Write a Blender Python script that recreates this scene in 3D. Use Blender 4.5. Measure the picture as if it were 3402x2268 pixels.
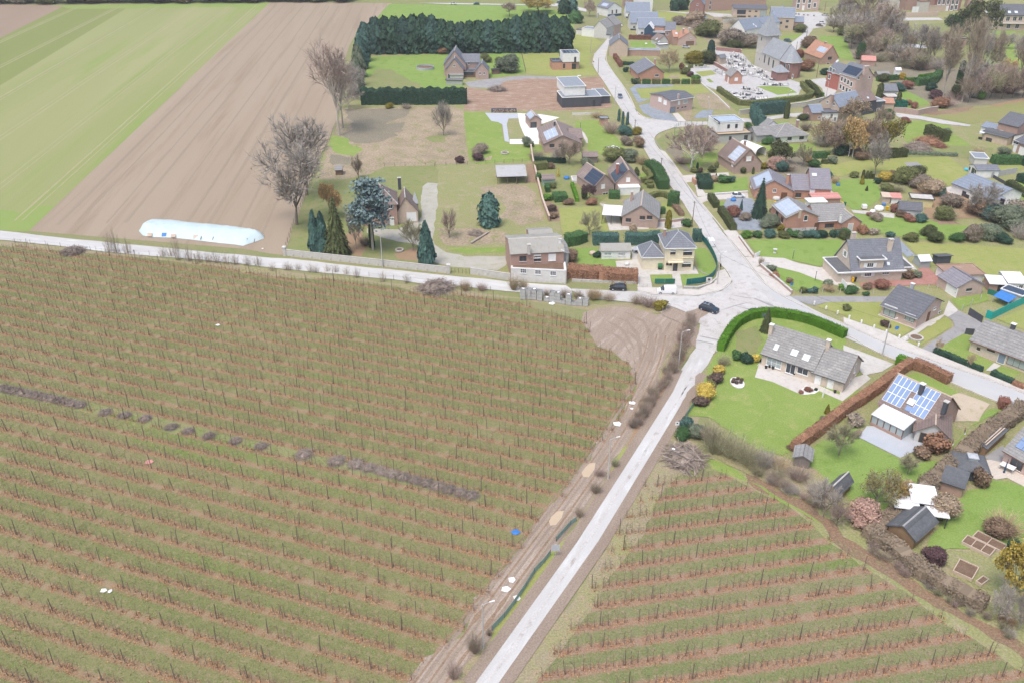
import bpy,math,random
import numpy as np
from math import radians,sin,cos,atan2,sqrt,pi
random.seed(7);RNG=np.random.default_rng(7)
scene=bpy.context.scene
for o in list(bpy.data.objects):bpy.data.objects.remove(o)
# ------------------------------------------------------------------ camera
FPX, PITCH, HCAM = 2900.0, radians(29.5), 90.0      # focal length in photo pixels, tilt below level, metres
PW,PH=3402.0,2268.0
cd=bpy.data.cameras.new("camera");cam=bpy.data.objects.new("camera",cd)
scene.collection.objects.link(cam);scene.camera=cam
cd.sensor_width=36.0;cd.sensor_fit='HORIZONTAL';cd.lens=36.0*FPX/PW
cd.clip_start=1.0;cd.clip_end=9000.0
cam.location=(0,0,HCAM);cam.rotation_euler=(pi/2-PITCH,0,0)
# ------------------------------------------------------------------ sky, sun, exposure
SUN_EL, SUN_AZ = radians(66), radians(215)           # azimuth clockwise from +Y
world=bpy.data.worlds.new("World");scene.world=world;world.use_nodes=True
nt=world.node_tree;bg=nt.nodes["Background"]
sky=nt.nodes.new("ShaderNodeTexSky");sky.sky_type='NISHITA';sky.sun_disc=False
sky.sun_elevation=SUN_EL;sky.sun_rotation=SUN_AZ
sky.air_density=1.3;sky.dust_density=4.5;sky.ozone_density=0.8;sky.altitude=100
nt.links.new(sky.outputs[0],bg.inputs[0]);bg.inputs[1].default_value=0.14
sd=bpy.data.lights.new("sun",'SUN');sd.energy=1.35;sd.angle=radians(22);sd.color=(1.0,0.97,0.93)
sun=bpy.data.objects.new("sun",sd);scene.collection.objects.link(sun)
sun.rotation_euler=(pi/2-SUN_EL,0,pi-SUN_AZ);sun.location=(0,0,200)
vs=scene.view_settings
vs.view_transform='Standard';vs.look='None';vs.exposure=0.6;vs.gamma=1.0;vs.use_curve_mapping=False
# ------------------------------------------------------------------ photo pixels -> directions -> places on the ground
TL={'f':(2250,1000,.2551),'g':(2802,1000,.2551),'h':(2150,1380,.2551),'i':(2702,1360,.2979),'j':(2802,1800,.2985),
      'k':(1300,1800,.2985),'l':(0,650,.3827),'m':(0,1200,.3827),'n':(0,1750,.3304),'o':(1500,1300,.3189),
      'p':(2000,1700,.3622),'q':(0,0,.5102),'v':(0,0,1.4464),'s':(0,0,1.0)}
for ci,x0 in zip('abcde',(900,1400,1900,2400,2802)):
    for ri,y0 in enumerate((0,330,660)):TL[ci+str(ri)]=(x0,y0,.2551)
def PX(s):
    out=[];t=None
    for w in s.split():
        if ',' in w:
            x,y=w.split(',');a=TL[t];out.append((a[0]+float(x)*a[2],a[1]+float(y)*a[2],a[2]))
        else:t=w
    return out
SP,CP=sin(PITCH),cos(PITCH)
def ray(p):
    u=(p[0]-PW/2)/FPX;v=(PH/2-p[1])/FPX
    return np.array([u,CP+v*SP,-SP+v*CP])
CAMP=np.array([0,0,HCAM])
def G(p,z=0.0):
    if isinstance(p,str):p=PX(p)[0]
    d=ray(p);t=(z-HCAM)/d[2];return np.array([d[0]*t,d[1]*t,z])
def GS(s,z=0.0):return [G(p,z) for p in PX(s)]
def ppm(p):                                                   # photo pixels per metre across, and depression angle
    if isinstance(p,str):p=PX(p)[0]
    return (FPX*SP+(p[1]-PH/2)*CP)/HCAM,PITCH+math.atan((p[1]-PH/2)/FPX)
# ------------------------------------------------------------------ materials
MATS={}
def sock(n,*names):
    for k in names:
        if k in n.inputs:return n.inputs[k]
def newmat(name,rough=.85,spec=.25,metal=0.0):
    m=bpy.data.materials.new(name);m.use_nodes=True;t=m.node_tree;b=t.nodes["Principled BSDF"]
    b.inputs["Roughness"].default_value=rough;b.inputs["Metallic"].default_value=metal
    sock(b,"Specular IOR Level","Specular").default_value=spec
    MATS[name]=m;return m,t,b
def mixc(t,fac,a,b):
    n=t.nodes.new("ShaderNodeMix");n.data_type='RGBA'
    for k,val in ((0,fac),(6,a),(7,b)):
        if hasattr(val,'is_linked') or hasattr(val,'links'):t.links.new(val,n.inputs[k])
        elif k==0:n.inputs[0].default_value=val
        else:n.inputs[k].default_value=(*val[:3],1)
    return n.outputs[2]
def noise(t,scale,detail=4,rough=.55,stretch=None,dist=0.0,coord='Object'):
    tc=t.nodes.new("ShaderNodeTexCoord");n=t.nodes.new("ShaderNodeTexNoise")
    n.inputs["Scale"].default_value=scale;n.inputs["Detail"].default_value=detail
    n.inputs["Roughness"].default_value=rough;n.inputs["Distortion"].default_value=dist
    if stretch:
        mp=t.nodes.new("ShaderNodeMapping");mp.inputs["Scale"].default_value=stretch
        t.links.new(tc.outputs[coord],mp.inputs[0]);t.links.new(mp.outputs[0],n.inputs[0])
    else:t.links.new(tc.outputs[coord],n.inputs[0])
    return n.outputs[0]
def ramp(t,val,lo,hi):
    n=t.nodes.new("ShaderNodeMapRange");n.inputs[1].default_value=lo;n.inputs[2].default_value=hi
    t.links.new(val,n.inputs[0]);return n.outputs[0]
def bump(t,b,h,strength=.4,dist=.05):
    n=t.nodes.new("ShaderNodeBump");n.inputs["Strength"].default_value=strength;n.inputs["Distance"].default_value=dist
    t.links.new(h,n.inputs["Height"]);t.links.new(n.outputs[0],b.inputs["Normal"])
def ground(name,c1,c2,c3=None,s1=.09,s2=.9,s3=5.,rough=.95,stretch=None,bmp=.5,fine=.35):
    """two broad tones, an optional third in patches, and a fine grain"""
    m,t,b=newmat(name,rough,.1)
    n1=ramp(t,noise(t,s1,5,.6,stretch,.6),.32,.68);col=mixc(t,n1,c1,c2)
    if c3:col=mixc(t,ramp(t,noise(t,s2,5,.65,stretch,.4),.52,.68),col,c3)
    n3=noise(t,s3,3,.7);f=t.nodes.new("ShaderNodeMapRange");f.inputs[1].default_value=.25;f.inputs[2].default_value=.75
    f.inputs[3].default_value=1-fine;f.inputs[4].default_value=1+fine;t.links.new(n3,f.inputs[0])
    mu=t.nodes.new("ShaderNodeVectorMath");mu.operation='SCALE';t.links.new(col,mu.inputs[0]);t.links.new(f.outputs[0],mu.inputs[3])
    t.links.new(mu.outputs[0],b.inputs["Base Color"]);bump(t,b,n3,bmp,.06);return m
def plain(name,c,rough=.75,var=.12,scale=1.6,spec=.25,metal=0.0,stain=None):
    m,t,b=newmat(name,rough,spec,metal)
    n=noise(t,scale,5,.65);lo=[x*(1-var) for x in c];hi=[min(1,x*(1+var)) for x in c]
    col=mixc(t,ramp(t,n,.3,.7),lo,hi)
    if stain:col=mixc(t,ramp(t,noise(t,.7,5,.7),.55,.75),col,stain)
    t.links.new(col,b.inputs["Base Color"]);return m
def leafmat(name,c,var=.32,c2=None):
    m,t,b=newmat(name,.8,.15)
    g=t.nodes.new("ShaderNodeNewGeometry");oi=t.nodes.new("ShaderNodeObjectInfo")
    lo=[x*(1-var) for x in c];hi=[min(1,x*(1+var)) for x in (c2 or c)]
    col=mixc(t,g.outputs["Random Per Island"],lo,hi)
    f=t.nodes.new("ShaderNodeMapRange");f.inputs[3].default_value=.82;f.inputs[4].default_value=1.18;t.links.new(oi.outputs["Random"],f.inputs[0])
    mu=t.nodes.new("ShaderNodeVectorMath");mu.operation='SCALE';t.links.new(col,mu.inputs[0]);t.links.new(f.outputs[0],mu.inputs[3])
    t.links.new(mu.outputs[0],b.inputs["Base Color"]);return m
def roofmat(name,c,c2,course=.34,along=3,rough=.7,stain=None,spec=.3):
    """tile courses and weathering; uses generated-free object coordinates so it follows the house"""
    m,t,b=newmat(name,rough,spec)
    n=noise(t,.8,5,.7);col=mixc(t,ramp(t,n,.3,.7),c,c2)
    if stain:col=mixc(t,ramp(t,noise(t,.35,6,.75,dist=1.),.55,.72),col,stain)
    n2=noise(t,3.2,2,.6);f=t.nodes.new("ShaderNodeMapRange");f.inputs[1].default_value=.3;f.inputs[2].default_value=.7
    f.inputs[3].default_value=.86;f.inputs[4].default_value=1.12;t.links.new(n2,f.inputs[0])
    tc=t.nodes.new("ShaderNodeTexCoord");w=t.nodes.new("ShaderNodeTexWave");w.bands_direction='Z';w.wave_profile='SAW';w.inputs["Scale"].default_value=1.0/course/6.283*2;w.inputs["Distortion"].default_value=.25;t.links.new(tc.outputs["Object"],w.inputs[0]);col=mixc(t,ramp(t,w.outputs[0],.0,.35),[x*.8 for x in c],col)
    mu=t.nodes.new("ShaderNodeVectorMath");mu.operation='SCALE';t.links.new(col,mu.inputs[0]);t.links.new(f.outputs[0],mu.inputs[3])
    t.links.new(mu.outputs[0],b.inputs["Base Color"]);
    bump(t,b,w.outputs[0],.35,.05)
    return m
def corrug(name,c,c2,stain,scale=2.2):
    m,t,b=newmat(name,.7,.25)
    tc=t.nodes.new("ShaderNodeTexCoord");w=t.nodes.new("ShaderNodeTexWave");w.bands_direction='X';w.inputs["Scale"].default_value=scale
    w.inputs["Distortion"].default_value=.3;t.links.new(tc.outputs["Object"],w.inputs[0])
    col=mixc(t,ramp(t,noise(t,.9,5,.7),.3,.7),c,c2);col=mixc(t,ramp(t,noise(t,.5,6,.75,(1,.5,1)),.52,.66),col,stain)
    col2=mixc(t,ramp(t,w.outputs[0],.1,.9),[x*.72 for x in c],col);t.links.new(col2,b.inputs["Base Color"]);bump(t,b,w.outputs[0],.6,.05);return m
def stripes(name,spacing,soil,soil2,grass,grass2,width=.42,lush=None):
    """orchard floor: bare leaf-strewn strips under the tree rows (local y = k*spacing), mown grass between them"""
    m,t,b=newmat(name,.95,.08)
    tc=t.nodes.new("ShaderNodeTexCoord");sp=t.nodes.new("ShaderNodeSeparateXYZ");t.links.new(tc.outputs["Object"],sp.inputs[0])
    nz=noise(t,.35,5,.7);ad=t.nodes.new("ShaderNodeMath");ad.operation='MULTIPLY_ADD';ad.inputs[1].default_value=.8;ad.inputs[2].default_value=-.85
    t.links.new(nz,ad.inputs[0]);nz2=noise(t,2.6,4,.7);ad3=t.nodes.new("ShaderNodeMath");ad3.operation='MULTIPLY_ADD';ad3.inputs[1].default_value=.9;t.links.new(nz2,ad3.inputs[0]);t.links.new(ad.outputs[0],ad3.inputs[2])
    ad2=t.nodes.new("ShaderNodeMath");ad2.operation='ADD';t.links.new(sp.outputs[1],ad2.inputs[0]);t.links.new(ad3.outputs[0],ad2.inputs[1])
    pp=t.nodes.new("ShaderNodeMath");pp.operation='PINGPONG';pp.inputs[1].default_value=spacing/2;t.links.new(ad2.outputs[0],pp.inputs[0])
    fac=ramp(t,pp.outputs[0],spacing/2*(width-.17),spacing/2*(width+.17))
    g=mixc(t,ramp(t,noise(t,.05,5,.65,(.35,1,1)),.35,.65),grass,grass2)
    if lush:g=mixc(t,ramp(t,noise(t,.03,4,.6,(.2,2.2,1)),.58,.7),g,lush)
    g=mixc(t,ramp(t,noise(t,1.1,5,.7),.5,.72),g,soil2)
    s=mixc(t,ramp(t,noise(t,.8,5,.7),.35,.65),soil,soil2)
    col=mixc(t,fac,s,g);n3=noise(t,4.5,4,.75);f=t.nodes.new("ShaderNodeMapRange");f.inputs[1].default_value=.25;f.inputs[2].default_value=.75
    f.inputs[3].default_value=.55;f.inputs[4].default_value=1.4;t.links.new(n3,f.inputs[0])
    mu=t.nodes.new("ShaderNodeVectorMath");mu.operation='SCALE';t.links.new(col,mu.inputs[0]);t.links.new(f.outputs[0],mu.inputs[3])
    t.links.new(mu.outputs[0],b.inputs["Base Color"]);bump(t,b,n3,.6,.1);return m
M=MATS
# ground
ground('g_base',(.21,.23,.10),(.25,.23,.13),(.18,.22,.08))
ground('g_lawn',(.19,.27,.065),(.23,.30,.085),(.28,.31,.11),s1=.07,s2=.35,s3=4,fine=.3)
ground('g_bright',(.19,.285,.07),(.225,.305,.09),(.16,.25,.055),s1=.05,s2=.3,s3=3.5,fine=.26)
ground('g_yellow',(.26,.29,.09),(.31,.31,.12),(.22,.28,.075),s1=.1,s2=.5,s3=4,fine=.22)
ground('g_dull',(.20,.23,.09),(.25,.24,.12),(.16,.22,.06),s1=.12,s2=.6,s3=4,fine=.25)
ground('g_rough',(.27,.26,.13),(.24,.26,.11),(.33,.28,.19),s1=.1,s2=.3,s3=3,fine=.35)
ground('g_dry',(.36,.29,.21),(.26,.215,.15),(.22,.23,.10),s1=.11,s2=.22,s3=1.6,fine=.42)
ground('g_bramble',(.20,.18,.135),(.25,.215,.165),(.19,.20,.12),s1=.2,s2=.8,s3=2.5,fine=.5)
ground('g_soil',(.24,.165,.11),(.30,.22,.16),(.19,.14,.10),s1=.15,s2=.7,s3=4,fine=.3)
ground('g_dirt',(.27,.175,.125),(.33,.235,.175),(.45,.36,.30),s1=.12,s2=.35,s3=2,fine=.35,stretch=(.6,2.2,1))
ground('g_plough',(.30,.238,.178),(.345,.282,.217),(.272,.213,.155),s1=.035,s2=.16,s3=3,stretch=(.06,1.2,1),fine=.12)
ground('g_plough2',(.265,.20,.15),(.29,.222,.17),None,s1=.05,s3=3,stretch=(.06,1.2,1),fine=.12)
ground('g_crop',(.245,.27,.11),(.30,.30,.15),(.22,.28,.09),s1=.03,s2=.1,s3=3,stretch=(.05,1.0,1),fine=.12)
ground('g_crop2',(.195,.225,.08),(.215,.24,.09),None,s1=.03,s3=3,stretch=(.05,1.0,1),fine=.12)
ground('g_cropb',(.21,.29,.085),(.24,.295,.10),None,s1=.06,s3=3,stretch=(.1,1.0,1),fine=.12)
ground('g_tram',(.31,.295,.16),(.34,.32,.19),None,s1=.1,s3=3,fine=.2)
ground('g_furrow',(.265,.215,.162),(.30,.248,.19),None,s1=.05,s3=3,stretch=(.06,1.2,1),fine=.15)
ground('g_field',(.24,.26,.10),(.27,.22,.12),(.20,.25,.07),s1=.05,s2=.3,s3=3,fine=.25)
ground('g_mud',(.33,.268,.22),(.28,.22,.175),(.39,.325,.275),s1=.2,s2=.5,s3=3,fine=.3,stretch=(.18,1.3,1))
ground('g_mudd',(.25,.195,.155),(.30,.24,.195),None,s1=.3,s3=4,fine=.3,stretch=(.3,1.4,1))
ground('g_verge',(.29,.24,.18),(.27,.26,.12),(.34,.255,.18),s1=.2,s2=.8,s3=4,fine=.4)
ground('g_leaf',(.33,.21,.135),(.29,.21,.14),(.26,.23,.13),s1=.3,s2=1,s3=5,fine=.45)
ground('road_pale',(.52,.515,.51),(.455,.445,.435),(.56,.56,.555),s1=.15,s2=.5,s3=5,fine=.12,stretch=(.25,1,1),bmp=.15)
ground('road_grey',(.45,.44,.43),(.505,.495,.487),(.385,.37,.36),s1=.12,s2=.5,s3=5,fine=.16,bmp=.15)
ground('road_worn',(.45,.43,.415),(.53,.515,.51),(.36,.325,.30),s1=.2,s2=.5,s3=4,fine=.2,bmp=.2)
ground('road_new',(.43,.43,.435),(.47,.47,.475),None,s1=.1,s3=6,fine=.08,bmp=.12)
ground('asphalt',(.27,.265,.27),(.33,.325,.325),(.24,.235,.235),s1=.25,s2=.7,s3=8,fine=.15,bmp=.15)
ground('pave',(.50,.47,.44),(.55,.52,.49),(.44,.41,.38),s1=.3,s2=.9,s3=6,fine=.12,bmp=.15)
ground('paveblue',(.40,.43,.47),(.45,.47,.51),None,s1=.4,s3=5,fine=.12,bmp=.15)
ground('concrete',(.53,.51,.48),(.46,.44,.41),(.40,.385,.34),s1=.25,s2=.8,s3=5,fine=.1,bmp=.15)
ground('gravelw',(.75,.74,.72),(.66,.65,.63),None,s1=.5,s3=9,fine=.2)
ground('slatebed',(.23,.26,.30),(.30,.33,.37),(.18,.20,.23),s1=.25,s2=.6,s3=4,fine=.2,rough=.6)
ground('redpave',(.35,.18,.15),(.39,.22,.19),(.31,.16,.13),s1=.4,s2=1,s3=7,fine=.15)
ground('gravelt',(.50,.42,.33),(.44,.37,.28),(.36,.33,.20),s1=.2,s2=.6,s3=6,fine=.2)
ground('deck',(.58,.52,.46),(.52,.46,.40),(.46,.42,.37),s1=.4,s2=1,s3=5,stretch=(.2,3,1),fine=.15)
ground('gravelg',(.43,.42,.42),(.48,.47,.465),(.37,.365,.365),s1=.3,s2=.9,s3=5,fine=.15)
ground('g_leafd',(.24,.155,.10),(.21,.15,.105),(.22,.19,.10),s1=.25,s2=.6,s3=3,fine=.5)
ground('drive_old',(.42,.405,.36),(.36,.345,.30),(.33,.34,.24),s1=.2,s2=.5,s3=4,fine=.2)
ground('mulch',(.16,.105,.075),(.20,.14,.10),None,s1=.5,s3=6,fine=.4)
ground('puddle',(.50,.40,.29),(.46,.36,.26),None,s1=.3,s3=4,fine=.05,rough=.3,bmp=.05)
ground('pond',(.10,.12,.12),(.14,.16,.15),None,s1=.2,s3=3,fine=.1,rough=.12,bmp=.05)
# walls, roofs, trim
for n_,c_ in dict(w_white=(.74,.74,.74),w_offw=(.60,.585,.56),w_cream=(.72,.64,.49),w_beige=(.58,.49,.41),w_grey=(.42,.42,.42),w_lgrey=(.56,.55,.54),
                   w_pink=(.52,.39,.35),w_brick=(.40,.27,.225),w_orange=(.48,.27,.20),w_red=(.40,.15,.12),w_dark=(.085,.09,.105),w_navy=(.05,.09,.15),
                   w_stone=(.52,.49,.45),w_brown=(.20,.13,.10),w_tan=(.52,.42,.34),w_pbrick=(.42,.31,.27),w_lemon=(.60,.54,.30),w_mint=(.40,.52,.42),w_wood=(.26,.17,.10),w_oldwood=(.22,.19,.17)).items():
    plain(n_,c_,.85,.1,1.3)
plain('w_churchbrick',(.30,.17,.15),.85,.15,1.5);plain('concrete_wall',(.50,.48,.45),.9,.14,.8,stain=(.36,.32,.28))
plain('trim_white',(.78,.78,.78),.5,.04);plain('trim_dark',(.06,.06,.065),.5,.1);plain('trim_brown',(.16,.08,.055),.6,.1);plain('trim_grey',(.35,.35,.36),.6,.1)
plain('zinc',(.42,.44,.47),.45,.1,spec=.5);plain('blackmetal',(.03,.03,.035),.45,.1);plain('door_blue',(.22,.27,.34),.5,.05)
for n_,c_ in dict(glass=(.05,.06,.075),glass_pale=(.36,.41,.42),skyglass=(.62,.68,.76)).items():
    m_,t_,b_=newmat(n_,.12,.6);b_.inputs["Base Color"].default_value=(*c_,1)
for n_,c_ in dict(solar=(.19,.28,.47),solar_dark=(.035,.05,.085),solar_pale=(.40,.46,.56)).items():plain(n_,c_,.22,.08,.6,spec=.6)
roofmat('r_slate',(.155,.165,.195),(.20,.21,.24),stain=(.26,.27,.29));roofmat('r_dark',(.11,.115,.135),(.15,.155,.175))
roofmat('r_mauve',(.21,.20,.23),(.26,.245,.275));roofmat('r_blue',(.20,.235,.30),(.25,.285,.35));roofmat('r_brown',(.21,.165,.155),(.27,.215,.20),stain=(.33,.28,.25))
roofmat('r_brown2',(.20,.15,.135),(.25,.19,.17),stain=(.16,.13,.12));roofmat('r_grey',(.24,.235,.235),(.30,.295,.29),stain=(.36,.36,.35));roofmat('r_lichen',(.21,.205,.205),(.30,.295,.29),stain=(.39,.38,.36))
roofmat('r_orange',(.42,.22,.15),(.48,.27,.19),stain=(.34,.19,.15));roofmat('r_pinkred',(.52,.24,.21),(.56,.28,.25));roofmat('r_church',(.27,.29,.32),(.34,.36,.39),stain=(.40,.42,.44))
roofmat('r_flat',(.22,.25,.29),(.27,.30,.34),course=3.);roofmat('r_felt',(.10,.105,.115),(.14,.145,.155),course=1.);roofmat('r_white',(.80,.80,.82),(.76,.76,.78),course=2.)
roofmat('r_gravel',(.56,.44,.30),(.60,.49,.35),course=3.)
corrug('r_corr',(.43,.42,.39),(.34,.33,.30),(.30,.26,.16));corrug('r_rust',(.40,.27,.20),(.33,.21,.155),(.52,.45,.40),.6);corrug('r_corrw',(.52,.52,.53),(.45,.45,.46),(.38,.33,.24))
# foliage
LC=dict(dgreen=(.038,.078,.052),cypress=(.04,.078,.064),green=(.065,.135,.05),lgreen=(.10,.20,.035),hedge=(.085,.20,.018),olive=(.15,.165,.065),blue=(.15,.21,.215),bluegreen=(.07,.135,.115),dolive=(.08,.095,.04),
          gold=(.40,.27,.05),yellow=(.52,.40,.09),yolive=(.20,.17,.03),orange=(.46,.32,.15),rust=(.30,.165,.105),copper=(.24,.115,.085),brown=(.21,.145,.10),dbrown=(.12,.085,.07),tan=(.36,.28,.20),greybrown=(.27,.225,.18),
          pinkb=(.36,.235,.19),purple=(.11,.065,.07),greygreen=(.16,.19,.13),willow=(.42,.33,.08),teal=(.03,.15,.11),ivy=(.035,.08,.03))
for k_,c_ in LC.items():leafmat('l_'+k_,c_)
for k_,c_ in dict(bark=(.20,.165,.135),barkpale=(.36,.32,.28),barkwhite=(.60,.57,.54),barkdark=(.13,.10,.085),twig=(.36,.295,.23),twigdark=(.26,.215,.18),twiggrey=(.38,.345,.31),twigolive=(.34,.32,.21),twigochre=(.44,.345,.22),twigpink=(.40,.31,.27),wire=(.05,.05,.05),wood=(.17,.135,.11),pole=(.40,.39,.37),stick=(.25,.205,.175)).items():leafmat('b_'+k_,c_,.3)
leafmat('l_hornbeam',(.235,.185,.135),.2);leafmat('litter',(.38,.215,.115),.5);leafmat('grass',(.23,.245,.115),.4);leafmat('sapling',(.19,.135,.11),.35)
plain('g_teal',(.02,.36,.33),.5,.1);plain('g_fence',(.02,.13,.13),.6,.12);plain('netting',(.24,.34,.30),.7,.2);plain('tarp',(.50,.60,.62),.4,.06,.5);plain('c_tarp',(.05,.19,.50),.5,.15);plain('bin_yellow',(.70,.42,.02),.5,.05);plain('bin_green',(.04,.16,.06),.5,.08);plain('bin_teal',(.10,.45,.60),.5,.05);plain('water_pale',(.72,.74,.78),.15,.03)
# ------------------------------------------------------------------ mesh and object helpers
COL=scene.collection
def link(o,parent=None):
    COL.objects.link(o)
    if parent is not None:o.parent=parent
    return o
class MB:
    def __init__(s):s.v=[];s.f=[]
    def quad(s,*p):
        i=len(s.v);s.v+=[tuple(map(float,q)) for q in p];s.f.append(tuple(range(i,i+len(p))))
    def box(s,x0,y0,z0,x1,y1,z1):
        i=len(s.v);s.v+=[(x,y,z) for z in (z0,z1) for y in (y0,y1) for x in (x0,x1)]
        s.f+=[tuple(i+k for k in q) for q in ((0,2,3,1),(4,5,7,6),(0,1,5,4),(2,6,7,3),(0,4,6,2),(1,3,7,5))]
    def hexa(s,lo,hi):
        """solid between two matching rings of points"""
        n=len(lo);i=len(s.v);s.v+=[tuple(map(float,q)) for q in lo]+[tuple(map(float,q)) for q in hi]
        s.f.append(tuple(i+k for k in range(n-1,-1,-1)));s.f.append(tuple(i+n+k for k in range(n)))
        for k in range(n):s.f.append((i+k,i+(k+1)%n,i+n+(k+1)%n,i+n+k))
    def tube(s,p,q,r0,r1,n=6,cap=True):
        p=np.array(p,float);q=np.array(q,float);d=q-p;L=np.linalg.norm(d)
        if L<1e-6:return
        d /= L;a=np.cross(d,(0,0,1) if abs(d[2])<.9 else (1,0,0));a /= np.linalg.norm(a);b=np.cross(d,a)
        i=len(s.v)
        for c,r in ((p,r0),(q,r1)):
            for k in range(n):
                t=2*pi*k/n;s.v.append(tuple(c+(a*cos(t)+b*sin(t))*r))
        for k in range(n):s.f.append((i+k,i+(k+1)%n,i+n+(k+1)%n,i+n+k))
        if cap:s.f.append(tuple(i+n+k for k in range(n)));s.f.append(tuple(i+k for k in range(n-1,-1,-1)))
    def path(s,pts,r,n=5):
        for a,b in zip(pts[:-1],pts[1:]):s.tube(a,b,r,r,n,False)
    def mesh(s,name):
        m=bpy.data.meshes.new(name);m.from_pydata(s.v,[],s.f);m.update();return m
    def obj(s,name,mat,parent=None,smooth=False):
        m=s.mesh(name);m.materials.append(M[mat])
        if smooth:m.polygons.foreach_set('use_smooth',[True]*len(m.polygons))
        return link(bpy.data.objects.new(name,m),parent)
def tag(o,label=None,cat=None,group=None,kind=None):
    if label:o['label']=label
    if cat:o['category']=cat
    if group:o['group']=group
    if kind:o['kind']=kind
    return o
def empty(name,loc,rz,label,cat,group=None):
    o=bpy.data.objects.new(name,None);o.empty_display_size=.5;COL.objects.link(o)
    o.location=tuple(map(float,loc));o.rotation_euler=(0,0,rz);return tag(o,label,cat,group)
def box(name,mat,parent,*c):
    b=MB();b.box(*c);return b.obj(name,mat,parent)
def npmesh(name,V,k):
    """mesh of separate k-gons from an (n*k,3) array"""
    V=np.asarray(V,np.float32).reshape(-1,3);n=len(V) // k;m=bpy.data.meshes.new(name)
    m.vertices.add(len(V));m.vertices.foreach_set('co',V.ravel());m.loops.add(n*k);m.loops.foreach_set('vertex_index',np.arange(n*k,dtype=np.int32))
    m.polygons.add(n);m.polygons.foreach_set('loop_start',np.arange(0,n*k,k,dtype=np.int32));m.update(calc_edges=True);return m
def mobj(name,mesh,mat,parent=None):
    o=bpy.data.objects.new(name,mesh)
    if not mesh.materials:mesh.materials.append(M[mat])
    link(o,parent)
    if mesh.materials[0] != M[mat]:o.material_slots[0].link='OBJECT';o.material_slots[0].material=M[mat]
    return o
# ------------------------------------------------------------------ ground sheets: each a little above the one laid before it
SHEETS=[0]
def jitter(pts,amp,step=1.6):
    out=[];n=len(pts);rg=random.Random(len(pts)*31+int(pts[0][0]*10))
    for i in range(n):
        a=np.array(pts[i]);b=np.array(pts[(i+1)%n]);L=np.linalg.norm(b-a);k=max(1,min(90,int(L/step)))
        d=(b-a)/max(L,1e-6);nn=np.array([-d[1],d[0]]);ph=rg.random()*9;w=0.0
        for j in range(k):
            t=j/k;w=.6*w+.8*rg.uniform(-1,1);fade=min(1,4*t,4*(1-t)) if j else 0
            out.append(a+(b-a)*t+nn*amp*fade*(w+.7*sin(ph+t*L*.25)))
    return out
def sheet(name,s,mat,jit=0.0,ang=0.0,label=None,ref=None,z=None):
    pts=[p[:2] for p in GS(s)] if isinstance(s,str) else [np.array(p[:2]) for p in s]
    if jit:pts=jitter(pts,jit)
    c=np.mean(pts,0) if ref is None else np.array(ref)
    SHEETS[0]+=1;z=.004+.0006*SHEETS[0] if z is None else z
    ca,sa=cos(-ang),sin(-ang)
    b=MB();loc=[]
    for p in pts:d=p-c;loc.append((d[0]*ca-d[1]*sa,d[0]*sa+d[1]*ca,0))
    ar=sum(loc[i][0]*loc[(i+1)%len(loc)][1]-loc[(i+1)%len(loc)][0]*loc[i][1] for i in range(len(loc)))
    if ar<0:loc.reverse()
    from mathutils.geometry import tessellate_polygon
    b.v=loc;b.f=[tuple(t) for t in tessellate_polygon([[__import__('mathutils').Vector(q) for q in loc]])]
    o=b.obj(name,mat);o.location=(c[0],c[1],z);o.rotation_euler=(0,0,ang);tag(o,kind='structure');return o
def offset(pts,w):
    """polyline moved sideways by w"""
    pts=[np.array(p[:2]) for p in pts];out=[]
    for i in range(len(pts)):
        a=pts[max(0,i-1)];b=pts[min(len(pts)-1,i+1)];d=(b-a)/np.linalg.norm(b-a);out.append(pts[i]+np.array([-d[1],d[0]])*w)
    return out
def dens(pts,step):
    out=[]
    for a,b in zip(pts[:-1],pts[1:]):
        a=np.array(a[:2]);b=np.array(b[:2]);k=max(1,int(round(np.linalg.norm(b-a)/step)))
        out+=[a+(b-a)*j/k for j in range(k)]
    return out+[np.array(pts[-1][:2])]
def smooth(pts,it=2):
    pts=[np.array(p[:2]) for p in pts]
    for _ in range(it):
        q=[pts[0]]
        for a,b in zip(pts[:-1],pts[1:]):q+=[a*.75+b*.25,a*.25+b*.75]
        pts=q+[pts[-1]]
    return pts
def band(name,s,w,h,mat,z0=0.0,sm=0,kind='structure'):
    """kerb, low edging: a solid strip along a line"""
    L=GS(s) if isinstance(s,str) else s
    if sm:L=smooth(L,sm)
    a=offset(L,w/2);c=offset(L,-w/2);b=MB();n=len(a)
    for k in range(n-1):
        b.hexa([(*a[k],z0),(*c[k],z0),(*c[k+1],z0),(*a[k+1],z0)],[(*a[k],z0+h),(*c[k],z0+h),(*c[k+1],z0+h),(*a[k+1],z0+h)])
    o=b.obj(name,mat);return tag(o,kind=kind)
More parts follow.
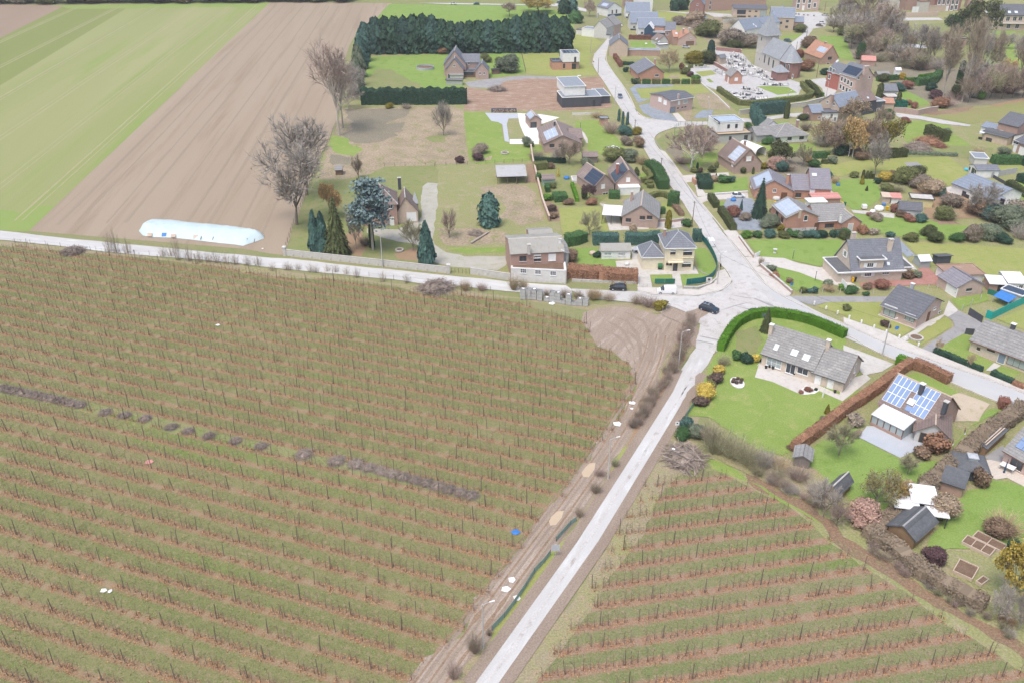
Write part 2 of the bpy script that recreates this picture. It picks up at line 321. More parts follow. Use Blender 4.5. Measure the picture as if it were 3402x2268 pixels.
def wall(name,s,w,h,mat,label,cat='wall',capm=None,cap=.06,panel=0,z0=0.0,capw=.12,sm=0,postm=None,gap=0.0):
    """free-standing wall or fence: a thing with its own panels (and posts) when they can be told apart"""
    L=GS(s) if isinstance(s,str) else s
    if sm:L=smooth(L,sm)
    p0=L[0];root=empty(name,(p0[0],p0[1],0),0,label,cat);o2=np.array(p0[:2])
    if panel:L=dens(L,panel)
    L=[np.array(p[:2])-o2 for p in L]
    for i,(a,c) in enumerate(zip(L[:-1],L[1:])):
        d=c-a;ln=np.linalg.norm(d);rz=atan2(d[1],d[0]);g=.03 if panel else 0
        o=box('panel' if panel else 'wall_section',mat,root,g,-w/2,z0+gap,ln-g,w/2,h);o.location=(*a,0);o.rotation_euler=(0,0,rz)
        if capm:
            k=box('coping',capm,o,0,-w/2-capw/2,h+.002,ln,w/2+capw/2,h+cap)
        if postm:
            q=box('post',postm,root,-.06,-w/2-.04,0,.06,w/2+.04,h+.08);q.location=(*a,0);q.rotation_euler=(0,0,rz)
    return root
def posts_fence(name,s,h,step,label,mat='b_wood',r=.05,wires=2,mesh=None,sm=0):
    L=GS(s);L=smooth(L,sm) if sm else L;p0=L[0];root=empty(name,(p0[0],p0[1],0),0,label,'fence');o2=np.array(p0[:2]);D=[p-o2 for p in dens(L,step)]
    for p in D:
        b=MB();b.tube((0,0,0),(0,0,h),r,r,5);o=b.obj('post',mat,root);o.location=(*p,0)
    b=MB()
    for k in range(wires):b.path([(*p,h*(k+1)/(wires+.3)) for p in D],.012,3)
    if wires:b.obj('wire','b_wire',root)
    if mesh:
        for a,c in zip(D[:-1],D[1:]):
            b=MB();d=c-a;ln=np.linalg.norm(d);b.box(0,-.012,.06,ln,.012,h*.96);o=b.obj('panel',mesh,root);o.location=(*a,0);o.rotation_euler=(0,0,atan2(d[1],d[0]))
    return root
# ------------------------------------------------------------------ houses
class House:
    def __init__(s,name,label,A,B,zref=0.0,cat='house'):
        a=G(A,zref);b=G(B,zref) if isinstance(B,str) else a+np.array([B,0,0]);d=b-a
        s.rz=atan2(d[1],d[0]);s.W=float(np.hypot(d[0],d[1]));s.o=np.array([a[0],a[1],0]);s.root=empty(name,s.o,s.rz,label,cat);s.blk={};s.last=None
    def loc(s,v):
        c,n=cos(-s.rz),sin(-s.rz);return np.array([v[0]*c-v[1]*n,v[0]*n+v[1]*c,v[2]])
    def at(s,P,z=0.0):return s.loc(G(P,z)-s.o)
    def hit(s,P,pt,nrm):
        p=PX(P)[0] if isinstance(P,str) else P;d=s.loc(ray(p));o=s.loc(CAMP-s.o);t=np.dot(np.array(pt)-o,nrm)/np.dot(d,nrm);return o+d*t
    def block(s,x,y,w,d,h,roof='gx',rh=2.5,wall='w_brick',rm='r_grey',ov=.35,z0=0.0,rp=.5,h2=None,ridge=None,gut=None,key=None,t=.16,par='trim_dark'):
        B=dict(x=x,y=y,w=w,d=d,h=h,roof=roof,rh=rh,z0=z0,rp=rp,t=t,h2=h if h2 is None else h2);s.last=B
        if key:s.blk[key]=B
        top=z0+h;h2=top if h2 is None else z0+h2;mb=MB()
        if roof in ('gx','gy'):
            ax=roof=='gx';L=d if ax else w;E=w if ax else d
            prof=[(0,z0),(L,z0),(L,h2),(rp*L,top+rh),(0,top)]
            if rp>=.999:prof=[(0,z0),(L,z0),(L,top+rh),(0,top)];h2=top+rh
            if rp<=.001:prof=[(0,z0),(L,z0),(L,h2),(0,top+rh)]
            def P3(e,q):return (x+e,y+q[0],q[1]) if ax else (x+q[0],y+e,q[1])
            lo=[P3(0,q) for q in prof];hi=[P3(E,q) for q in prof]
            if ax:mb.hexa(hi,lo)
            else:mb.hexa(lo,hi)
            B['wall']=mb.obj('wall',wall,s.root)
            rb=MB();R=np.array([rp*L,top+rh])
            sl=[]
            if rp>.001:sl.append(np.array([0.,top]))
            if rp<.999:sl.append(np.array([L,h2]))
            for ev in sl:
                dv=ev-R;ln=np.linalg.norm(dv);dv /= ln;nn=np.array([-dv[1],dv[0]]);nn=nn if nn[1]>0 else -nn
                r2=R+nn*.012;e2=ev+dv*ov+nn*.012
                ring=[r2,e2,e2+nn*t,r2+nn*t]
                if len(sl)==1:ring[0]=r2-dv*ov;ring[3]=ring[0]+nn*t
                lo=[P3(-ov*.7,q) for q in ring];hi=[P3(E+ov*.7,q) for q in ring];rb.hexa(lo,hi)
            B['roofo']=rb.obj('roof',rm,s.root)
            if ridge and len(sl)==2:
                k=MB();k.tube(P3(-ov*.7,R+(0,t*.9)),P3(E+ov*.7,R+(0,t*.9)),.14,.14,6);k.obj('ridge_cap',ridge,B['roofo'])
            if gut:
                for q,sg in ((sl[0],-1),(sl[-1],1))[:len(sl)]:
                    dv=q-R;dv /= np.linalg.norm(dv);e2=q+dv*(ov+.06);k=MB();k.tube(P3(-ov*.7,e2+(0,.05)),P3(E+ov*.7,e2+(0,.05)),.11,.11,5);k.obj('gutter',gut,B['roofo'])
        elif roof=='hip':
            mb.box(x,y,z0,x+w,y+d,top);B['wall']=mb.obj('wall',wall,s.root)
            i=min(w,d)/2*(rp*2 if rp != .5 else 1);b0=[(x-ov,y-ov,top-.04),(x+w+ov,y-ov,top-.04),(x+w+ov,y+d+ov,top-.04),(x-ov,y+d+ov,top-.04)]
            rb=MB();e=[(p[0],p[1],p[2]+t) for p in b0]
            rb.hexa(b0,e)
            if w>=d:ra,rc=(x+i,y+d/2,top+rh),(x+w-i,y+d/2,top+rh);fs=((e[0],e[1],rc,ra),(e[1],e[2],rc),(e[2],e[3],ra,rc),(e[3],e[0],ra))
            else:ra,rc=(x+w/2,y+i,top+rh),(x+w/2,y+d-i,top+rh);fs=((e[0],e[1],ra),(e[1],e[2],rc,ra),(e[2],e[3],rc),(e[3],e[0],ra,rc))
            for f in fs:rb.quad(*f)
            B['roofo']=rb.obj('roof',rm,s.root);B['ra']=ra
            if ridge:
                k=MB();up=np.array([0,0,.03])
                for p,q in zip(e,(ra,rc,rc,ra) if w>=d else (ra,ra,rc,rc)):k.tube(np.array(p)+up,np.array(q)+up,.09,.09,5)
                if ra != rc:k.tube(np.array(ra)+up,np.array(rc)+up,.1,.1,5)
                k.obj('ridge_cap',ridge,B['roofo'])
            if gut:
                k=MB();q=[(p[0],p[1],p[2]+.04) for p in b0];k.path(q+[q[0]],.1,5);k.obj('gutter',gut,B['roofo'])
        else:
            mb.box(x,y,z0,x+w,y+d,top);B['wall']=mb.obj('wall',wall,s.root)
            B['roofo']=box('roof',rm,s.root,x-ov+.2,y-ov+.2,top+.002,x+w+ov-.2,y+d+ov-.2,top+.1)
            k=MB();a0,a1,c0,c1=x-ov,x+w+ov,y-ov,y+d+ov;e=.2
            k.box(a0,c0,top+.003,a1,c0+e,top+.26);k.box(a0,c1-e,top+.003,a1,c1,top+.26);k.box(a0,c0+e,top+.003,a0+e,c1-e,top+.26);k.box(a1-e,c0+e,top+.003,a1,c1-e,top+.26)
            k.obj('parapet',par,B['roofo'])
        return B
    def plane(s,side,B=None):
        """roof slope: point, normal, horizontal axis, upslope axis"""
        B=B or s.last;x,y,w,d,top=B['x'],B['y'],B['w'],B['d'],B['z0']+B['h'];rh,rp,t=B['rh'],B['rp'],B['t']
        if B['roof']=='flat':return np.array([x,y,top+.1]),np.array([0,0,1.]),np.array([1.,0,0]),np.array([0,1.,0])
        h2=B['z0']+B['h2']
        if B['roof']=='hip':
            run=min(w,d)/2*(rp*2 if rp != .5 else 1)
            if side in 'fb':run2=d/2 if w>=d else run
            else:run2=run if w>=d else w/2
            E,U={'f':((x,y,top),(0,run2,rh)),'b':((x+w,y+d,top),(0,-run2,rh)),'l':((x,y+d,top),(run2,0,rh)),'r':((x+w,y,top),(-run2,0,rh))}[side]
        elif B['roof']=='gx':E,U=((x,y,top),(0,rp*d,rh)) if side=='f' else ((x+w,y+d,h2),(0,-(1-rp)*d,top+rh-h2))
        else:E,U=((x,y+d,top),(rp*w,0,rh)) if side=='l' else ((x+w,y,h2),(-(1-rp)*w,0,top+rh-h2))
        U=np.array(U,float);U /= np.linalg.norm(U);H_=np.array({'f':(1,0,0),'b':(-1,0,0),'l':(0,-1,0),'r':(0,1,0)}[side],float)
        n=np.cross(H_,U);return np.array(E,float)+n*(t+.02),n,H_,U
    def onroof(s,name,side,mat,c,hw,hh,B=None,th=.07,lift=.03,parent=None,mesh=None):
        B=B or s.last;E,n,Hx,U=s.plane(side,B);mb=MB();b0=[c+Hx*a+U*b+n*lift for a,b in ((-hw,-hh),(hw,-hh),(hw,hh),(-hw,hh))]
        mb.hexa(b0,[p+n*th for p in b0]);return mb.obj(name,mat,parent or B['roofo'])
    def solar(s,side,tl,tr,bl,nx,ny,mat='solar',frame='trim_white',B=None,gap=.05):
        B=B or s.last;E,n,Hx,U=s.plane(side,B);pts=[s.hit(p,E,n) for p in PX(tl+' '+tr+' '+bl)]
        u=[np.dot(p-E,Hx) for p in pts];v=[np.dot(p-E,U) for p in pts]
        u0,u1=min(u[0],u[2]),max(u[1],u[0]+.8);v0,v1=min(v[2],(v[0]+v[1])/2-.8),(v[0]+v[1])/2
        s.grid(side,u0,u1,v0,v1,nx,ny,mat,frame,B,gap)
    def grid(s,side,u0,u1,v0,v1,nx,ny,mat='solar',frame='trim_white',B=None,gap=.05,skip=()):
        B=B or s.last;E,n,Hx,U=s.plane(side,B);du,dv=(u1-u0)/nx,(v1-v0)/ny
        for i in range(nx):
            for j in range(ny):
                if (i,j) in skip:continue
                c=E+Hx*(u0+du*(i+.5))+U*(v0+dv*(j+.5))
                s.onroof('solar_panel',side,frame,c,du/2-.01,dv/2-.01,B,.05,.05)
                s.onroof('solar_cell',side,mat,c,du/2-gap,dv/2-gap,B,.012,.101,B['roofo'])
    def skylight(s,side,P,w=.8,h=1.2,mat='skyglass',B=None):
        B=B or s.last;E,n,Hx,U=s.plane(side,B);c=s.hit(P,E,n);o=s.onroof('skylight',side,'trim_grey',c,w/2+.08,h/2+.08,B,.08,.0);s.onroof('pane',side,mat,c,w/2,h/2,B,.02,.085,B['roofo'])
    def chimney(s,P,w=.7,d=.7,up=1.3,z=None,mat='w_brick',cap='concrete_wall',lo=1.6):
        """P: photo point of the chimney top; z its height"""
        q=s.at(P,z);mb=MB();mb.box(q[0]-w/2,q[1]-d/2,z-up-lo,q[0]+w/2,q[1]+d/2,z);o=mb.obj('chimney',mat,s.last['roofo'])
        box('cap',cap,s.last['roofo'],q[0]-w/2-.09,q[1]-d/2-.09,z+.002,q[0]+w/2+.09,q[1]+d/2+.09,z+.12)
    def facept(s,face,P,B=None):
        B=B or s.last
        pt,n={'f':((B['x'],B['y'],0),(0,-1,0)),'l':((B['x'],B['y'],0),(-1,0,0)),'r':((B['x']+B['w'],B['y'],0),(1,0,0))}[face];return s.hit(P,pt,np.array(n,float))
    def put(s,face,c,w,h,frame='trim_white',glass='glass',mull=1,B=None,name='window',sill='trim_white',fr=.09,cross=0,shut=None,bars=0):
        """window or door centred at local point c on a wall face"""
        B=B or s.last;rz={'f':0,'l':-pi/2,'r':pi/2}[face]
        k=MB();e=.07;k.box(-w/2-fr,-e,-h/2-fr,-w/2,-.002,h/2+fr);k.box(w/2,-e,-h/2-fr,w/2+fr,-.002,h/2+fr);k.box(-w/2,-e,h/2,w/2,-.002,h/2+fr);k.box(-w/2,-e,-h/2-fr,w/2,-.002,-h/2)
        for i in range(1,mull+1):xx=-w/2+w*i/(mull+1);k.box(xx-.035,-e+.01,-h/2,xx+.035,-.002,h/2)
        for i in range(1,cross+1):zz=-h/2+h*i/(cross+1);k.box(-w/2,-e+.015,zz-.03,w/2,-.004,zz+.03)
        o=k.obj(name,frame,s.root);o.location=tuple(c);o.rotation_euler=(0,0,rz)
        box('pane' if glass.startswith('gl') else 'leaf',glass,o,-w/2,-.03,-h/2,w/2,-.003,h/2)
        if sill:box('sill',sill,o,-w/2-.14,-.16,-h/2-fr-.07,w/2+.14,-.004,-h/2-fr-.003)
        if shut:
            for sg in (-1,1):box('shutter',shut,o,sg*(w/2+fr+w*.28)-w*.26,-.075,-h/2-.04,sg*(w/2+fr+w*.28)+w*.26,-.005,h/2+.04)
        return o
    def win(s,face,P,w,h,B=None,**k):
        for p in PX(P):
            c=s.facept(face,p,B);s.put(face,c,w,h,B=B,**k)
    def door(s,face,P,w=1.0,h=2.1,mat='trim_white',frame='trim_white',B=None,name='door',z0=None):
        for p in PX(P):
            c=s.facept(face,p,B);BB=B or s.last;c[2]=(BB['z0'] if z0 is None else z0)+h/2+.1
            o=s.put(face,c,w,h,frame=frame,glass=mat,mull=0,B=B,name=name,sill=None)
            if not mat.startswith('gl'):box('handle','trim_grey',o,w*.34,-.1,-.08,w*.42,-.031,.04)
    def roller(s,face,P,w,h,mat='trim_white',B=None):s.win(face,P,w,h,B=B,frame='trim_white',glass=mat,mull=0)
    def band(s,name,mat,*c,parent=None):return box(name,mat,parent or s.root,*c)
def annex(name,label,A,B,d,h,roof='flat',rh=.8,wall='w_white',rm='r_felt',cat='shed',zref=0.0,**k):
    """a small outbuilding in one block"""
    H=House(name,label,A,B,zref,cat);H.block(0,0,H.W,d,h,roof,rh,wall,rm,**k);return H
# ------------------------------------------------------------------ foliage
def unit(v):return v/np.maximum(np.linalg.norm(v,axis=-1,keepdims=True),1e-9)
def leafquads(C,N,size,asp=1.0,up=0.0):
    n=len(C);N=unit(N+RNG.normal(0,.45,(n,3)));T=unit(np.cross(N,RNG.normal(0,1,(n,3))));B=np.cross(N,T)
    s=size*RNG.uniform(.6,1.35,(n,1));a=T*s;b=B*s*asp
    return np.stack([C-a-b*.6,C+a-b*.6,C+a*.7+b,C-a*.7+b],1).reshape(-1,3)
def lathequads(prof,n=10):
    """core surface of revolution as quads"""
    out=[]
    for (r0,z0),(r1,z1) in zip(prof[:-1],prof[1:]):
        for k in range(n):
            a,b=2*pi*k/n,2*pi*(k+1)/n
            out+=[(r0*cos(a),r0*sin(a),z0),(r0*cos(b),r0*sin(b),z0),(r1*cos(b),r1*sin(b),z1),(r1*cos(a),r1*sin(a),z1)]
    return np.array(out)
def ball_mesh(name,n=950,size=.05,clumps=7,bulge=.3,core_k=.78):
    """shrub: several uneven leafy lobes grown into one another"""
    L=[(np.array([0,0,.42]),.36)]
    for k in range(clumps):
        a=random.random()*6.28;e=random.uniform(.02,.30);r=random.uniform(.16,.27)*(1 if bulge>.1 else .6);z=random.uniform(.2,.72);L.append((np.array([cos(a)*e,sin(a)*e,z]),r*(1+.5*(.6-e))))
    Q=[];tot=sum(r*r for c,r in L)
    for c,r in L:
        m_=int(n*r*r/tot);D=unit(RNG.normal(0,1,(m_,3))+np.array([0,0,.25]));C=c+D*r*RNG.uniform(.82,1.16,(m_,1));C[:,2]=np.maximum(C[:,2],.02);Q.append(leafquads(C,D,size))
        co=lathequads([(.55,-.8),(.95,-.3),(.95,.25),(.6,.75),(.0,.95)],7)*r*core_k+c;co[:,2]=np.maximum(co[:,2],0);Q.append(co)
    V=np.concatenate(Q);wd=np.percentile(np.abs(V[:,:2]),97)*2;return npmesh(name,V*np.array([.92/wd,.92/wd,.98/np.percentile(V[:,2],99)]),4)
def column_mesh(name,n=620,size=.05,pw=.5,blunt=.0,clumpy=.12):
    z=RNG.uniform(0,1,n)**.85;a=RNG.uniform(0,2*pi,n)
    def rad(z):return .46*np.maximum(1-z,blunt*(1-z**8))**pw*(1-.25*np.exp(-z*9))
    lump=1+clumpy*np.sin(a*5+z*17)*np.sin(z*31+a*3);r=rad(z)*lump
    C=np.stack([r*np.cos(a),r*np.sin(a),z*.97+.01],1);N=np.stack([np.cos(a),np.sin(a),.35+0*a],1)
    zz=np.linspace(0,1,9);core=lathequads([(float(rad(q))*.86,float(q)*.96) for q in zz])
    q=leafquads(C,N,size,1.4);return npmesh(name,np.concatenate([core,q]),4)
def spruce_mesh(name,tiers=17,size=.05,droop=.25,pw=.85):
    Q=[]
    for k in range(tiers):
        f=k/tiers;z=.05+.93*f;R=.5*(1-f)**pw+.012;nb=max(6,int(22*(1-f)+5))
        for j in range(nb):
            a=2*pi*(j+.5*(k%2))/nb+random.uniform(-.15,.15);rr=R*random.uniform(.75,1.08);d=np.array([cos(a),sin(a),0]);t=np.array([-sin(a),cos(a),0])
            wd=size*(1.1-.6*f)*random.uniform(.8,1.3);p0=d*.01+np.array([0,0,z+.02]);p1=d*rr*.6+np.array([0,0,z+.015-droop*rr*.25]);p2=d*rr+np.array([0,0,z-droop*rr])
            Q+=[p0-t*wd*.3,p0+t*wd*.3,p1+t*wd,p1-t*wd,p1-t*wd,p1+t*wd,p2+t*wd*.25,p2-t*wd*.25]
            m_=(p1+p2)/2+np.array([0,0,-.012]);Q+=[m_-t*wd*1.3,m_+d*wd,m_+t*wd*1.3,m_-d*wd]
    core=lathequads([(.30,.03),(.25,.3),(.13,.65),(.0,.93)],8)
    return npmesh(name,np.concatenate([core,np.array(Q)]),4)
def plume_mesh(name,n=900,size=.055):
    """big hedge cypress: upswept overlapping plumes on a full crown"""
    z=RNG.uniform(0.0,1,n)**.8;a=RNG.uniform(0,2*pi,n)
    rad=.47*np.minimum(1,(1.03-z)*2.1)**.55;lump=1+.17*np.sin(a*4+z*9)+.1*np.sin(z*33+a*7);r=rad*lump*RNG.uniform(.86,1.05,n)
    C=np.stack([r*np.cos(a),r*np.sin(a),z],1);N=np.stack([np.cos(a),np.sin(a),.9+0*a],1)
    core=lathequads([(.34,0),(.41,.3),(.40,.55),(.28,.85),(.0,.97)],9)
    return npmesh(name,np.concatenate([core,leafquads(C,N,size,1.5)]),4)
def layers_mesh(name,n=4500,size=.017):
    """cedar crown: flat sprays in shelves"""
    L=[];
    for k in range(56):
        z=.46+.5*int(8*k/56)/7+random.gauss(0,.008);R=.5*(1-max(0,z-.66)**1.3*2.0);a=k*2.4+random.random();rr=R*random.uniform(.3,1);c=np.array([cos(a)*rr*.75,sin(a)*rr*.75,z-.12*rr])
        q=RNG.normal(0,1,(n // 56,3))*np.array([.085,.085,.012])+c;q[:,2] -= .5*((q[:,0]-c[0])**2+(q[:,1]-c[1])**2);L.append(q)
    C=np.concatenate(L);N=np.tile(np.array([0,0,1.]),(len(C),1));return npmesh(name,leafquads(C,N,size,1.3),4)
def grow(style,seed):
    rg=random.Random(seed);tb=MB();tw=[]
    def rot(d,ang,az):
        d=np.array(d);a=np.cross(d,(0,0,1) if abs(d[2])<.95 else (1,0,0));a=a/np.linalg.norm(a);b=np.cross(d,a);s_=a*cos(az)+b*sin(az);return unit(d*cos(ang)+s_*sin(ang))
    P=dict(round=(.30,7,.40,.95,.55),poplar=(.42,9,.40,.42,.25),vase=(.16,8,.5,.7,.45),wild=(.22,8,.42,.9,.7),ball=(.36,9,.34,1.0,.8),dead=(.40,9,.42,.5,.3))[style];TK=.35 if style=='dead' else 1
    def blade(p,d,L,w):
        t=unit(np.cross(d,np.array([rg.gauss(0,1),rg.gauss(0,1),rg.gauss(0,1)])));tw.extend([p-t*w,p+t*w,p+d*L])
    def br(p,d,L,r,lv):
        k=3 if lv<2 else 2;pts=[p]
        for j in range(k):
            d=unit(d+np.array([rg.gauss(0,.13),rg.gauss(0,.13),rg.gauss(0,.1)+(.10 if lv else .02)]));q=pts[-1]+d*L/k;tb.tube(pts[-1],q,r*(1-.28*j),r*(1-.28*(j+1)),(6,5,4,3)[lv],False);pts.append(q)
        nb=(P[1],6,6,0)[lv] if lv<3 else 0
        for i in range(nb):
            f=(.45+.55*(i+rg.random())/nb) if lv==0 else (.22+.78*(i+rg.random())/nb);s_=f*k;j=min(k-1,int(s_));q=pts[j]+(pts[j+1]-pts[j])*(s_-j)
            ang=(P[3] if lv==0 else .75)*rg.uniform(.55,1.15)*(1 if lv or f<.9 else .4);nd=rot(d,ang,i*2.4+rg.random())
            ln=(P[2] if lv==0 else L*.62)*rg.uniform(.7,1.1)*(1.1-.35*f)
            if lv<2:br(q,nd,ln,r*(.52 if lv==0 else .5),lv+1)
            else:
                blade(q,nd,ln*1.2,.0030)
                for m_ in range(int(11*TK)):blade(q+nd*ln*rg.uniform(.1,1.0),rot(nd,rg.uniform(.3,.9),rg.random()*6.28),ln*rg.uniform(.5,1.0),.0024)
        if lv>=1:
            for m_ in range(int(14*TK)):blade(pts[-1]-d*L*.3*rg.random(),rot(d,rg.uniform(.05,.7),rg.random()*6.28),L*rg.uniform(.35,.7),.0026)
    br(np.zeros(3),np.array([0,0,1.]),P[0],.015,0)
    V=np.array(tw);T_=np.array(tb.v);hz=np.percentile(V[:,2],99.5);c=np.median(V[:,:2],0);wd=np.percentile(np.hypot(V[:,0]-c[0],V[:,1]-c[1]),96)*2
    sc=np.array([1/wd,1/wd,1/hz]);c3=np.array([*c*0,0]);V=V*sc;V[:,:2] -= (c*sc[:2])*V[:,2:3];keep=T_*sc;keep[:,:2] -= (c*sc[:2])*keep[:,2:3];tb.v=[tuple(q) for q in keep]
    return tb.mesh('limbs_'+style),npmesh('twigs_'+style,V,3),V
BARE={}
for st_,n_ in (('round',3),('poplar',2),('vase',3),('wild',3),('ball',2),('dead',2)):BARE[st_]=[grow(st_,11*k+len(st_)) for k in range(n_)]
def bush_mesh(name,n=330,spread=.5,base=.10,droop=.0):
    V=[]
    for k in range(n):
        a=random.random()*6.28;f=sqrt(random.random());p=np.array([cos(a)*base*f,sin(a)*base*f,0]);d=unit(np.array([cos(a)*spread*1.7*f,sin(a)*spread*1.7*f,random.uniform(.55,1.2)]));L=random.uniform(.55,1.0)*(1.0-.25*f)
        t=unit(np.cross(d,RNG.normal(0,1,3)));w=.006;q=p+d*L;V+=[p-t*w,p+t*w,q]
        for j in range(3):
            s_=random.uniform(.3,.9);c=p+d*L*s_;d2=unit(d+RNG.normal(0,.4,3));t2=unit(np.cross(d2,RNG.normal(0,1,3)));V+=[c-t2*.0045,c+t2*.0045,c+d2*L*random.uniform(.2,.45)]
    V=np.array(V);V[:,2]=np.maximum(V[:,2],0);sc=np.array([.5/np.percentile(np.abs(V[:,0]),98)]*2+[1/V[:,2].max()]);return npmesh(name,V*sc,3)
def brush_mesh(name,n=420):
    V=[]
    for k in range(n):
        a=random.random()*6.28;r=.5*sqrt(random.random());h=max(0,1-(r/.5)**2)*random.random();c=np.array([cos(a)*r,sin(a)*r,h*.9+.03]);d=unit(RNG.normal(0,1,3)*np.array([1,1,.45]));t=unit(np.cross(d,RNG.normal(0,1,3)));L=random.uniform(.12,.32);w=random.uniform(.006,.016)
        V+=[c-d*L-t*w,c-d*L+t*w,c+d*L+t*w*.5,c+d*L-t*w*.5]
    V=np.array(V);V[:,2]=np.maximum(V[:,2],0);core=lathequads([(.42,0),(.33,.3),(.18,.55),(0,.66)],9);return npmesh(name,np.concatenate([core,V]),4)
SHR=dict(ball=[ball_mesh('shrub_leaves',clumps=c) for c in (5,6,7,8,9)],ballbig=[ball_mesh('shrub_leaves',4200,.021,c) for c in (8,11,14)],clip=[ball_mesh('clipped_leaves',1100,.036,10,.03) for _ in range(2)],
           cone=[column_mesh('cone_leaves',pw=.8) for _ in range(2)],column=[column_mesh('column_leaves',pw=.5,blunt=.55,clumpy=.1) for _ in range(2)],bulge=[column_mesh('cypress_leaves',900,.055,.6,.0,.22) for _ in range(2)],
           spruce=[spruce_mesh('spruce_boughs'),spruce_mesh('spruce_boughs',15,.06,.4,.75)],plume=[plume_mesh('plume_leaves') for _ in range(4)],cedar=[layers_mesh('cedar_sprays')],
           twig=[bush_mesh('bush_twigs'),bush_mesh('bush_twigs',380,.8,.16),bush_mesh('bush_twigs',300,.4,.2)],reed=[bush_mesh('stem_twigs',90,.25,.3)],brush=[brush_mesh('brush_sticks') for _ in range(3)])
def trunk_mesh():
    b=MB();b.tube((0,0,-.02),(0,0,.25),.035,.028,7,False);b.tube((0,0,.25),(.01,0,.9),.028,.006,6,False);return b.mesh('tree_trunk')
TRUNK=trunk_mesh();PN=[0]
NAMES=dict(ball='shrub',clip='clipped_shrub',cone='conifer_shrub',column='columnar_shrub',bulge='cypress_tree',twig='bare_shrub',reed='sapling_clump',brush='brush_pile')
CATS=dict(ball='shrub',clip='topiary',cone='conifer',column='conifer',bulge='conifer',twig='shrub',reed='saplings',brush='brush pile')
def plant(kind,P,wz,hz,mat,label,name=None,cat=None,tilt=0):
    """P: photo point where it meets the ground; wz, hz: its size in that zoomed tile's pixels, turned into metres there"""
    for p in (PX(P) if isinstance(P,str) else P):
        PN[0]+=1;s_,dep=ppm(p);w=wz*p[2]/s_;ih=hz*p[2]/s_;h=max(.6*w,(ih-w*sin(dep)*.45)/cos(dep)) if kind in ('ball','clip','brush') else ih/cos(dep)
        if kind=='brush':h=max(.32*w,(ih-w*.6*sin(dep))/cos(dep))
        g=G(p);d=unit(g[:2]);off=w*.36 if kind in ('ball','clip','brush','twig') else 0;g=g[:2]+d*off
        ms=SHR['ballbig' if kind=='ball' and w>2.6 else kind];o=mobj(name or NAMES[kind],ms[PN[0]%len(ms)],mat);v=random.uniform(.94,1.07)
        if kind in ('ball','clip'):w *= 1.12;h *= 1.08
        o.location=(g[0],g[1],0);o.rotation_euler=(0,0,random.uniform(0,6.28));o.scale=(w*v,w/v,h);tag(o,label,cat or CATS[kind])
def tree(style,P,wz,hz,label,twig='b_twig',bark='b_bark',leaf=None,nleaf=500,lsize=.022,seed=None,size=None,leafz=0.0):
    """bare or thinly leaved tree: trunk with its limbs, and a crown of twigs (and leaves)"""
    for p in PX(P):
        PN[0]+=1;s_,dep=ppm(p);w=wz*p[2]/s_;h=hz*p[2]/s_/cos(dep)
        if size:w,h=size
        g=G(p);root=empty('bare_tree' if not leaf else 'thin_leaved_tree',(g[0],g[1],0),random.uniform(0,6.28),label,'tree')
        L=BARE[style];a,b,V=L[(PN[0] if seed is None else seed)%len(L)]
        t_=mobj('trunk',a,bark,root);c=mobj('crown',b,twig,root);sx=.5*(w+.8*h) if False else w
        for q in (t_,c):q.scale=(sx,sx,h)
        if leaf:
            nleaf=nleaf*3;tips=V[2::3];tips=tips[tips[:,2]>leafz];C=tips[RNG.integers(0,len(tips),nleaf)]+RNG.normal(0,.012,(nleaf,3));m_=npmesh('leaves',leafquads(C,RNG.normal(0,1,(nleaf,3))+np.array([0,0,.6]),lsize*.5,1.2),4);o=mobj('leaves',m_,leaf,root);o.scale=(sx,sx,h)
def conifer(kind,P,wz,hz,mat,label,bark='b_bark',name='conifer_tree',lift=0.0):
    for p in PX(P):
        PN[0]+=1;s_,dep=ppm(p);w=wz*p[2]/s_;h=hz*p[2]/s_/cos(dep);g=G(p);root=empty(name,(g[0],g[1],0),random.uniform(0,6.28),label,'tree')
        t_=mobj('trunk',TRUNK,bark,root);t_.scale=(h*.55,h*.55,h);ms=SHR[kind];c=mobj('crown',ms[PN[0]%len(ms)],mat,root);c.scale=(w,w,h*(1-lift));c.location=(0,0,h*lift)
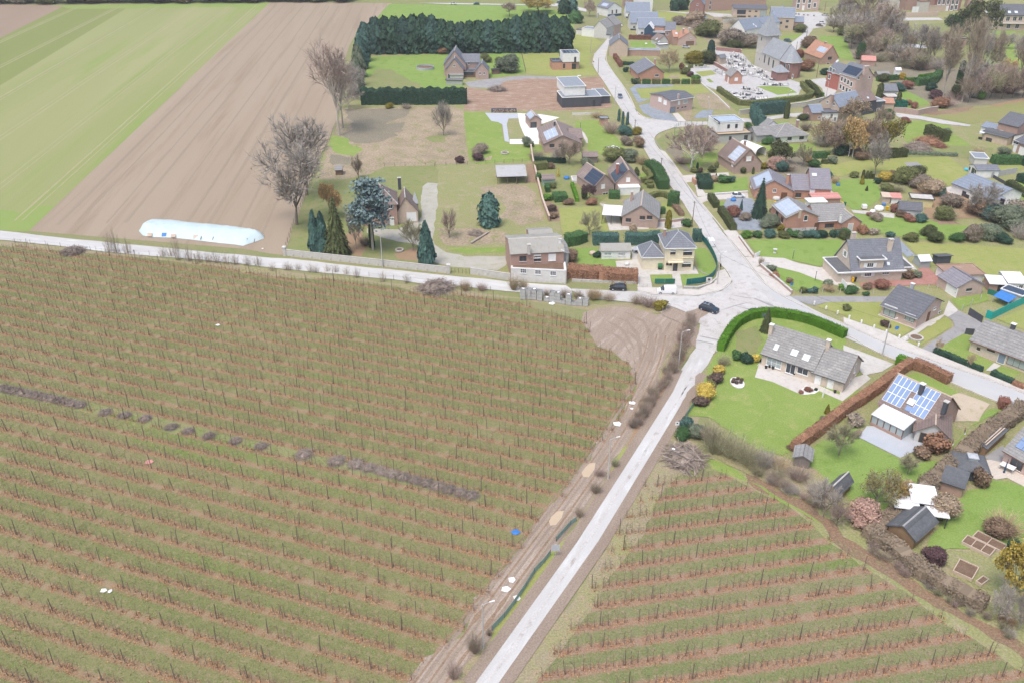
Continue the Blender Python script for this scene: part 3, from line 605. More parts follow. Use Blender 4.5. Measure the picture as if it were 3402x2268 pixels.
def hedge(s,w,h,mat,label,leaf=.13,density=13,sm=0,rough=.06,name='hedge',closed=False,z0=0.0):
    L=GS(s) if isinstance(s,str) else s
    if sm:L=smooth(L,sm)
    o2=np.array(L[0][:2]);D=[np.array(p[:2])-o2 for p in dens(L,1.0)];a=offset(D,w/2*.86);c=offset(D,-w/2*.86);n=len(D);Q=[]
    hv=[h*.92*(1+rough*.3*random.uniform(-1,1)) for _ in range(n)]
    for k in range(n-1):
        A0,A1,C0,C1=[(*q,0) for q in (a[k],a[k+1],c[k],c[k+1])];B0,B1,E0,E1=(*a[k],hv[k]),(*a[k+1],hv[k+1]),(*c[k],hv[k]),(*c[k+1],hv[k+1])
        Q+=[A0,A1,B1,B0,C1,C0,E0,E1,B0,B1,E1,E0]
        if k==0:Q+=[A0,B0,E0,C0]
        if k==n-2:Q+=[A1,C1,E1,B1]
    Q=[np.array(Q,float)];Dn=np.array(D);seg=np.linalg.norm(np.diff(Dn,axis=0),axis=1);tot=seg.sum();m_=int((tot*(2*h+w)+2*w*h)*density);leaf *= .68;m_=min(int(m_*2.1),24000)
    cum=np.concatenate([[0],np.cumsum(seg)]);u=RNG.uniform(0,tot,m_);i=np.clip(np.searchsorted(cum,u)-1,0,n-2);f=(u-cum[i])/np.maximum(seg[i],1e-6);C=Dn[i]+(Dn[i+1]-Dn[i])*f[:,None];d=(Dn[i+1]-Dn[i])/np.maximum(seg[i],1e-6)[:,None];nn=np.stack([-d[:,1],d[:,0]],1)
    t=RNG.uniform(0,2*h+w,m_);side=np.where(t<h,1.,np.where(t<2*h,-1.,0.));off=np.where(side != 0,side*w/2,t-2*h-w/2);z=np.where(side>0,t,np.where(side<0,t-h,h));lump=1+rough*.4*np.sin(u*1.9)+rough*.4*np.sin(u*.7+1)
    P3=np.concatenate([C+nn*(off*(1+rough*.5*np.sin(u*2.3+z)))[:,None],(z*lump)[:,None]],1);N3=np.concatenate([nn*side[:,None],np.where(side==0,1.,.25)[:,None]],1)
    e=RNG.random(m_)<w*h*density/max(m_,1);k=np.where(RNG.random(m_)<.5,0,n-1);lat=RNG.uniform(-w/2,w/2,m_);Pe=np.concatenate([Dn[k]+nn*lat[:,None],RNG.uniform(0,h,(m_,1))],1);P3[e]=Pe[e]
    Q.append(leafquads(P3,N3,leaf));me=npmesh(name,np.concatenate(Q),4);o=mobj(name,me,mat);o.location=(*o2,z0);return tag(o,label,'hedge')
# ------------------------------------------------------------------ vehicles
CAR=dict(hatch=dict(L=4.0,W=1.72,st=[(0,.55,.55,.80),(.12,.70,.62,.95),(.95,.93,.70,.99),(1.65,1.40,.74,1),(2.35,1.47,.74,1),(3.25,1.42,.72,1),(3.78,1.0,.70,.97),(4.0,.85,.62,.88)],cow=2,ws=3,rr=5,rg=6,belt=.92),
           suv=dict(L=4.35,W=1.82,st=[(0,.62,.60,.82),(.12,.85,.66,.96),(1.15,1.05,.72,.99),(1.85,1.60,.76,1),(2.6,1.66,.76,1),(3.75,1.62,.74,1),(4.15,1.1,.74,.98),(4.35,.9,.66,.9)],cow=2,ws=3,rr=5,rg=6,belt=1.04),
           van=dict(L=4.4,W=1.82,st=[(0,.58,.58,.82),(.12,.80,.66,.96),(.85,1.02,.72,.99),(1.55,1.68,.80,1),(2.4,1.80,.82,1),(4.2,1.80,.82,1),(4.34,1.74,.82,.99),(4.4,1.0,.78,.96)],cow=2,ws=3,rr=9,rg=9,belt=1.05,vanback=4))
def car(kind,rear,front,paint,label,name='parked_car',rails=False,cat='car'):
    if paint not in M:
        cc=dict(c_black=(.012,.013,.016),c_white=(.75,.75,.76),c_navy=(.02,.035,.06),c_teal=(.02,.09,.13),c_silver=(.45,.46,.48),c_maroon=(.16,.015,.03),c_blue=(.04,.10,.22),c_brown=(.14,.09,.07),c_bluegrey=(.13,.17,.23))[paint]
        m_,t_,b_=newmat(paint,.28,.5);b_.inputs["Base Color"].default_value=(*cc,1)
        if 'Coat Weight' in b_.inputs:b_.inputs['Coat Weight'].default_value=.5
    S=CAR[kind];a=G(rear);b=G(front);d=b-a;mid=(a+b)/2;rz=atan2(d[1],d[0]);root=empty(name,(mid[0],mid[1],.14),rz,label,cat);Lh=S['L']/2;W2=S['W']/2;belt=S['belt']
    bd,gl=MB(),MB();rows=[]
    for i,(x,zt,topk,wk) in enumerate(S['st']):
        X=Lh-x;w=W2*wk;green=S['cow']<=i<=S['rg'] and zt>belt-.12;zb=min(belt,zt) if i not in (S['cow'],S['rg']) else zt;wt=W2*topk if green and i not in (S['cow'],S['rg']) else w*.88
        rows.append([(X,-w*.96,.22),(X,-w,.55),(X,-w*.97,zb),(X,-wt,zt),(X,wt,zt),(X,w*.97,zb),(X,w,.55),(X,w*.96,.22)])
    for i in range(len(rows)-1):
        for k in range(7):
            side=k in (2,4);scr=k==3 and (i==S['cow'] or (i==S['rr']));sg=side and S['cow']<=i<S['rg'] and (S.get('vanback') is None or i<S['vanback']-1)
            (gl if (sg or scr) else bd).quad(rows[i][k],rows[i+1][k],rows[i+1][k+1],rows[i][k+1])
    bd.quad(*rows[0][::-1]);bd.quad(*rows[-1]);bd.quad(*[r[0] for r in rows],*[r[7] for r in rows][::-1])
    bd.obj('body',paint,root);gl.obj('windows','glass',root)
    p=MB()
    for sg in (-1, 1):                                            # door pillars over the side glass
        x=Lh-S['st'][4][0];zt=S['st'][4][1];wt=W2*S['st'][4][2];p.tube((x,sg*(W2*.985),belt),(x,sg*(wt+.01),zt),.04,.04,4)
    p.obj('door_pillar',paint,root)
    for xw in (Lh-.78,-Lh+.78):
        for sg in (-1,1):
            k=MB();k.tube((0,-.1,0),(0,.1,0),.31,.31,14);o=k.obj('wheel','blackmetal',root);o.location=(xw,sg*(W2-.09),.31);k=MB();k.tube((0,sg*.095,0),(0,sg*.112,0),.19,.19,10);k.obj('rim','zinc',o)
    for sg in (-1,1):
        box('headlight','skyglass',root,Lh-.16,sg*W2*.62-.15,.58,Lh-.02,sg*W2*.62+.15,.70);box('tail_light','w_red',root,-Lh-.01,sg*W2*.72-.1,.68,-Lh+.09,sg*W2*.72+.1,.92)
        box('mirror',paint,root,Lh-S['st'][2][0]-.35,sg*(W2+.08)-.08,belt,Lh-S['st'][2][0]-.22,sg*(W2+.08)+.08,belt+.14)
        if rails:box('roof_rail','zinc',root,-Lh+.75,sg*.56-.03,S['st'][4][1]+.02,Lh-1.9,sg*.56+.03,S['st'][4][1]+.08)
    if rails:
        for xx in (-.1,-.9):box('roof_bar','zinc',root,xx-.04,-.56,S['st'][4][1]+.06,xx+.04,.56,S['st'][4][1]+.1)
    if kind != 'van' :box('sunroof','glass',root,-.2,-.4,S['st'][4][1]-.015,.5,.4,S['st'][4][1]+.012)
    return root
def pole(base,top,mat,label,lamp=None,r=.15,cross=0,name='utility_pole'):
    a=G(base);p=PX(top)[0];d=ray(p);t=np.hypot(*a[:2])/np.hypot(*d[:2]);h=HCAM+d[2]*t;h=max(2.5,min(h,13));root=empty(name,(a[0],a[1],0),0,label,'pole' if name=='utility_pole' else 'lamp post')
    b=MB();b.tube((0,0,0),(0,0,h),r,r*.55,8);b.obj('shaft',mat,root)
    if cross:
        b=MB();b.box(-.5,-.05,h-.35,.5,.05,h-.25);b.obj('crossarm',mat,root)
        for x in (-.42,0,.42):
            b=MB();b.tube((x,0,h-.25),(x,0,h-.08),.05,.04,6);b.obj('insulator','trim_white',root)
    if lamp is not None:
        b=MB();e=np.array([cos(lamp),sin(lamp),0]);b.path([np.array([0,0,h-.1]),e*.5+np.array([0,0,h+.12]),e*1.1+np.array([0,0,h+.2])],.04,5);b.obj('lamp_arm','zinc',root);q=e*1.25;k=MB();k.tube((q[0]-e[0]*.35,q[1]-e[1]*.35,h+.2),(q[0]+e[0]*.35,q[1]+e[1]*.35,h+.22),.07,.11,8);k.obj('lamp_head','trim_white',root)
    root['top']=h;return root
def cable(a,b,label,sag=1.0):
    """overhead line between two poles"""
    A=np.array([*a.location[:2],a['top']-.2]);B=np.array([*b.location[:2],b['top']-.2]);k=MB();P=[A+(B-A)*t-np.array([0,0,sag*4*t*(1-t)])-A for t in np.linspace(0,1,13)];k.path(P,.022,3);o=k.obj('overhead_cable','b_wire');o.location=tuple(A);tag(o,label,'cable')
# ================================================================== THE GROUND
b_=MB();b_.quad((-4000,-400,0),(4000,-400,0),(4000,6000,0),(-4000,6000,0));tag(b_.obj('ground','g_base'),kind='structure')
def dirang(s):a,b=GS(s);return atan2(b[1]-a[1],b[0]-a[0])
FA=dirang('q 190,1505 1760,15')
sheet('far_meadow','s 1500,18 2200,15 3402,5 3402,-160 2600,-250 -600,-250 -600,14 800,12','g_dull',.0)
sheet('ploughed_strip','v -90,10 152,12 0,88 -90,133','g_plough2',0,FA)
sheet('crop_field','v 152,12 621,5 67,531 0,527 -110,520 -90,133 0,88','g_crop',0,FA)
sheet('crop_strip','v 152,12 300,14 0,197 -90,250 -90,133 0,88','g_crop2',0,FA)
sheet('crop_headland','q -120,1330 0,1365 120,1390 200,1350 360,1340 190,1505 0,1500 -120,1490','g_cropb',.5,FA)
sheet('crop_headland','q 330,38 1760,12 1700,70 1500,48 500,60','g_cropb',.6,FA)
sheet('ploughed_field','v 621,5 900,8 886,22 a0 1500,95 1300,330 1120,420 1020,600 930,900 890,1300 870,1500 a1 850,300 740,560 600,800 a2 320,330 200,650 170,740 0,720 v 560,572 67,531','g_plough',0,FA)
sheet('meadow','a0 1545,56 b0 1050,72 b0 1330,66 b0 1880,150 b0 1990,330 b0 1900,640 a0 1300,560 a0 1300,330 a0 1505,95','g_bright',.4)
sheet('village_ground','b0 1950,330 c0 0,470 c0 350,560 c0 1000,130 d0 800,120 e0 2352,-20 s 3700,-20 s 3700,2500 s 3402,2150 v 2352,1568 v 1640,1070 v 1605,770 v 1530,640 v 1100,640 v 660,575 a1 740,600 a1 850,300 a0 1170,1100 a0 1300,740','g_rough',.3)
# orchards: sheets turned so that their tree rows run along local x
SPC=3.35
LA=dirang('m 0,130 2352,690');RA=dirang('p 265,335 1720,150');LREF=G('m 1200,418')[:2];RREF=G('p 1000,245')[:2]
LPOLY='v -260,520 -120,548 0,562 330,592 640,630 900,658 1190,694 1352,742 1370,792 1450,828 1470,868 1440,950 1335,1080 1205,1250 1085,1420 935,1580 870,1680 -420,1680'
RPOLY='v 1478,1110 1545,1088 1640,1080 1790,1150 1950,1275 2130,1400 2352,1545 2480,1680 1150,1680 1225,1570 1350,1370'
stripes('orchard_l',SPC,(.265,.17,.10),(.29,.225,.145),(.16,.18,.068),(.21,.205,.095),.36,(.15,.22,.05))
stripes('orchard_r',SPC,(.29,.175,.12),(.31,.23,.165),(.17,.195,.08),(.215,.212,.11),.42,(.14,.21,.05))
sheet('orchard_floor',LPOLY,'orchard_l',.5,LA,ref=LREF);sheet('orchard_floor',RPOLY,'orchard_r',.5,RA,ref=RREF)
sheet('grass_alley','m -200,150 0,190 800,360 1500,520 2352,720 v 1110,1125 1105,1150 900,1105 m 2352,800 1500,620 800,450 0,290 -200,250','g_dull',.35,LA)
sheet('hedgerow_strip','l -300,365 0,392 920,495 2352,640 a2 1000,1030 2352,1160 b2 480,1190 b2 1280,1290 b2 2352,1390 c2 700,1360 c2 1250,1400 c2 1480,1480 c2 1100,1490 b2 2352,1480 b2 1200,1300 b2 0,1240 a2 1300,1090 a2 0,1010 l 1500,570 l 0,440 l -300,415','g_verge',.5)
TRA=dirang('v 1060,1500 1330,1130')
sheet('mud_track','v 1340,718 1430,706 1545,722 1590,735 1570,775 1545,800 1512,880 1458,1000 1362,1160 1205,1372 1056,1568 1000,1680 850,1680 930,1580 1080,1420 1200,1250 1330,1080 1435,950 1462,870 1445,832 1372,795','g_mud',.9,TRA)
TC=smooth(GS('v 1525,770 1512,830 1480,900 1425,995 1335,1130 1205,1305 1085,1470 965,1640'),2)
for k_,(o_,w_,m_) in enumerate(((-2.4,.5,'g_mudd'),(-1.5,.3,'g_soil'),(-.7,.4,'g_mudd'),(.35,.35,'g_soil'),(1.1,.5,'g_mudd'),(2.0,.35,'g_mudd'),(-3.1,.3,'g_soil'))):
    L_=dens(offset(TC,o_),2.5);sheet('wheel_rut',list(offset(L_,w_/2))+list(offset(L_,-w_/2))[::-1],m_,.22,TRA)
for k_,s_ in enumerate(('v 1400,722 1440,735 1470,770 1475,830 1470,830 1464,772 1436,738','v 1430,715 1480,735 1505,780 1500,840 1495,840 1498,782 1476,740','v 1470,725 1520,750 1530,790 1524,790 1514,753','v 1380,750 1420,770 1450,810 1445,812 1416,775','v 1410,750 1450,765 1490,800 1486,802 1448,770','v 1520,735 1500,770 1490,830 1485,828 1494,768','v 1545,735 1530,765 1515,800 1511,797 1524,762','v 1390,735 1425,750 1455,790 1462,835 1456,835 1450,793 1422,754')):sheet('wheel_rut',s_,'g_mudd',.25,TRA)
sheet('puddle','o 1400,780 1440,745 1500,740 1490,810 1430,890 1370,885 1355,840','puddle',.25);sheet('puddle','o 1040,1300 1100,1245 1170,1240 1150,1310 1090,1385 1030,1395 1015,1350','puddle',.25)
sheet('road_verge','v 1592,735 1612,768 1545,880 1470,1015 1390,1140 1300,1290 1190,1440 1090,1568 1030,1650 985,1680 1040,1568 1190,1370 1350,1160 1450,1000 1510,880 1545,800','g_verge',.4)
sheet('leaf_litter_strip','v 1590,742 1605,765 1545,870 1470,1010 1400,1120 1385,1120 1450,1000 1512,880 1550,800','g_leaf',.4)
sheet('grass_verge','k 1900,0 2040,0 1290,1080 1090,1170 1130,1000 1560,420','g_yellow',.4);sheet('grass_verge','o 1780,590 1870,560 1640,890 1690,740','g_yellow',.4)
sheet('road_verge','s 2400,1172 2330,1290 2258,1400 2160,1560 2010,1830 1700,2268 1620,2400 1700,2400 1780,2268 2080,1850 2210,1620 2290,1560 2320,1450 2350,1320','g_verge',.5)
sheet('leaf_strip','h 1180,650 1420,760 1700,930 2000,1080 2250,1300 j 0,-60 j 130,0 400,150 900,520 1500,860 2010,1130 2300,1400 2300,1600 2010,1300 1500,960 900,640 350,300 0,90 h 2270,1390 h 1850,1150 h 1300,850','g_leafd',.8)
sheet('grass_strip','h 770,550 880,580 1180,720 1320,840 1230,830 840,690','g_lawn',.4);sheet('grass_strip','h 1330,850 1640,1020 1900,1170 2250,1390 2230,1395 1880,1190 1600,1030','g_lawn',.3)
# ---- village plots
sheet('back_lawn','a0 1300,745 b0 300,700 660,720 900,700 1290,690 1360,960 900,1020 560,1000 540,1200 a0 2352,1195 a0 1180,1195 a0 1165,1080','g_bright',.25);sheet('worn_lawn','a0 1390,900 1560,905 1700,980 2000,1150 1180,1185 1220,1060','g_dull',.8)
sheet('side_meadow','b0 1300,690 1780,660 c0 0,440 c0 280,490 c0 400,560 c0 270,650 c0 225,770 c0 245,880 b0 2230,880 2300,980 1800,1005 1360,955','g_yellow',.3)
sheet('building_plot','b0 555,1140 880,1180 1060,1065 1400,1022 1790,1028 2352,1000 c0 440,1150 c0 520,1400 b0 2352,1420 1850,1445 1250,1445 555,1445','g_dirt',.3)
sheet('gravel_drive','b0 570,1075 800,1040 1300,990 1780,1005 1780,1034 1400,1024 1080,1060 1010,1130 860,1148 640,1140','asphalt',.3)
sheet('wasteland','a1 940,120 2352,95 b1 550,160 b1 610,740 b1 590,850 a1 2010,865 a1 1480,880 a1 1300,980 a1 950,1050 a1 640,1050 a1 740,600 a1 840,400','g_dry',.5)
sheet('bramble_patch','a1 960,130 1800,130 1760,230 1500,310 1660,480 1400,560 1100,580 930,480 1060,400 1080,290 980,250','g_bramble',1.0);sheet('bramble_patch','a1 780,720 1080,770 1000,860 800,860','g_bramble',.8);sheet('bramble_patch','a1 1500,330 1750,300 1720,420 1560,450','g_bramble',.6)
sheet('grass_patch','a1 820,470 1000,510 1050,600 1200,650 1100,740 850,700 750,580','g_lawn',.7);sheet('grass_patch','a1 2010,500 2352,450 b1 320,480 b1 300,560 a1 2100,560','g_dull',.6)
sheet('garden_lawn','b1 548,163 830,178 900,280 1040,300 1062,520 1150,592 1320,590 1440,600 1562,600 1572,690 1430,800 700,850 610,740','g_lawn',.1);sheet('heap_patch','b1 680,800 920,740 900,790 700,830','g_dry',.5)
sheet('slab_terrace','b1 828,180 1250,185 1262,250 1135,255 1112,330 1145,560 1085,548 1055,330 1000,300 910,285','paveblue');sheet('gravel_yard','b1 1252,185 1560,200 1800,240 1560,330 1540,480 1530,590 1150,585 1150,525 1370,520 1330,450 1280,330','gravelw')
sheet('villa_grounds','a1 640,1050 1000,1040 1300,975 1480,880 2010,868 2170,870 b1 190,900 b1 240,960 b1 190,1400 a2 2130,0 a2 2100,560 a2 1880,680 a2 2100,860 a2 1400,800 a2 200,690 a2 300,340 a1 560,1100','g_dull',.3)
sheet('leafy_ground','a2 560,560 1180,420 1250,640 1180,760 700,710 540,690','g_leaf',.6);sheet('leafy_ground','a2 1600,720 1900,640 1930,820 1650,790','g_leaf',.5)
sheet('rough_paddock','b1 230,880 900,868 960,1100 1370,1100 1380,850 1440,830 1570,1568 b2 1670,305 1440,320 1100,460 1100,650 330,640 160,480 200,0 b1 180,1400','g_rough',.3)
sheet('dry_patch','b1 760,1150 1200,1100 1500,1220 1560,1500 1000,1560 1050,1350 780,1280','g_dry',1.0);sheet('dry_patch','b2 180,380 640,380 1090,440 1095,590 640,600 300,600','g_dry',.6);sheet('soil_patch','b1 1360,850 1440,840 1510,1090 1370,1090','g_soil',.5);sheet('dry_patch','b2 1050,230 1560,90 1600,290 1300,360','g_dry',.7)
sheet('driveway','a1 1975,1140 2040,1090 2175,1100 2150,1568 a2 2120,330 2110,540 b2 170,600 330,705 560,757 1092,750 1112,840 990,937 640,905 380,890 190,845 a2 1900,600 1640,560 1250,450 1250,395 1640,405 1930,300 a1 1965,1500','drive_old',.3)
sheet('grass_patch','b2 330,640 700,650 1100,640 1100,700 780,715 560,715 400,680','g_lawn',.3)
sheet('house_lawn','c1 40,282 300,272 480,345 520,445 640,565 770,745 430,745 350,720 200,720 205,600 140,420 50,370','g_lawn',.2);sheet('garden_path','c1 110,395 160,440 205,520 212,575 180,570 150,490 100,430','pave',.1)
sheet('house_lawn','c1 0,1412 360,1402 c2 365,112 495,425 260,472 b2 1855,470 1800,250 1768,130','g_yellow',.2);sheet('paving','c2 345,60 400,100 490,420 1000,400 1000,340 640,355 600,110','concrete')
sheet('garden_beds','b1 1450,820 2352,800 c1 480,880 c1 480,1260 c1 360,1375 b1 2330,1392 b1 1640,1380','g_dull',.3);sheet('garden_beds','b2 1570,20 1640,20 1780,110 1830,470 1800,300 1680,300','g_soil',.2)
sheet('side_lawn','c2 480,420 1180,412 1540,385 1600,470 1200,505 260,480','g_dull',.2);sheet('house_lawn','c2 20,640 320,635 385,790 570,792 585,890 400,905 0,865 b2 2040,845 2025,690','g_bright',.15)
sheet('paving','c2 1110,310 1210,285 1450,295 1550,320 1440,372 1250,402 1105,395','pave');sheet('front_lawn','c2 1055,62 1270,55 1342,162 1120,152','g_yellow');sheet('hedged_lawn','c1 870,980 960,960 1020,1040 900,1060','g_lawn',.1);sheet('garden_beds','c1 880,1080 1260,1200 920,1210','g_dull',.2)
sheet('driveway','c2 768,632 942,642 995,885 1600,885 1652,985 1410,990 1445,1180 1338,1185 1304,990 1015,995 1048,1170 855,1165 865,960 798,905','concrete');sheet('lawn_patch','c2 1018,1000 1300,994 1315,1080 1040,1092','g_lawn');sheet('corner_lawn','c2 1410,996 1657,988 1590,650 1740,650 1800,720 1865,860 1882,960 1850,1040 1740,1085 1455,1140','g_bright',.05);sheet('terrace','c2 568,820 790,800 810,910 585,898','concrete')
sheet('slope_bed','c1 1110,540 1180,480 1310,420 1330,560 1215,650 1180,700 1120,640','g_dull',.2);sheet('corner_lawn','c1 1340,420 1460,378 1440,525 1340,525','g_bright',.1);sheet('shrub_bank','c1 1215,660 1350,560 1460,720 1560,900 1520,970 1400,850','g_bramble',.3);sheet('garden_lawn','c1 1400,740 1900,680 1990,800 1740,830 1560,930 1480,860','g_lawn',.3)
sheet('driveway','c1 1430,1000 1520,990 2040,955 2050,1000 1800,1005 1600,1020 1560,1080 1480,1090','pave');sheet('garden_lawn','c1 1790,1120 2000,1080 2285,1010 2300,1180 1830,1222','g_bright',.1);sheet('driveway','c1 1620,1285 1740,1262 2290,1222 2300,1300 1855,1312 1740,1335 1690,1360','pave');sheet('pavement_strip','c1 1600,1100 1650,1110 1760,1260 1640,1270','pave',.1)
sheet('front_garden','c1 1890,1340 2010,1335 2300,1310 d1 330,1568 d1 60,1568','g_lawn',.2);sheet('slate_garden','d2 0,130 60,0 380,0 560,250 690,330 560,300 500,420 180,410','slatebed',.2)
sheet('slate_slope','c1 868,82 1090,38 1250,150 1385,290 1280,302 1060,252 930,180','slatebed');sheet('slate_slope','c0 755,1160 840,1100 1320,1108 1320,1130 1000,1145 835,1160 905,1290 1035,1290 860,1345','slatebed');sheet('slate_slope','c1 1560,255 1640,190 1700,150 1840,140 1820,240','slatebed',.1)
sheet('bank_lawn','c0 830,1160 1680,1108 1800,1205 1630,1220 1100,1240 1025,1290 905,1290','g_yellow',.1);sheet('rubble_slope','c0 1620,1230 1900,1230 2100,1440 1700,1420 1640,1330','g_dry',.6);sheet('shrub_slope','c1 1410,150 1560,120 1600,250 1500,290','g_dry',.3);sheet('driveway','c1 1310,190 1380,180 1500,300 1390,300','pave')
sheet('scrub','c0 1330,270 2300,190 2352,500 1870,610 1650,450 1340,330','g_dry',.5);sheet('back_lawn','c0 1090,150 1480,168 1510,225 1300,275 1130,275','g_yellow',.2);sheet('scrub','d0 0,310 320,320 260,500 0,460','g_dry',.4);sheet('back_lawn','d0 60,385 280,390 270,480 130,480','g_bright',.2)
sheet('hedged_lawn','c0 750,545 1060,540 1100,640 775,625','g_bright',.1);sheet('garden_beds','c0 560,780 1480,760 1660,1000 1660,1060 720,1060 600,900','g_dull',.2);sheet('garden_lawn','c0 1190,940 1480,940 1650,1010 1560,1050 1190,1045','g_yellow',.2);sheet('dry_patch','c0 1270,990 1400,980 1390,1030 1260,1020','g_dry',.3)
sheet('churchyard','c0 1870,620 d0 250,690 390,845 860,1030 1085,1110 1010,1185 985,1265 600,1305 265,1352 0,1190 c0 1900,1185 c0 1720,1110 c0 1480,860 c0 1860,850','gravelg',.1)
sheet('grave_lawn','d0 440,1130 640,1125 860,1140 975,1212 720,1242','g_lawn',.1);sheet('grave_lawn','d0 590,1290 720,1265 1000,1238 1005,1272 600,1322','g_lawn',.1);sheet('grave_lawn','c0 1600,940 1815,920 1885,972 1700,1003','g_yellow',.1);sheet('grave_lawn','c0 1750,1035 1790,1028 1850,1075 1800,1080','g_lawn',.1)
sheet('church_bank','d0 0,1275 270,1400 1200,1290 1310,1325 900,1400 400,1440 190,1455','g_dull',.2)
sheet('orange_house_lawn','d0 1180,700 1280,470 1600,480 1650,620 1745,800 1500,760 1160,860 1040,795 1050,690','g_bright',.3);sheet('square_lawn','d0 765,475 1040,440 1010,500 930,515 780,505','g_lawn',.1)
sheet('park_meadow','e0 340,420 900,330 1350,300 1900,400 2352,395 2600,420 2600,950 1750,945 1300,900 600,700 450,560','g_dull',.4);sheet('park_lawn','e0 1650,620 2352,560 2600,600 2600,900 1780,930','g_lawn',.4);sheet('court_lawn','e0 1900,405 2240,410 2240,440 1870,460','g_bright',.1);sheet('bank_lawn','e0 410,280 490,290 540,390 410,380','g_lawn',.2)
sheet('garden_lawn','e0 690,1160 1090,1180 1105,1370 830,1410 740,1200','g_bright',.2);sheet('woodland_floor','e0 0,480 330,300 900,700 1300,880 2352,960 2600,1000 2600,1300 1350,1420 800,1180 640,1000 180,860','g_bramble',.6)
sheet('far_pasture','e1 970,195 1250,150 1900,105 2352,20 2700,-20 2700,420 2352,345 1900,300 1640,320 1300,262','g_field',.3);sheet('soil_patch','e1 1000,190 1300,150 1700,90 1640,150 1200,220','g_soil',.5);sheet('soil_patch','e1 1900,80 2352,-10 2352,30 2000,100','g_leaf',.5)
sheet('garden_lawn','e1 770,290 1000,285 1400,350 1420,450 1660,600 1500,640 1340,600 1060,480 830,600 780,500','g_lawn',.3);sheet('rough_paddock','e1 830,600 1340,600 1660,610 1950,640 1900,800 1370,750 820,760','g_dull',.4)
sheet('long_lawn','e1 -320,850 -60,840 250,790 500,790 820,760 1370,750 1620,960 1590,1010 1420,1115 1310,1145 980,960 620,930 200,960 -60,1010 -260,960','g_yellow',.2);sheet('garden_lawn','d1 1380,1130 1500,1050 1800,1040 1990,1060 2060,1200 2085,1290 1900,1410 1700,1450 1400,1160','g_bright',.15)
sheet('garden_lawn','d1 550,325 870,285 850,310 690,345 700,385 545,390','g_bright');sheet('garden_lawn','d1 310,590 700,585 1200,578 1225,690 860,690 740,640 560,670 380,600','g_lawn',.15);sheet('garden_beds','d1 560,680 1220,700 1230,1010 700,1000','g_bramble',.4);sheet('terrace','d1 1360,1160 1480,1240 1480,1260 1370,1250','pave',.1)
sheet('side_lawn','e1 1780,1060 1930,1050 2352,1290 2700,1480 2700,1620 2352,1460 2150,1270','g_lawn',.1);sheet('side_lawn','e1 1990,885 2290,860 2352,895 2230,960 2050,930','g_yellow',.1);sheet('garden_lawn','e1 2060,1060 2352,1100 2352,1200 2130,1110','g_lawn',.1);sheet('paving','e1 1890,860 2100,965 1950,990 1880,960','concrete');sheet('slab_patch','e1 785,830 960,822 1078,900 860,905','asphalt',.2);sheet('soil_patch','e1 940,1000 1330,1150 1500,1250 1900,1450 2000,1568 1100,1560 900,1200','g_leaf',.7);sheet('terrace','e1 1310,1160 1400,1140 1530,1260 1370,1220','pave');sheet('terrace','e1 2130,1330 2330,1420 2200,1430 2080,1390','pave')
sheet('back_meadow','e2 800,565 1200,585 1600,605 2352,655 2700,690 2700,1130 2352,1040 1880,1110 1400,900 1130,870 960,750','g_yellow',.2);sheet('back_lawn','e2 130,200 660,245 1180,305 1660,360 1570,580 1000,530 600,480 200,390','g_bright',.3);sheet('soil_patch','e2 1140,280 1400,260 1560,350 1250,350','g_soil',.5);sheet('scrap_yard','e2 100,150 660,200 660,260 130,190','concrete',.2)
sheet('villa_lawn','d2 330,538 1560,538 1520,790 1412,798 1402,850 1262,890 950,820 480,752 350,600','g_bright',.1);sheet('villa_lawn','d2 690,900 950,942 1320,1082 1280,1180 950,1205 780,1090','g_bright',.1)
sheet('driveway','d2 280,772 470,758 800,780 1000,850 1270,902 1402,870 1412,800 1520,790 1600,1000 1680,1100 1810,1180 1500,1140 1200,1045 1000,965 690,892 500,862 395,912','pave',.05);sheet('brick_yard','e2 200,1110 340,1080 900,1060 990,905 1110,905 1340,1130 1000,1130 620,1150 260,1180','redpave');sheet('vegetable_bed','e2 690,560 760,560 930,740 830,770 700,620','slatebed',.1);sheet('garden_path','e2 690,690 740,720 960,930 900,930','pave',.1)
sheet('asphalt_lane','d2 820,1292 950,1270 2150,1280 2120,1352 1500,1352 1330,1362 1195,1402','asphalt');sheet('front_lawn','d2 1205,1402 1400,1352 2080,1350 g 510,26 480,180 905,370 740,478 560,400 0,215 d2 1640,1540','g_yellow',.05)
sheet('terrace','g 445,185 500,150 950,330 1300,180 1310,195 930,372','pave');sheet('garden_path','g 740,492 960,362 1160,250 1310,195 1200,290 1195,325 1100,330 820,520','concrete',.05);sheet('patio','g 1300,185 1370,0 1495,130 1360,215','concrete')
sheet('asphalt_drive','g 1000,632 1450,330 1420,260 1360,212 1500,130 1822,292 1725,400 1285,590 1150,690','asphalt');sheet('island_lawn','g 822,532 1200,290 1210,260 1345,218 1405,290 1400,345 985,592','g_yellow');sheet('front_lawn','g 1178,645 1560,430 1705,470 1635,645 1955,805 1855,905 1300,712','g_lawn');sheet('front_lawn','g 1960,905 2060,852 2310,920 2200,1010','g_lawn');sheet('garden_path','g 1850,905 1960,805 2050,840 1940,915','concrete');sheet('garden_lawn','g 1400,-30 1860,-90 1900,0 1600,70 1540,130','g_lawn',.1);sheet('garden_lawn','g 2000,240 2352,110 2600,200 2600,500 2352,380','g_yellow',.1)
sheet('corner_garden','f 480,720 545,650 720,330 1000,215 1240,190 1700,260 2190,450 2180,600 2352,640 2352,1330 1950,1500 h 1850,480 1760,520 1400,430 800,20 500,0 f 0,1568 f 250,1240','g_lawn',.15)
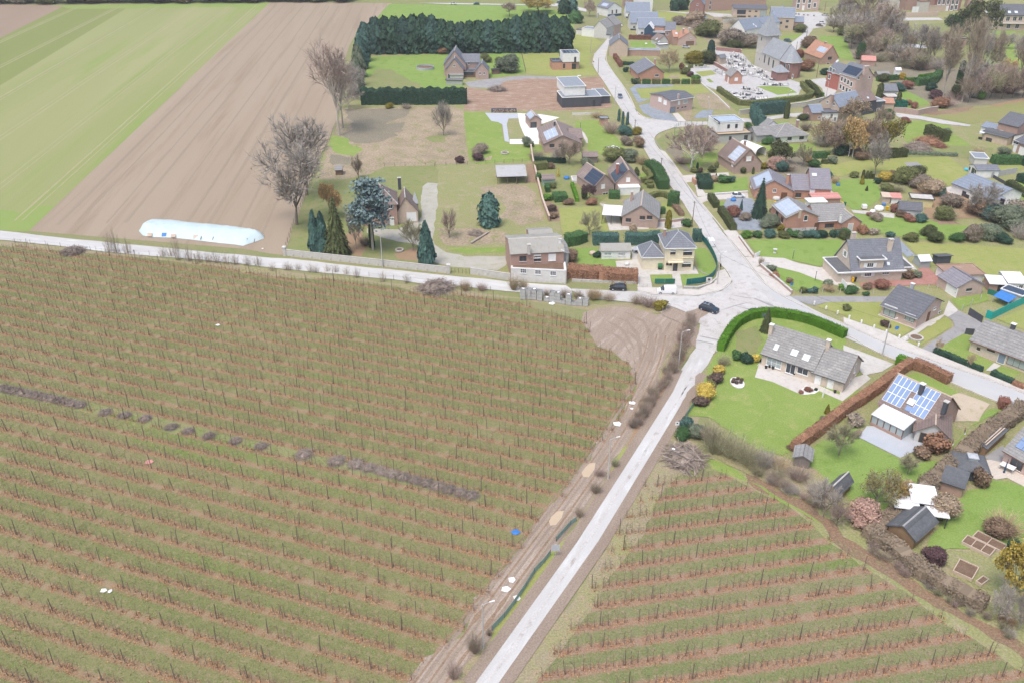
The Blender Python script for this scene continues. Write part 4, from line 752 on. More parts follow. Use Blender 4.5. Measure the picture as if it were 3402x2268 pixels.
sheet('worn_lawn','f 760,400 1050,320 1140,520 1020,700 760,640','g_dull',.5);sheet('driveway','f 2160,620 2165,575 g 0,575 655,822 500,920 300,962 355,1010 0,1295 f 2150,1303 f 1850,1172 f 2115,1215 g -20,1040 g 260,960 g 0,640','concrete')
sheet('terrace','f 1010,992 1062,830 1030,850 1085,790 1150,850 1740,1050 2110,1218 2352,1045 2352,1110 2150,1303 1850,1172 1620,1222 1240,1052','pave');sheet('flower_bed','f 1620,1222 1570,1190 1680,1095 1850,1165 1790,1205','gravelw');sheet('soil_bed','f 220,1340 420,1000 560,760 640,780 580,1000 420,1340 300,1385','mulch',.3)
sheet('garden_lawn','i 500,60 490,180 500,320 960,545 1100,620 1500,560 1500,640 1300,850 1000,1060 720,1270 500,1110 380,960 90,800 -100,640 0,420 350,200','g_bright',.2);sheet('slab_terrace','i 597,184 505,310 968,541 1222,420 1250,300 1000,200','paveblue');sheet('side_lawn','i 1505,455 1760,190 1990,70 2125,0 1960,0 1740,200','g_bright',.15)
sheet('gravel_drive','g 1340,1262 1500,1195 1905,1342 1760,1568 1450,1568 1480,1400','gravelt',.2);sheet('garden_lawn','g 810,972 960,930 1372,1110 1510,1195 1300,1250 680,1012','g_lawn',.1)
sheet('garden_lawn','i 1260,1568 1300,1430 1580,1040 1720,900 1900,880 1950,780 2352,860 2700,1000 2700,1300 2100,1568','g_bright',.3);sheet('wooden_deck','i 1785,600 1850,565 1960,560 2100,590 2352,730 2500,800 2500,930 2352,862 2230,800 2160,762 2040,782 1915,745 1880,690','deck',0,.5);sheet('yard','i 1900,540 2110,400 2140,440 2100,590 1960,560','asphalt',.1);sheet('garden_beds','j 900,100 1300,100 2300,300 2300,700 1500,500 1150,260','g_rough',.3);sheet('woodland_floor','h 780,380 1500,480 1840,560 2200,700 2352,900 2352,1250 1800,960 1300,760 800,520','g_verge',.4)
# ---- roads
sheet('lane','l -300,265 0,308 600,378 1340,448 2352,545 a2 350,800 960,870 2352,1012 b2 640,1035 1100,1085 1880,1135 c2 0,1190 c2 0,1300 b2 1280,1225 1000,1200 480,1140 0,1110 a2 1700,1070 1000,1000 0,905 l 2000,585 920,492 400,428 0,388 l -300,355','road_pale',.12,dirang('l 0,310 2352,545'))
sheet('lane','s 1568,2268 1909,1800 2090,1520 2230,1300 2262,1230 2311,1158 2370,1176 2250,1377 2150,1543 1995,1800 1660,2268 1560,2420 1460,2420','road_pale',.22,dirang('s 1568,2268 2230,1300'))
sheet('street','c0 470,500 300,700 265,830 330,950 430,1080 560,1300 c1 640,130 740,300 860,480 940,640 1060,860 1250,1090 1420,1300 1560,1530 c2 1700,440 1790,640 1900,830 2030,950 2092,1090 1950,1210 1650,1275 1100,1265 850,1215 0,1180 b2 1950,1200 c2 200,1300 700,1348 1250,1392 1480,1480 f 90,190 300,300 240,620 470,692 580,480 700,320 950,192 1240,168 1700,238 2190,440 2352,520 g 280,590 660,770 890,830 1400,1062 1950,1292 2352,1442 2700,1590 2700,1340 2352,1202 1800,992 1200,792 560,562 0,302 d2 1200,1480 800,1292 560,1132 430,982 280,772 0,442 c2 1830,262 c1 1830,1530 1620,1282 1450,1052 1300,852 1120,652 1060,542 1080,482 1150,432 1330,372 1840,332 d1 380,300 d1 380,262 c1 1840,298 1380,302 1000,262 860,202 750,0 c0 650,1100 520,930 430,780 480,560 545,470','road_grey',0,dirang('s 2200,600 2420,860'))
sheet('new_asphalt','d2 330,760 460,960 680,1140 900,1290 1250,1480 g 0,318 560,575 1200,805 1800,1005 2352,1215 2700,1350 2700,1560 2352,1425 1950,1275 1400,1045 890,815 400,640 0,470 d2 1200,1568 690,1340','road_new',.15)
sheet('worn_asphalt','c2 1250,1395 1480,1482 f 95,195 300,305 245,615 468,688 580,485 700,325 950,198 1100,190 d2 760,1480 520,1240 300,1060 120,1130 c2 2100,1180 c2 1900,1290 1650,1300','road_worn',.4);sheet('mud_spill','c2 1000,1410 1250,1395 1480,1482 1700,1400 1800,1480 f 300,230 f 240,600 f 180,560 f 60,300','g_mud',.4,TRA)
sheet('patched_asphalt','f 265,450 545,510 520,660 240,612','road_grey',.05);sheet('road_mark','f 270,470 520,528 490,575 245,512','road_pale',.03);sheet('tar_patch','f 262,512 475,555 468,568 256,522','asphalt',.02);sheet('tar_patch','f 300,458 545,508 540,520 296,468','asphalt',.02)
for s_ in ('d2 100,1390 400,1450 560,1500 800,1568 540,1510 380,1462','d2 420,1300 620,1380 700,1430 720,1440 600,1395 410,1312','c2 1560,860 1700,960 1820,1010 1690,970','c1 920,320 1160,640 1400,960 1600,1280 1830,1568 1590,1290 1385,965 1150,645','f 560,130 760,60 960,20 760,72','f 1130,0 1300,95 1450,160 1290,105','d2 60,1250 300,1290 480,1310 300,1300'):sheet('road_crack',s_,'asphalt',.05)
sheet('square','d0 920,165 1250,160 1400,230 1340,350 1180,380 1120,470 1040,570 960,700 880,600 900,560 1060,440 1000,330 930,240','road_grey',.1);sheet('street','d0 1340,240 e0 340,235 1240,235 1300,265 700,275 d0 1400,280','road_grey',.1);sheet('street','d0 1150,1045 1250,1030 1330,1020 1500,1160 1440,1255 1350,1310 1300,1160','road_grey',.1);sheet('street','d1 250,250 380,262 900,190 1060,180 1060,235 880,235 380,310 250,290','road_grey',.1);sheet('street','e1 640,172 700,185 960,215 1300,275 1660,340 1640,360 1280,325 960,262 720,240','road_grey',.1);sheet('street','c0 1080,140 1480,165 1900,185 2080,200 2080,235 1800,195 1480,180','road_grey',.1);sheet('street','a0 1900,40 2352,45 b0 1330,60 b0 1740,50 b0 1860,60 b0 2150,120 b0 2150,160 b0 1850,90 b0 1320,72 a0 2352,62','road_grey',.1);sheet('street','c0 450,330 560,330 560,420 540,480 460,500','road_grey',.1);sheet('square','c0 1720,165 2080,190 2110,235 1850,225','road_grey',.1)
for a_,sg in (('s 1565,2275 1909,1800 2090,1520 2230,1300 2262,1230',1),('s 1663,2275 1995,1800 2150,1543 2250,1377 2330,1240',-1)):
    L_=dens(GS(a_),3.0);sheet('muddy_shoulder',list(offset(L_,-.35*sg))+list(offset(L_,1.25*sg))[::-1],'g_mudd',.3,TRA)
L_=dens(GS('s 1625,2260 1955,1795 2190,1430 2320,1215'),4.0);sheet('tyre_streak',list(offset(L_,.25))+list(offset(L_,-.25))[::-1],'road_worn',.3,TRA)
# kerbs and raised pavements
for s_ in ('c0 300,700 265,830 330,950 430,1080 560,1300 c1 640,130','c1 940,640 1060,860 1250,1090 1420,1300 1560,1530 c2 1700,440 1790,640 1900,830 2030,950 2092,1090 1950,1210 1650,1275 1100,1265 850,1215','c1 750,0 860,202 1000,262 1380,302 1800,300','c1 1330,372 1150,432 1080,482 1060,542 1120,652 1300,852 1450,1052 1620,1282 1830,1530 c2 2120,600 d2 0,442 280,772 430,982 560,1132 800,1292 1200,1480 g 0,302 560,562 1200,792 1800,992 2352,1202 2700,1345','f 470,692 580,480 700,320 950,192 1240,168 1700,238 2190,440 2352,520 g 280,590 660,770 890,830 1400,1062 1950,1292 2352,1442','c0 480,560 430,780 520,930 650,1100 750,1250 c1 860,202'):band('kerb',s_,.3,.25,'pave',0.0,2)
PAV=('g 0,225 560,415 1000,622 1500,822 2352,1152 2600,1250 2600,1300 2352,1195 1800,985 1200,785 560,555 0,295','c2 850,1170 1050,1170 1640,1200 1850,1110 1890,960 1990,930 2080,1085 1940,1203 1645,1266 1100,1255 860,1208','d2 290,770 415,905 490,900 900,1245 870,1275 820,1288 700,1220 570,1125 440,975','c1 1120,660 1300,840 1450,1040 1440,1000 1300,800 1210,690','d2 10,440 60,420 180,430 400,770 290,765')
for s_ in PAV:
    pts=[p[:2] for p in GS(s_)];mb=MB();ar=sum(pts[i][0]*pts[(i+1)%len(pts)][1]-pts[(i+1)%len(pts)][0]*pts[i][1] for i in range(len(pts)));pts=pts if ar>0 else pts[::-1]
    mb.quad(*[(*p,.27) for p in pts]);n_=len(pts)
    for i in range(n_):mb.quad((*pts[i],0),(*pts[(i+1)%n_],0),(*pts[(i+1)%n_],.27),(*pts[i],.27))
    tag(mb.obj('pavement','pave'),kind='structure')
# ================================================================== ORCHARD ROWS
def inside(P,poly):
    x,y=P[:,0],P[:,1];r=np.zeros(len(P),bool);n=len(poly)
    for i in range(n):
        (x0,y0),(x1,y1)=poly[i],poly[(i+1)%n];c=(y0>y) != (y1>y);r ^= c&(x<(x1-x0)*(y-y0)/(y1-y0+1e-12)+x0)
    return r
fx=np.array([cos(FA),sin(FA)]);fn=np.array([-sin(FA),cos(FA)])
def field_lines(poly,ref,offs,width,mat,name):
    pl=[p[:2] for p in GS(poly)];r0=G(ref)[:2]
    for o_ in offs:
        t=np.arange(-60,900,4.0);P=r0+t[:,None]*fx+fn*o_;k=inside(P,pl);P=P[k]
        if len(P)>6:L_=list(P[1:-1]);w_=width*random.uniform(.6,1.4);sheet(name,list(offset(L_,w_/2))+list(offset(L_,-w_/2))[::-1],mat,.12,FA,z=.02+.0005*(o_%40))
field_lines('v 152,14 618,9 66,527 0,522 -110,512 -90,133 0,88','q 190,1505',[5,7,22,24,44,46,68,70,94,96,120,122],.6,'g_tram','tractor_line')
field_lines('v 621,9 880,12 a0 1280,330 1000,600 870,1300 a1 740,540 a2 250,380 150,700 v 400,540 80,530','q 190,1505',[-6,-11,-19,-24,-33,-41,-47,-56,-63,-72,-80,-88],.8,'g_furrow','furrow')
def project(P):
    d=np.concatenate([P[:,:2],np.zeros((len(P),1))],1)-CAMP;zc=d[:,1]*CP-d[:,2]*SP;yc=d[:,1]*SP+d[:,2]*CP;return PW/2+FPX*d[:,0]/zc,PH/2-FPX*yc/zc
def rows(poly,ang,ref,step,phase=0.0):
    poly=[p[:2] for p in GS(poly)];u=np.array([cos(ang),sin(ang)]);n=np.array([-sin(ang),cos(ang)]);pp=np.array(poly)-ref;a=pp @ u;c=pp @ n;out=[]
    for k in range(math.ceil((c.min()+1)/SPC),math.floor((c.max()-1)/SPC)+1):
        t=np.arange(math.floor(a.min()),a.max(),step)+phase+(k*1.37)%step*.3;P=ref+t[:,None]*u+n*k*SPC;P=P[inside(P,poly)];x,y=project(P);P=P[(x>-140)&(x<PW+140)&(y<PH+220)];out.append((k,P))
    return out
def sap_mesh():
    b=MB();b.tube((0,0,0),(0,0,2.1),.028,.012,4,False)
    b.tube((0,0,0),(0,0,.55),.055,.04,5,False)
    for k in range(15):a=random.random()*6.28;z=random.uniform(.4,1.95);L=random.uniform(.3,.7);b.tube((0,0,z),(cos(a)*L,sin(a)*L,z+.35*L),.016,.006,3,False)
    return b.mesh('sapling')
SAPS=[sap_mesh() for _ in range(4)];bp=MB();bp.tube((0,0,0),(0,0,2.7),.065,.055,6);POST=bp.mesh('orchard_post')
allp=[];alls=[]
for poly,ang,ref,lab in ((LPOLY,LA,LREF,0),(RPOLY,RA,RREF,1)):
    for k,P in rows(poly,ang,ref,7.8):
        for p in P:allp.append((p[0]+random.gauss(0,.12),p[1]+random.gauss(0,.1),lab))
    for k,P in rows(poly,ang,ref,1.05,.5):
        for p in P:
            if random.random()<.86:alls.append((p[0]+random.gauss(0,.1),p[1]+random.gauss(0,.09),lab))
def near(L):return sorted(L,key=lambda p:p[0]**2+p[1]**2)
def inview(L):A=np.array([[p[0],p[1]] for p in L]);x,y=project(A);return [p for p,q in zip(L,(x>0)&(x<PW)&(y<PH-5)) if q],[p for p,q in zip(L,(x>0)&(x<PW)&(y<PH-5)) if not q]
def split(L,n):a,b=inview(L);a=near(a);return a[:n],a[n:]+b
WHICH=('in the big orchard beside the mud track','in the smaller orchard below the back gardens');GRP=('the big orchard','the smaller orchard')
for L,meshes,nm,lb,cat,mt,grp in ((allp,[POST],'orchard_post','weathered wooden trellis post ','post','b_wood','trellis posts of '),(alls,SAPS,'orchard_tree','slim leafless young fruit tree ','young tree','sapling','young fruit trees of ')):
    a,b=split(L,300)
    for p in a:
        o=mobj(nm,random.choice(meshes),mt);o.location=(p[0],p[1],0);s_=random.uniform(.85,1.12);o.scale=(s_,s_,s_);o.rotation_euler=(random.gauss(0,.035),random.gauss(0,.035),random.random()*6.28);tag(o,lb+WHICH[p[2]],cat,grp+GRP[p[2]])
    for w_ in (0,1):
        V=[];F=[];n0=0;bases=[(np.array([v.co[:] for v in m_.vertices]),[tuple(q.vertices) for q in m_.polygons]) for m_ in meshes]
        for p in b:
            if p[2] != w_:continue
            bv,bf=random.choice(bases);t=random.random()*6.28;s_=random.uniform(.8,1.12);lean=(random.gauss(0,.04),random.gauss(0,.04));q=bv*s_;c,s2=cos(t),sin(t)
            V.append(np.stack([q[:,0]*c-q[:,1]*s2+lean[0]*q[:,2]+p[0],q[:,0]*s2+q[:,1]*c+lean[1]*q[:,2]+p[1],q[:,2]],1));F+=[tuple(i+n0 for i in f) for f in bf];n0+=len(q)
        if V:
            me=bpy.data.meshes.new(nm+'s');me.from_pydata(np.concatenate(V).tolist(),[],F);o=mobj(nm+'s',me,mt);tag(o,'the many farther '+lb.split()[-2]+' '+lb.split()[-1]+'s standing in rows '+WHICH[w_],cat,kind='stuff')
# fallen leaves along the rows and rough grass between them
S=np.array([[p[0],p[1],p[2]] for p in alls]);idx=RNG.integers(0,len(S),150000);ang=np.where(S[idx,2]==0,LA,RA);al=RNG.uniform(-.6,.6,len(idx));ac=RNG.normal(0,.42,len(idx))
C=np.stack([S[idx,0]+np.cos(ang)*al-np.sin(ang)*ac,S[idx,1]+np.sin(ang)*al+np.cos(ang)*ac,RNG.uniform(.07,.16,len(idx))],1);N=np.tile([0,0,1.],(len(C),1))
tag(mobj('fallen_leaves',npmesh('fallen_leaves',leafquads(C,N,.075,.8),4),'litter'),'rusty fallen leaves lying along the orchard rows','leaves',kind='stuff')
idx=RNG.integers(0,len(S),90000);ang=np.where(S[idx,2]==0,LA,RA);al=RNG.uniform(-.6,.6,len(idx));ac=RNG.uniform(.75,SPC-.75,len(idx));C=np.stack([S[idx,0]+np.cos(ang)*al-np.sin(ang)*ac,S[idx,1]+np.sin(ang)*al+np.cos(ang)*ac,np.full(len(idx),.12)],1);N=RNG.normal(0,1,(len(C),3))*np.array([1,1,.5])+np.array([0,0,.8])
inr=inside(C[:,:2],[p[:2] for p in GS(LPOLY)])|inside(C[:,:2],[p[:2] for p in GS(RPOLY)]);C,N=C[inr],N[inr]
tag(mobj('rough_grass',npmesh('rough_grass',leafquads(C,N,.05,1.1),4),'grass'),'tufted winter grass between the orchard rows','grass',kind='stuff')
# ================================================================== BUILDINGS
def boxes(parent,name,mat,L):
    for c in L:box(name,mat,parent,*c)
# --- cream corner house
H=House('corner_house','cream two-storey house with hipped slate roof behind curved green fence','c2 1197,948','c2 1572,942');W=H.W
H.block(-5.2,1.0,5.2,6.6,3.3,'hip',2.6,'w_cream','r_slate',.3,ridge='zinc',gut='trim_white');wing=H.last
H.block(0,0,W,8.2,6.1,'hip',2.9,'w_cream','r_slate',.35,ridge='zinc',gut='trim_white');H.chimney('c2 1210,405',.6,.6,1.5,8.6)
H.win('f','c2 1316,705',1.1,.9,frame='trim_brown',sill='w_cream');H.win('f','c2 1508,705',2.0,1.2,frame='trim_brown',sill='w_cream');H.win('f','c2 1492,860',2.0,1.2,frame='trim_brown',sill='w_cream');H.win('f','c2 1243,855 1287,855',.5,.55,frame='trim_brown',mull=0,sill='w_cream');H.door('f','c2 1347,880',.95,2.1,'glass','trim_brown')
H.roller('f','c2 1508,676',2.1,.3);H.roller('f','c2 1492,832',2.1,.3);H.roller('f','c2 1316,680',1.15,.25);H.band('string_course','w_cream',0,-.09,2.75,W,-.003,2.95);H.band('porch_roof','w_cream',W*.1,-.9,2.5,W*.62,-.1,2.68);H.band('balcony_sill','w_cream',W*.6,-.25,3.5,W*.98,-.01,3.65)
# --- brick workshop with corrugated roof and pale annex
H=House('workshop','old brick workshop with mossy corrugated roof and wedge-shaped pale annex','b2 1166,874','b2 1852,838',3.3,cat='workshop');W=H.W
f0=H.at('b2 1166,1076');f1=H.at('b2 1878,1112');FT=[(f0[0],f0[1]),(f1[0],f1[1]),(W+.35,-.01),(-.02,-.01)]
mb=MB();mb.hexa([(*p,0) for p in FT],[(*p,3.3) for p in FT]);mb.obj('annex_wall','w_offw',H.root);ci=np.mean(FT,0);IN=[ci+(np.array(p)-ci)*.93 for p in FT];mb=MB();mb.hexa([(*p,3.302) for p in IN],[(*p,3.36) for p in IN]);mb.obj('annex_roof','mulch',H.root)
mb=MB()
for a_,b_ in ((0,1),(1,2)):
    p,q=np.array(FT[a_]),np.array(FT[b_]);d_=(q-p)/np.linalg.norm(q-p);n_=np.array([-d_[1],d_[0]]);mb.hexa([(*(p-n_*.06),3.303),(*(q-n_*.06),3.303),(*(q+n_*.2),3.303),(*(p+n_*.2),3.303)],[(*(p-n_*.06),3.58),(*(q-n_*.06),3.58),(*(q+n_*.2),3.58),(*(p+n_*.2),3.58)])
mb.obj('parapet','trim_white',H.root)
av=f1[:2]-f0[:2];ar_=atan2(av[1],av[0]);nv=np.array([av[1],-av[0],0])/np.linalg.norm(av)
for p_ in PX('b2 1327,943 1518,958 1716,973'):
    c=H.hit(p_,np.array([f0[0],f0[1],0]),nv);o=H.put('f',c,1.25,.95,mull=2,cross=1,B=dict(x=0,y=0,w=W,d=4,h=3,z0=0,roof='flat'));o.rotation_euler=(0,0,ar_)
H.block(0,0,W,11,6.3,'gx',1.9,'w_brick','r_corr',.3,rp=.40,ridge='concrete_wall');B=H.last
H.win('f','b2 1322,783 1510,785',1.5,1.2,glass='glass',mull=1,frame='trim_brown');H.roller('f','b2 1702,765',1.65,1.6);H.roller('f','b2 1510,752',1.55,.7)
H.block(W*.50,11.05,W*.46,8,4.6,'gx',1.2,'w_brick','r_corr',.25);H.block(W+.02,5.2,2.2,11,3.4,'gx',.8,'w_grey','r_grey',.2,rp=.3);H.last=B;H.chimney('b2 1400,600',.7,.7,.9,8.6,'concrete_wall');H.chimney('b2 1805,530',.6,.6,.9,8.4,'w_white')
# --- old villa among the conifers
H=House('old_villa','old brick villa with pointed brown roofs and white garage door behind cedar','a2 1480,368','a2 1925,345');W=H.W
H.block(-5.5,.6,9.2,9,6.0,'hip',4.6,'w_brick','r_brown2',.4,ridge='barkpale' if 'barkpale' in M else 'concrete_wall');B=H.last;B2=dict(B)
H.win('f','a2 1560,100',.9,1.3,B=B2);H.door('f','a2 1575,270',1.0,2.3,'trim_white',B=B2);H.win('f','a2 1500,120',.8,1.2,B=B2)
H.block(3.75,1.6,W-3.75,8,3.4,'gy',4.0,'w_tan','r_brown2',.35,rp=.42,ridge='concrete_wall');B=H.last;H.win('f','a2 1832,238',2.5,2.4,glass='trim_white',mull=2,cross=2,frame='trim_white',name='garage_door',sill=None)
H.chimney('a1 1670,1025',.9,.7,1.8,9.2,'w_dark');q=H.at('a1 1878,1340',4.2);k=MB();k.hexa([(q[0]-.9,q[1]-.9,4.0),(q[0]+.9,q[1]-.9,4.0),(q[0]+.9,q[1]+.9,4.0),(q[0]-.9,q[1]+.9,4.0)],[(q[0]-.03,q[1]-.03,7.2),(q[0]+.03,q[1]-.03,7.2),(q[0]+.03,q[1]+.03,7.2),(q[0]-.03,q[1]+.03,7.2)]);k.obj('spirelet','zinc',H.root)
# --- brown-brick house with pergola
H=House('brick_house','brown brick house with dark tiled gable roof and white pergola','c2 650,362','c2 1112,392');W=H.W
H.block(0,0,W,12,2.9,'gy',3.3,'w_pbrick','r_grey',.35,ridge='w_tan',gut='trim_brown');B=H.last;H.win('f','c2 735,282',1.3,.9,frame='trim_brown');H.win('f','c2 918,252 1012,248',1.3,.9,frame='trim_brown');H.chimney('c1 785,1210',.7,.7,.9,6.9)
H.band('pergola_roof','trim_white',-5.6,.6,2.65,-.4,8.4,2.78)
for xx,yy in ((-5.5,.7),(-5.5,4.4),(-5.5,8.2),(-3,.7)):H.band('pergola_post','trim_dark',xx-.07,yy-.07,0,xx+.07,yy+.07,2.648)
H.door('l','c2 615,290',1.0,2.1,'trim_brown','trim_brown')
# --- white garden house with corrugated roof
H=annex('garden_house','low white garden house with mossy corrugated roof by drive','c2 385,792','c2 758,788',4.4,2.35,'gx',.9,'w_white','r_corr','garden house',rp=.5);H.win('f','c2 468,722 650,722',1.7,.6,glass='glass_pale',mull=1);H.door('f','c2 650,765',.9,1.9)
# --- pair of brick gables with solar roofs
for nm,lab,A,Bp,z,d,rh,sol,wp in (('brick_house','pale brick gabled house with dark solar roof and tall chimney','c1 560,1215','c1 888,1205',0,12.5,3.9,('c1 545,880','c1 680,1000','c1 480,940'),'c1 732,1048'),('brick_house','lower pale brick gabled house beside pool with solar roof','c1 292,1262','c1 545,1225',0,12,3.2,('c1 330,940','c1 385,1080','c1 205,1040'),'c1 405,1135')):
    H=House(nm,lab,A,Bp);H.block(0,0,H.W,d,2.9,'gy',rh,'w_pbrick','r_brown',.35,ridge='w_tan');E_,n_,hx_,u_=H.plane('l');L_=sqrt((H.W/2)**2+rh**2)
    H.grid('l',d*.4,d-.15,.1,L_-.3,6,3,'solar_dark','trim_dark');H.win('f',wp,1.0,1.1,glass='trim_white',mull=1);H.win('f',wp.split()[0]+' '+','.join(str(int(float(c))+k) for c,k in zip(wp.split()[1].split(','),(30,105))),1.6,1.1)
    if rh>3.5:H.chimney('c1 597,845',.7,.7,2.0,7.4,'w_red','trim_white');H.block(H.W*.1,-2.6,H.W*.8,2.55,2.2,'flat',0,'w_white','gravelw',.1,par='trim_white')
# --- brown roofed villa with solar and garage
H=House('villa','pink brick villa with low brown tiled roof and pale solar array','b1 1605,702','b1 2062,690');W=H.W
H.block(0,0,W,19,3.2,'gy',2.6,'w_pbrick','r_brown',.45,ridge='w_tan',gut='trim_brown');B=H.last;H.grid('l',7.5,17.2,1.0,sqrt((W/2)**2+2.6**2)-1.2,6,3,'solar_pale','trim_white');H.win('f','b1 1700,608 1822,604',1.5,1.1,frame='trim_brown');H.win('f','b1 1955,640',1.8,1.0,frame='trim_brown');H.chimney('b1 1735,290',.6,.6,.8,7.0,'w_dark')
H.block(W-2.5,5.5,4.2,9,3.2,'gx',2.0,'w_pbrick','r_brown',.3)
H=annex('garage','small pink garage with solar panels on both roof slopes','b1 1412,378','b1 1560,370',8,2.8,'gy',1.6,'w_pbrick','r_brown','garage',ridge='w_tan');L_=sqrt((H.W/2)**2+1.6**2)
for sd_ in 'lr':H.grid(sd_,.5,7.3,.3,L_-.2,4,1,'solar_pale','trim_white')
H.door('f','b1 1460,350',2.2,2.0,'glass','trim_brown')
# --- barn, hut, small sheds
H=House('open_barn','open-fronted barn with weathered grey corrugated roof in paddock','b1 995,1112','b1 1362,1102',cat='barn');W=H.W
H.block(0,6.2,W,2.2,3.2,'gx',.5,'w_oldwood','r_corrw',.25,rp=.1);mb=MB();e=.3;mb.hexa([(-e,-.4,2.5),(W+e,-.4,2.5),(W+e,6.4,3.72),(-e,6.4,3.72)],[(-e,-.4,2.6),(W+e,-.4,2.6),(W+e,6.4,3.82),(-e,6.4,3.82)]);mb.obj('lean_to_roof','r_corrw',H.root)
for k in range(4):H.band('post','b_wood',W*k/3-.08,-.1,0,W*k/3+.08,.06,2.49)
annex('hut','small grey-roofed animal hut in the villa grounds','a1 845,992','a1 928,990',3.0,1.7,'gx',.7,'w_brown','r_grey','hut',rp=.7);annex('garden_shed','mint green garden shed with dull pink roof','b1 1585,1140','b1 1735,1135',3.4,2.2,'gx',.5,'w_mint','r_brown',rp=.9);annex('garden_shed','brown tiled garden shed behind the gabled pair','c1 148,835','c1 330,832',4.5,2.2,'gx',.9,'w_oldwood','r_brown');annex('garden_shed','flat grey-topped orange timber shed beside bare shrub','c1 372,342','c1 468,340',3.0,2.4,'flat',0,'w_orange','r_flat')
annex('wood_store','small dark timber shed beside round bushes','b0 922,972','b0 1018,968',1.6,2.0,'flat',0,'w_brown','r_felt')
# --- tidy grey house group with garage at the conifers
H=House('gabled_house','pink brick house with stepped grey gables before tall cypress row','b0 322,1032','b0 548,1032');W=H.W
H.block(0,0,W,6,4.2,'gy',4.6,'w_pbrick','r_slate',.35,ridge='concrete_wall');H.win('f','b0 428,858',.8,.9);H.door('f','b0 360,990',1.0,2.1,'glass');B1=H.last
H.block(-1.2,6.05,W+2.2,11,5.0,'gy',6.0,'w_pbrick','r_slate',.35,ridge='concrete_wall',gut='trim_dark');H.block(W-1,9,8.0,7,5.4,'gx',3.0,'w_pbrick','r_slate',.3);H.win('f','b0 580,822 618,822',.8,1.2);H.block(W+.05,3.2,5.3,5,2.6,'flat',0,'w_brown','r_slate',.25,par='zinc');H.win('f','b0 615,948',4.2,2.0,frame='trim_dark',sill=None)
H.block(W+5.4,0,5.8,8,3.6,'gy',3.2,'w_pbrick','r_slate',.3,ridge='concrete_wall');H.win('f','b0 764,958 818,956',.7,1.0)
annex('lean_to','grey boarded lean-to against the stepped gables','b0 372,1040','b0 545,1038',2.6,2.0,'gx',.8,'w_lgrey','r_grey',rp=.95);annex('storage_container','low dark grey container with boarded front by lawn','b0 322,1110','b0 535,1112',2.2,2.1,'flat',0,'w_grey','r_grey','container')
# --- modern houses
H=House('cube_house','white and brick cube house with four roof-mounted solar panels','b0 1705,917','b0 2060,908');W=H.W
H.block(0,.5,W*.36,8,3.4,'flat',0,'w_orange','r_dark',.05);H.grid('f',.6,W*.33,4.6,6.6,2,1,'solar_dark','zinc');B0=H.last
H.block(W*.362,0,W*.35,8.5,3.2,'flat',0,'w_orange','r_dark',0);H.win('f','b0 1858,862',.8,2.0,frame='trim_dark');H.block(W*.722,1.0,W*.27,7,3.2,'flat',0,'w_brick','r_dark',0);H.win('f','b0 1985,872',1.8,2.4,frame='trim_dark',sill=None)
H.block(W*.37,.05,W*.62,9,3.6,'flat',0,'w_white','r_dark',.05,z0=3.48,par='trim_white');H.grid('f',.8,W*.58,1.5,7.8,4,1,'solar_dark','zinc');H.win('f','b0 2002,780',.8,2.3,frame='trim_dark',mull=0,sill=None);H.win('l','b0 1802,712',1.0,1.6,frame='trim_dark',mull=0)
H=House('modern_house','flat-roofed modern house with dark cladding and white upper storey','b0 1832,1408','b0 2338,1388');W=H.W
H.block(0,0,W,11,3.9,'flat',0,'w_dark','r_flat',.1,par='trim_white');H.door('f','b0 2247,1345',1.0,2.6,'glass','trim_dark');
for xx in (.28,.62):H.band('cladding_joint','trim_dark',W*xx,-.03,.1,W*xx+.08,-.003,3.85)
H.block(W*.08,1.8,W*.52,16,3.6,'flat',0,'w_white','r_flat',.35,z0=4.2,par='trim_white');H.win('r','b0 2140,1180',1.2,2.2,frame='trim_dark');E_,n_,hx_,u_=H.plane('f');c_=H.hit('b0 2055,990',E_,n_);H.onroof('roof_light','f','trim_white',c_,.7,.5,H.last,.15,.0)
H.block(W+.1,4,4.5,12,3.0,'flat',0,'w_dark','r_flat',.3,par='trim_white')
H=House('modern_house','white modern box house with ribbed solar roof on grey ground floor','c1 1895,578','c1 2325,552');W=H.W
H.block(0,0,W,9.5,3.0,'flat',0,'w_grey','r_gravel',.25,par='trim_dark');H.win('f','c1 2062,510',.7,1.2,frame='trim_dark',mull=0);H.door('f','c1 2262,520',1.2,2.2,'glass','trim_dark')
H.block(.4,2.2,W*.78,8.5,3.3,'flat',0,'w_white','r_dark',.1,z0=3.3,par='trim_white');H.grid('f',.6,W*.74,.8,7.4,4,1,'solar_pale','zinc',gap=.08);H.win('f','c1 2040,355 2142,350',.75,1.2,frame='trim_dark',mull=0,sill=None);H.win('l','c1 1890,290',5.0,.8,frame='trim_dark',mull=4)
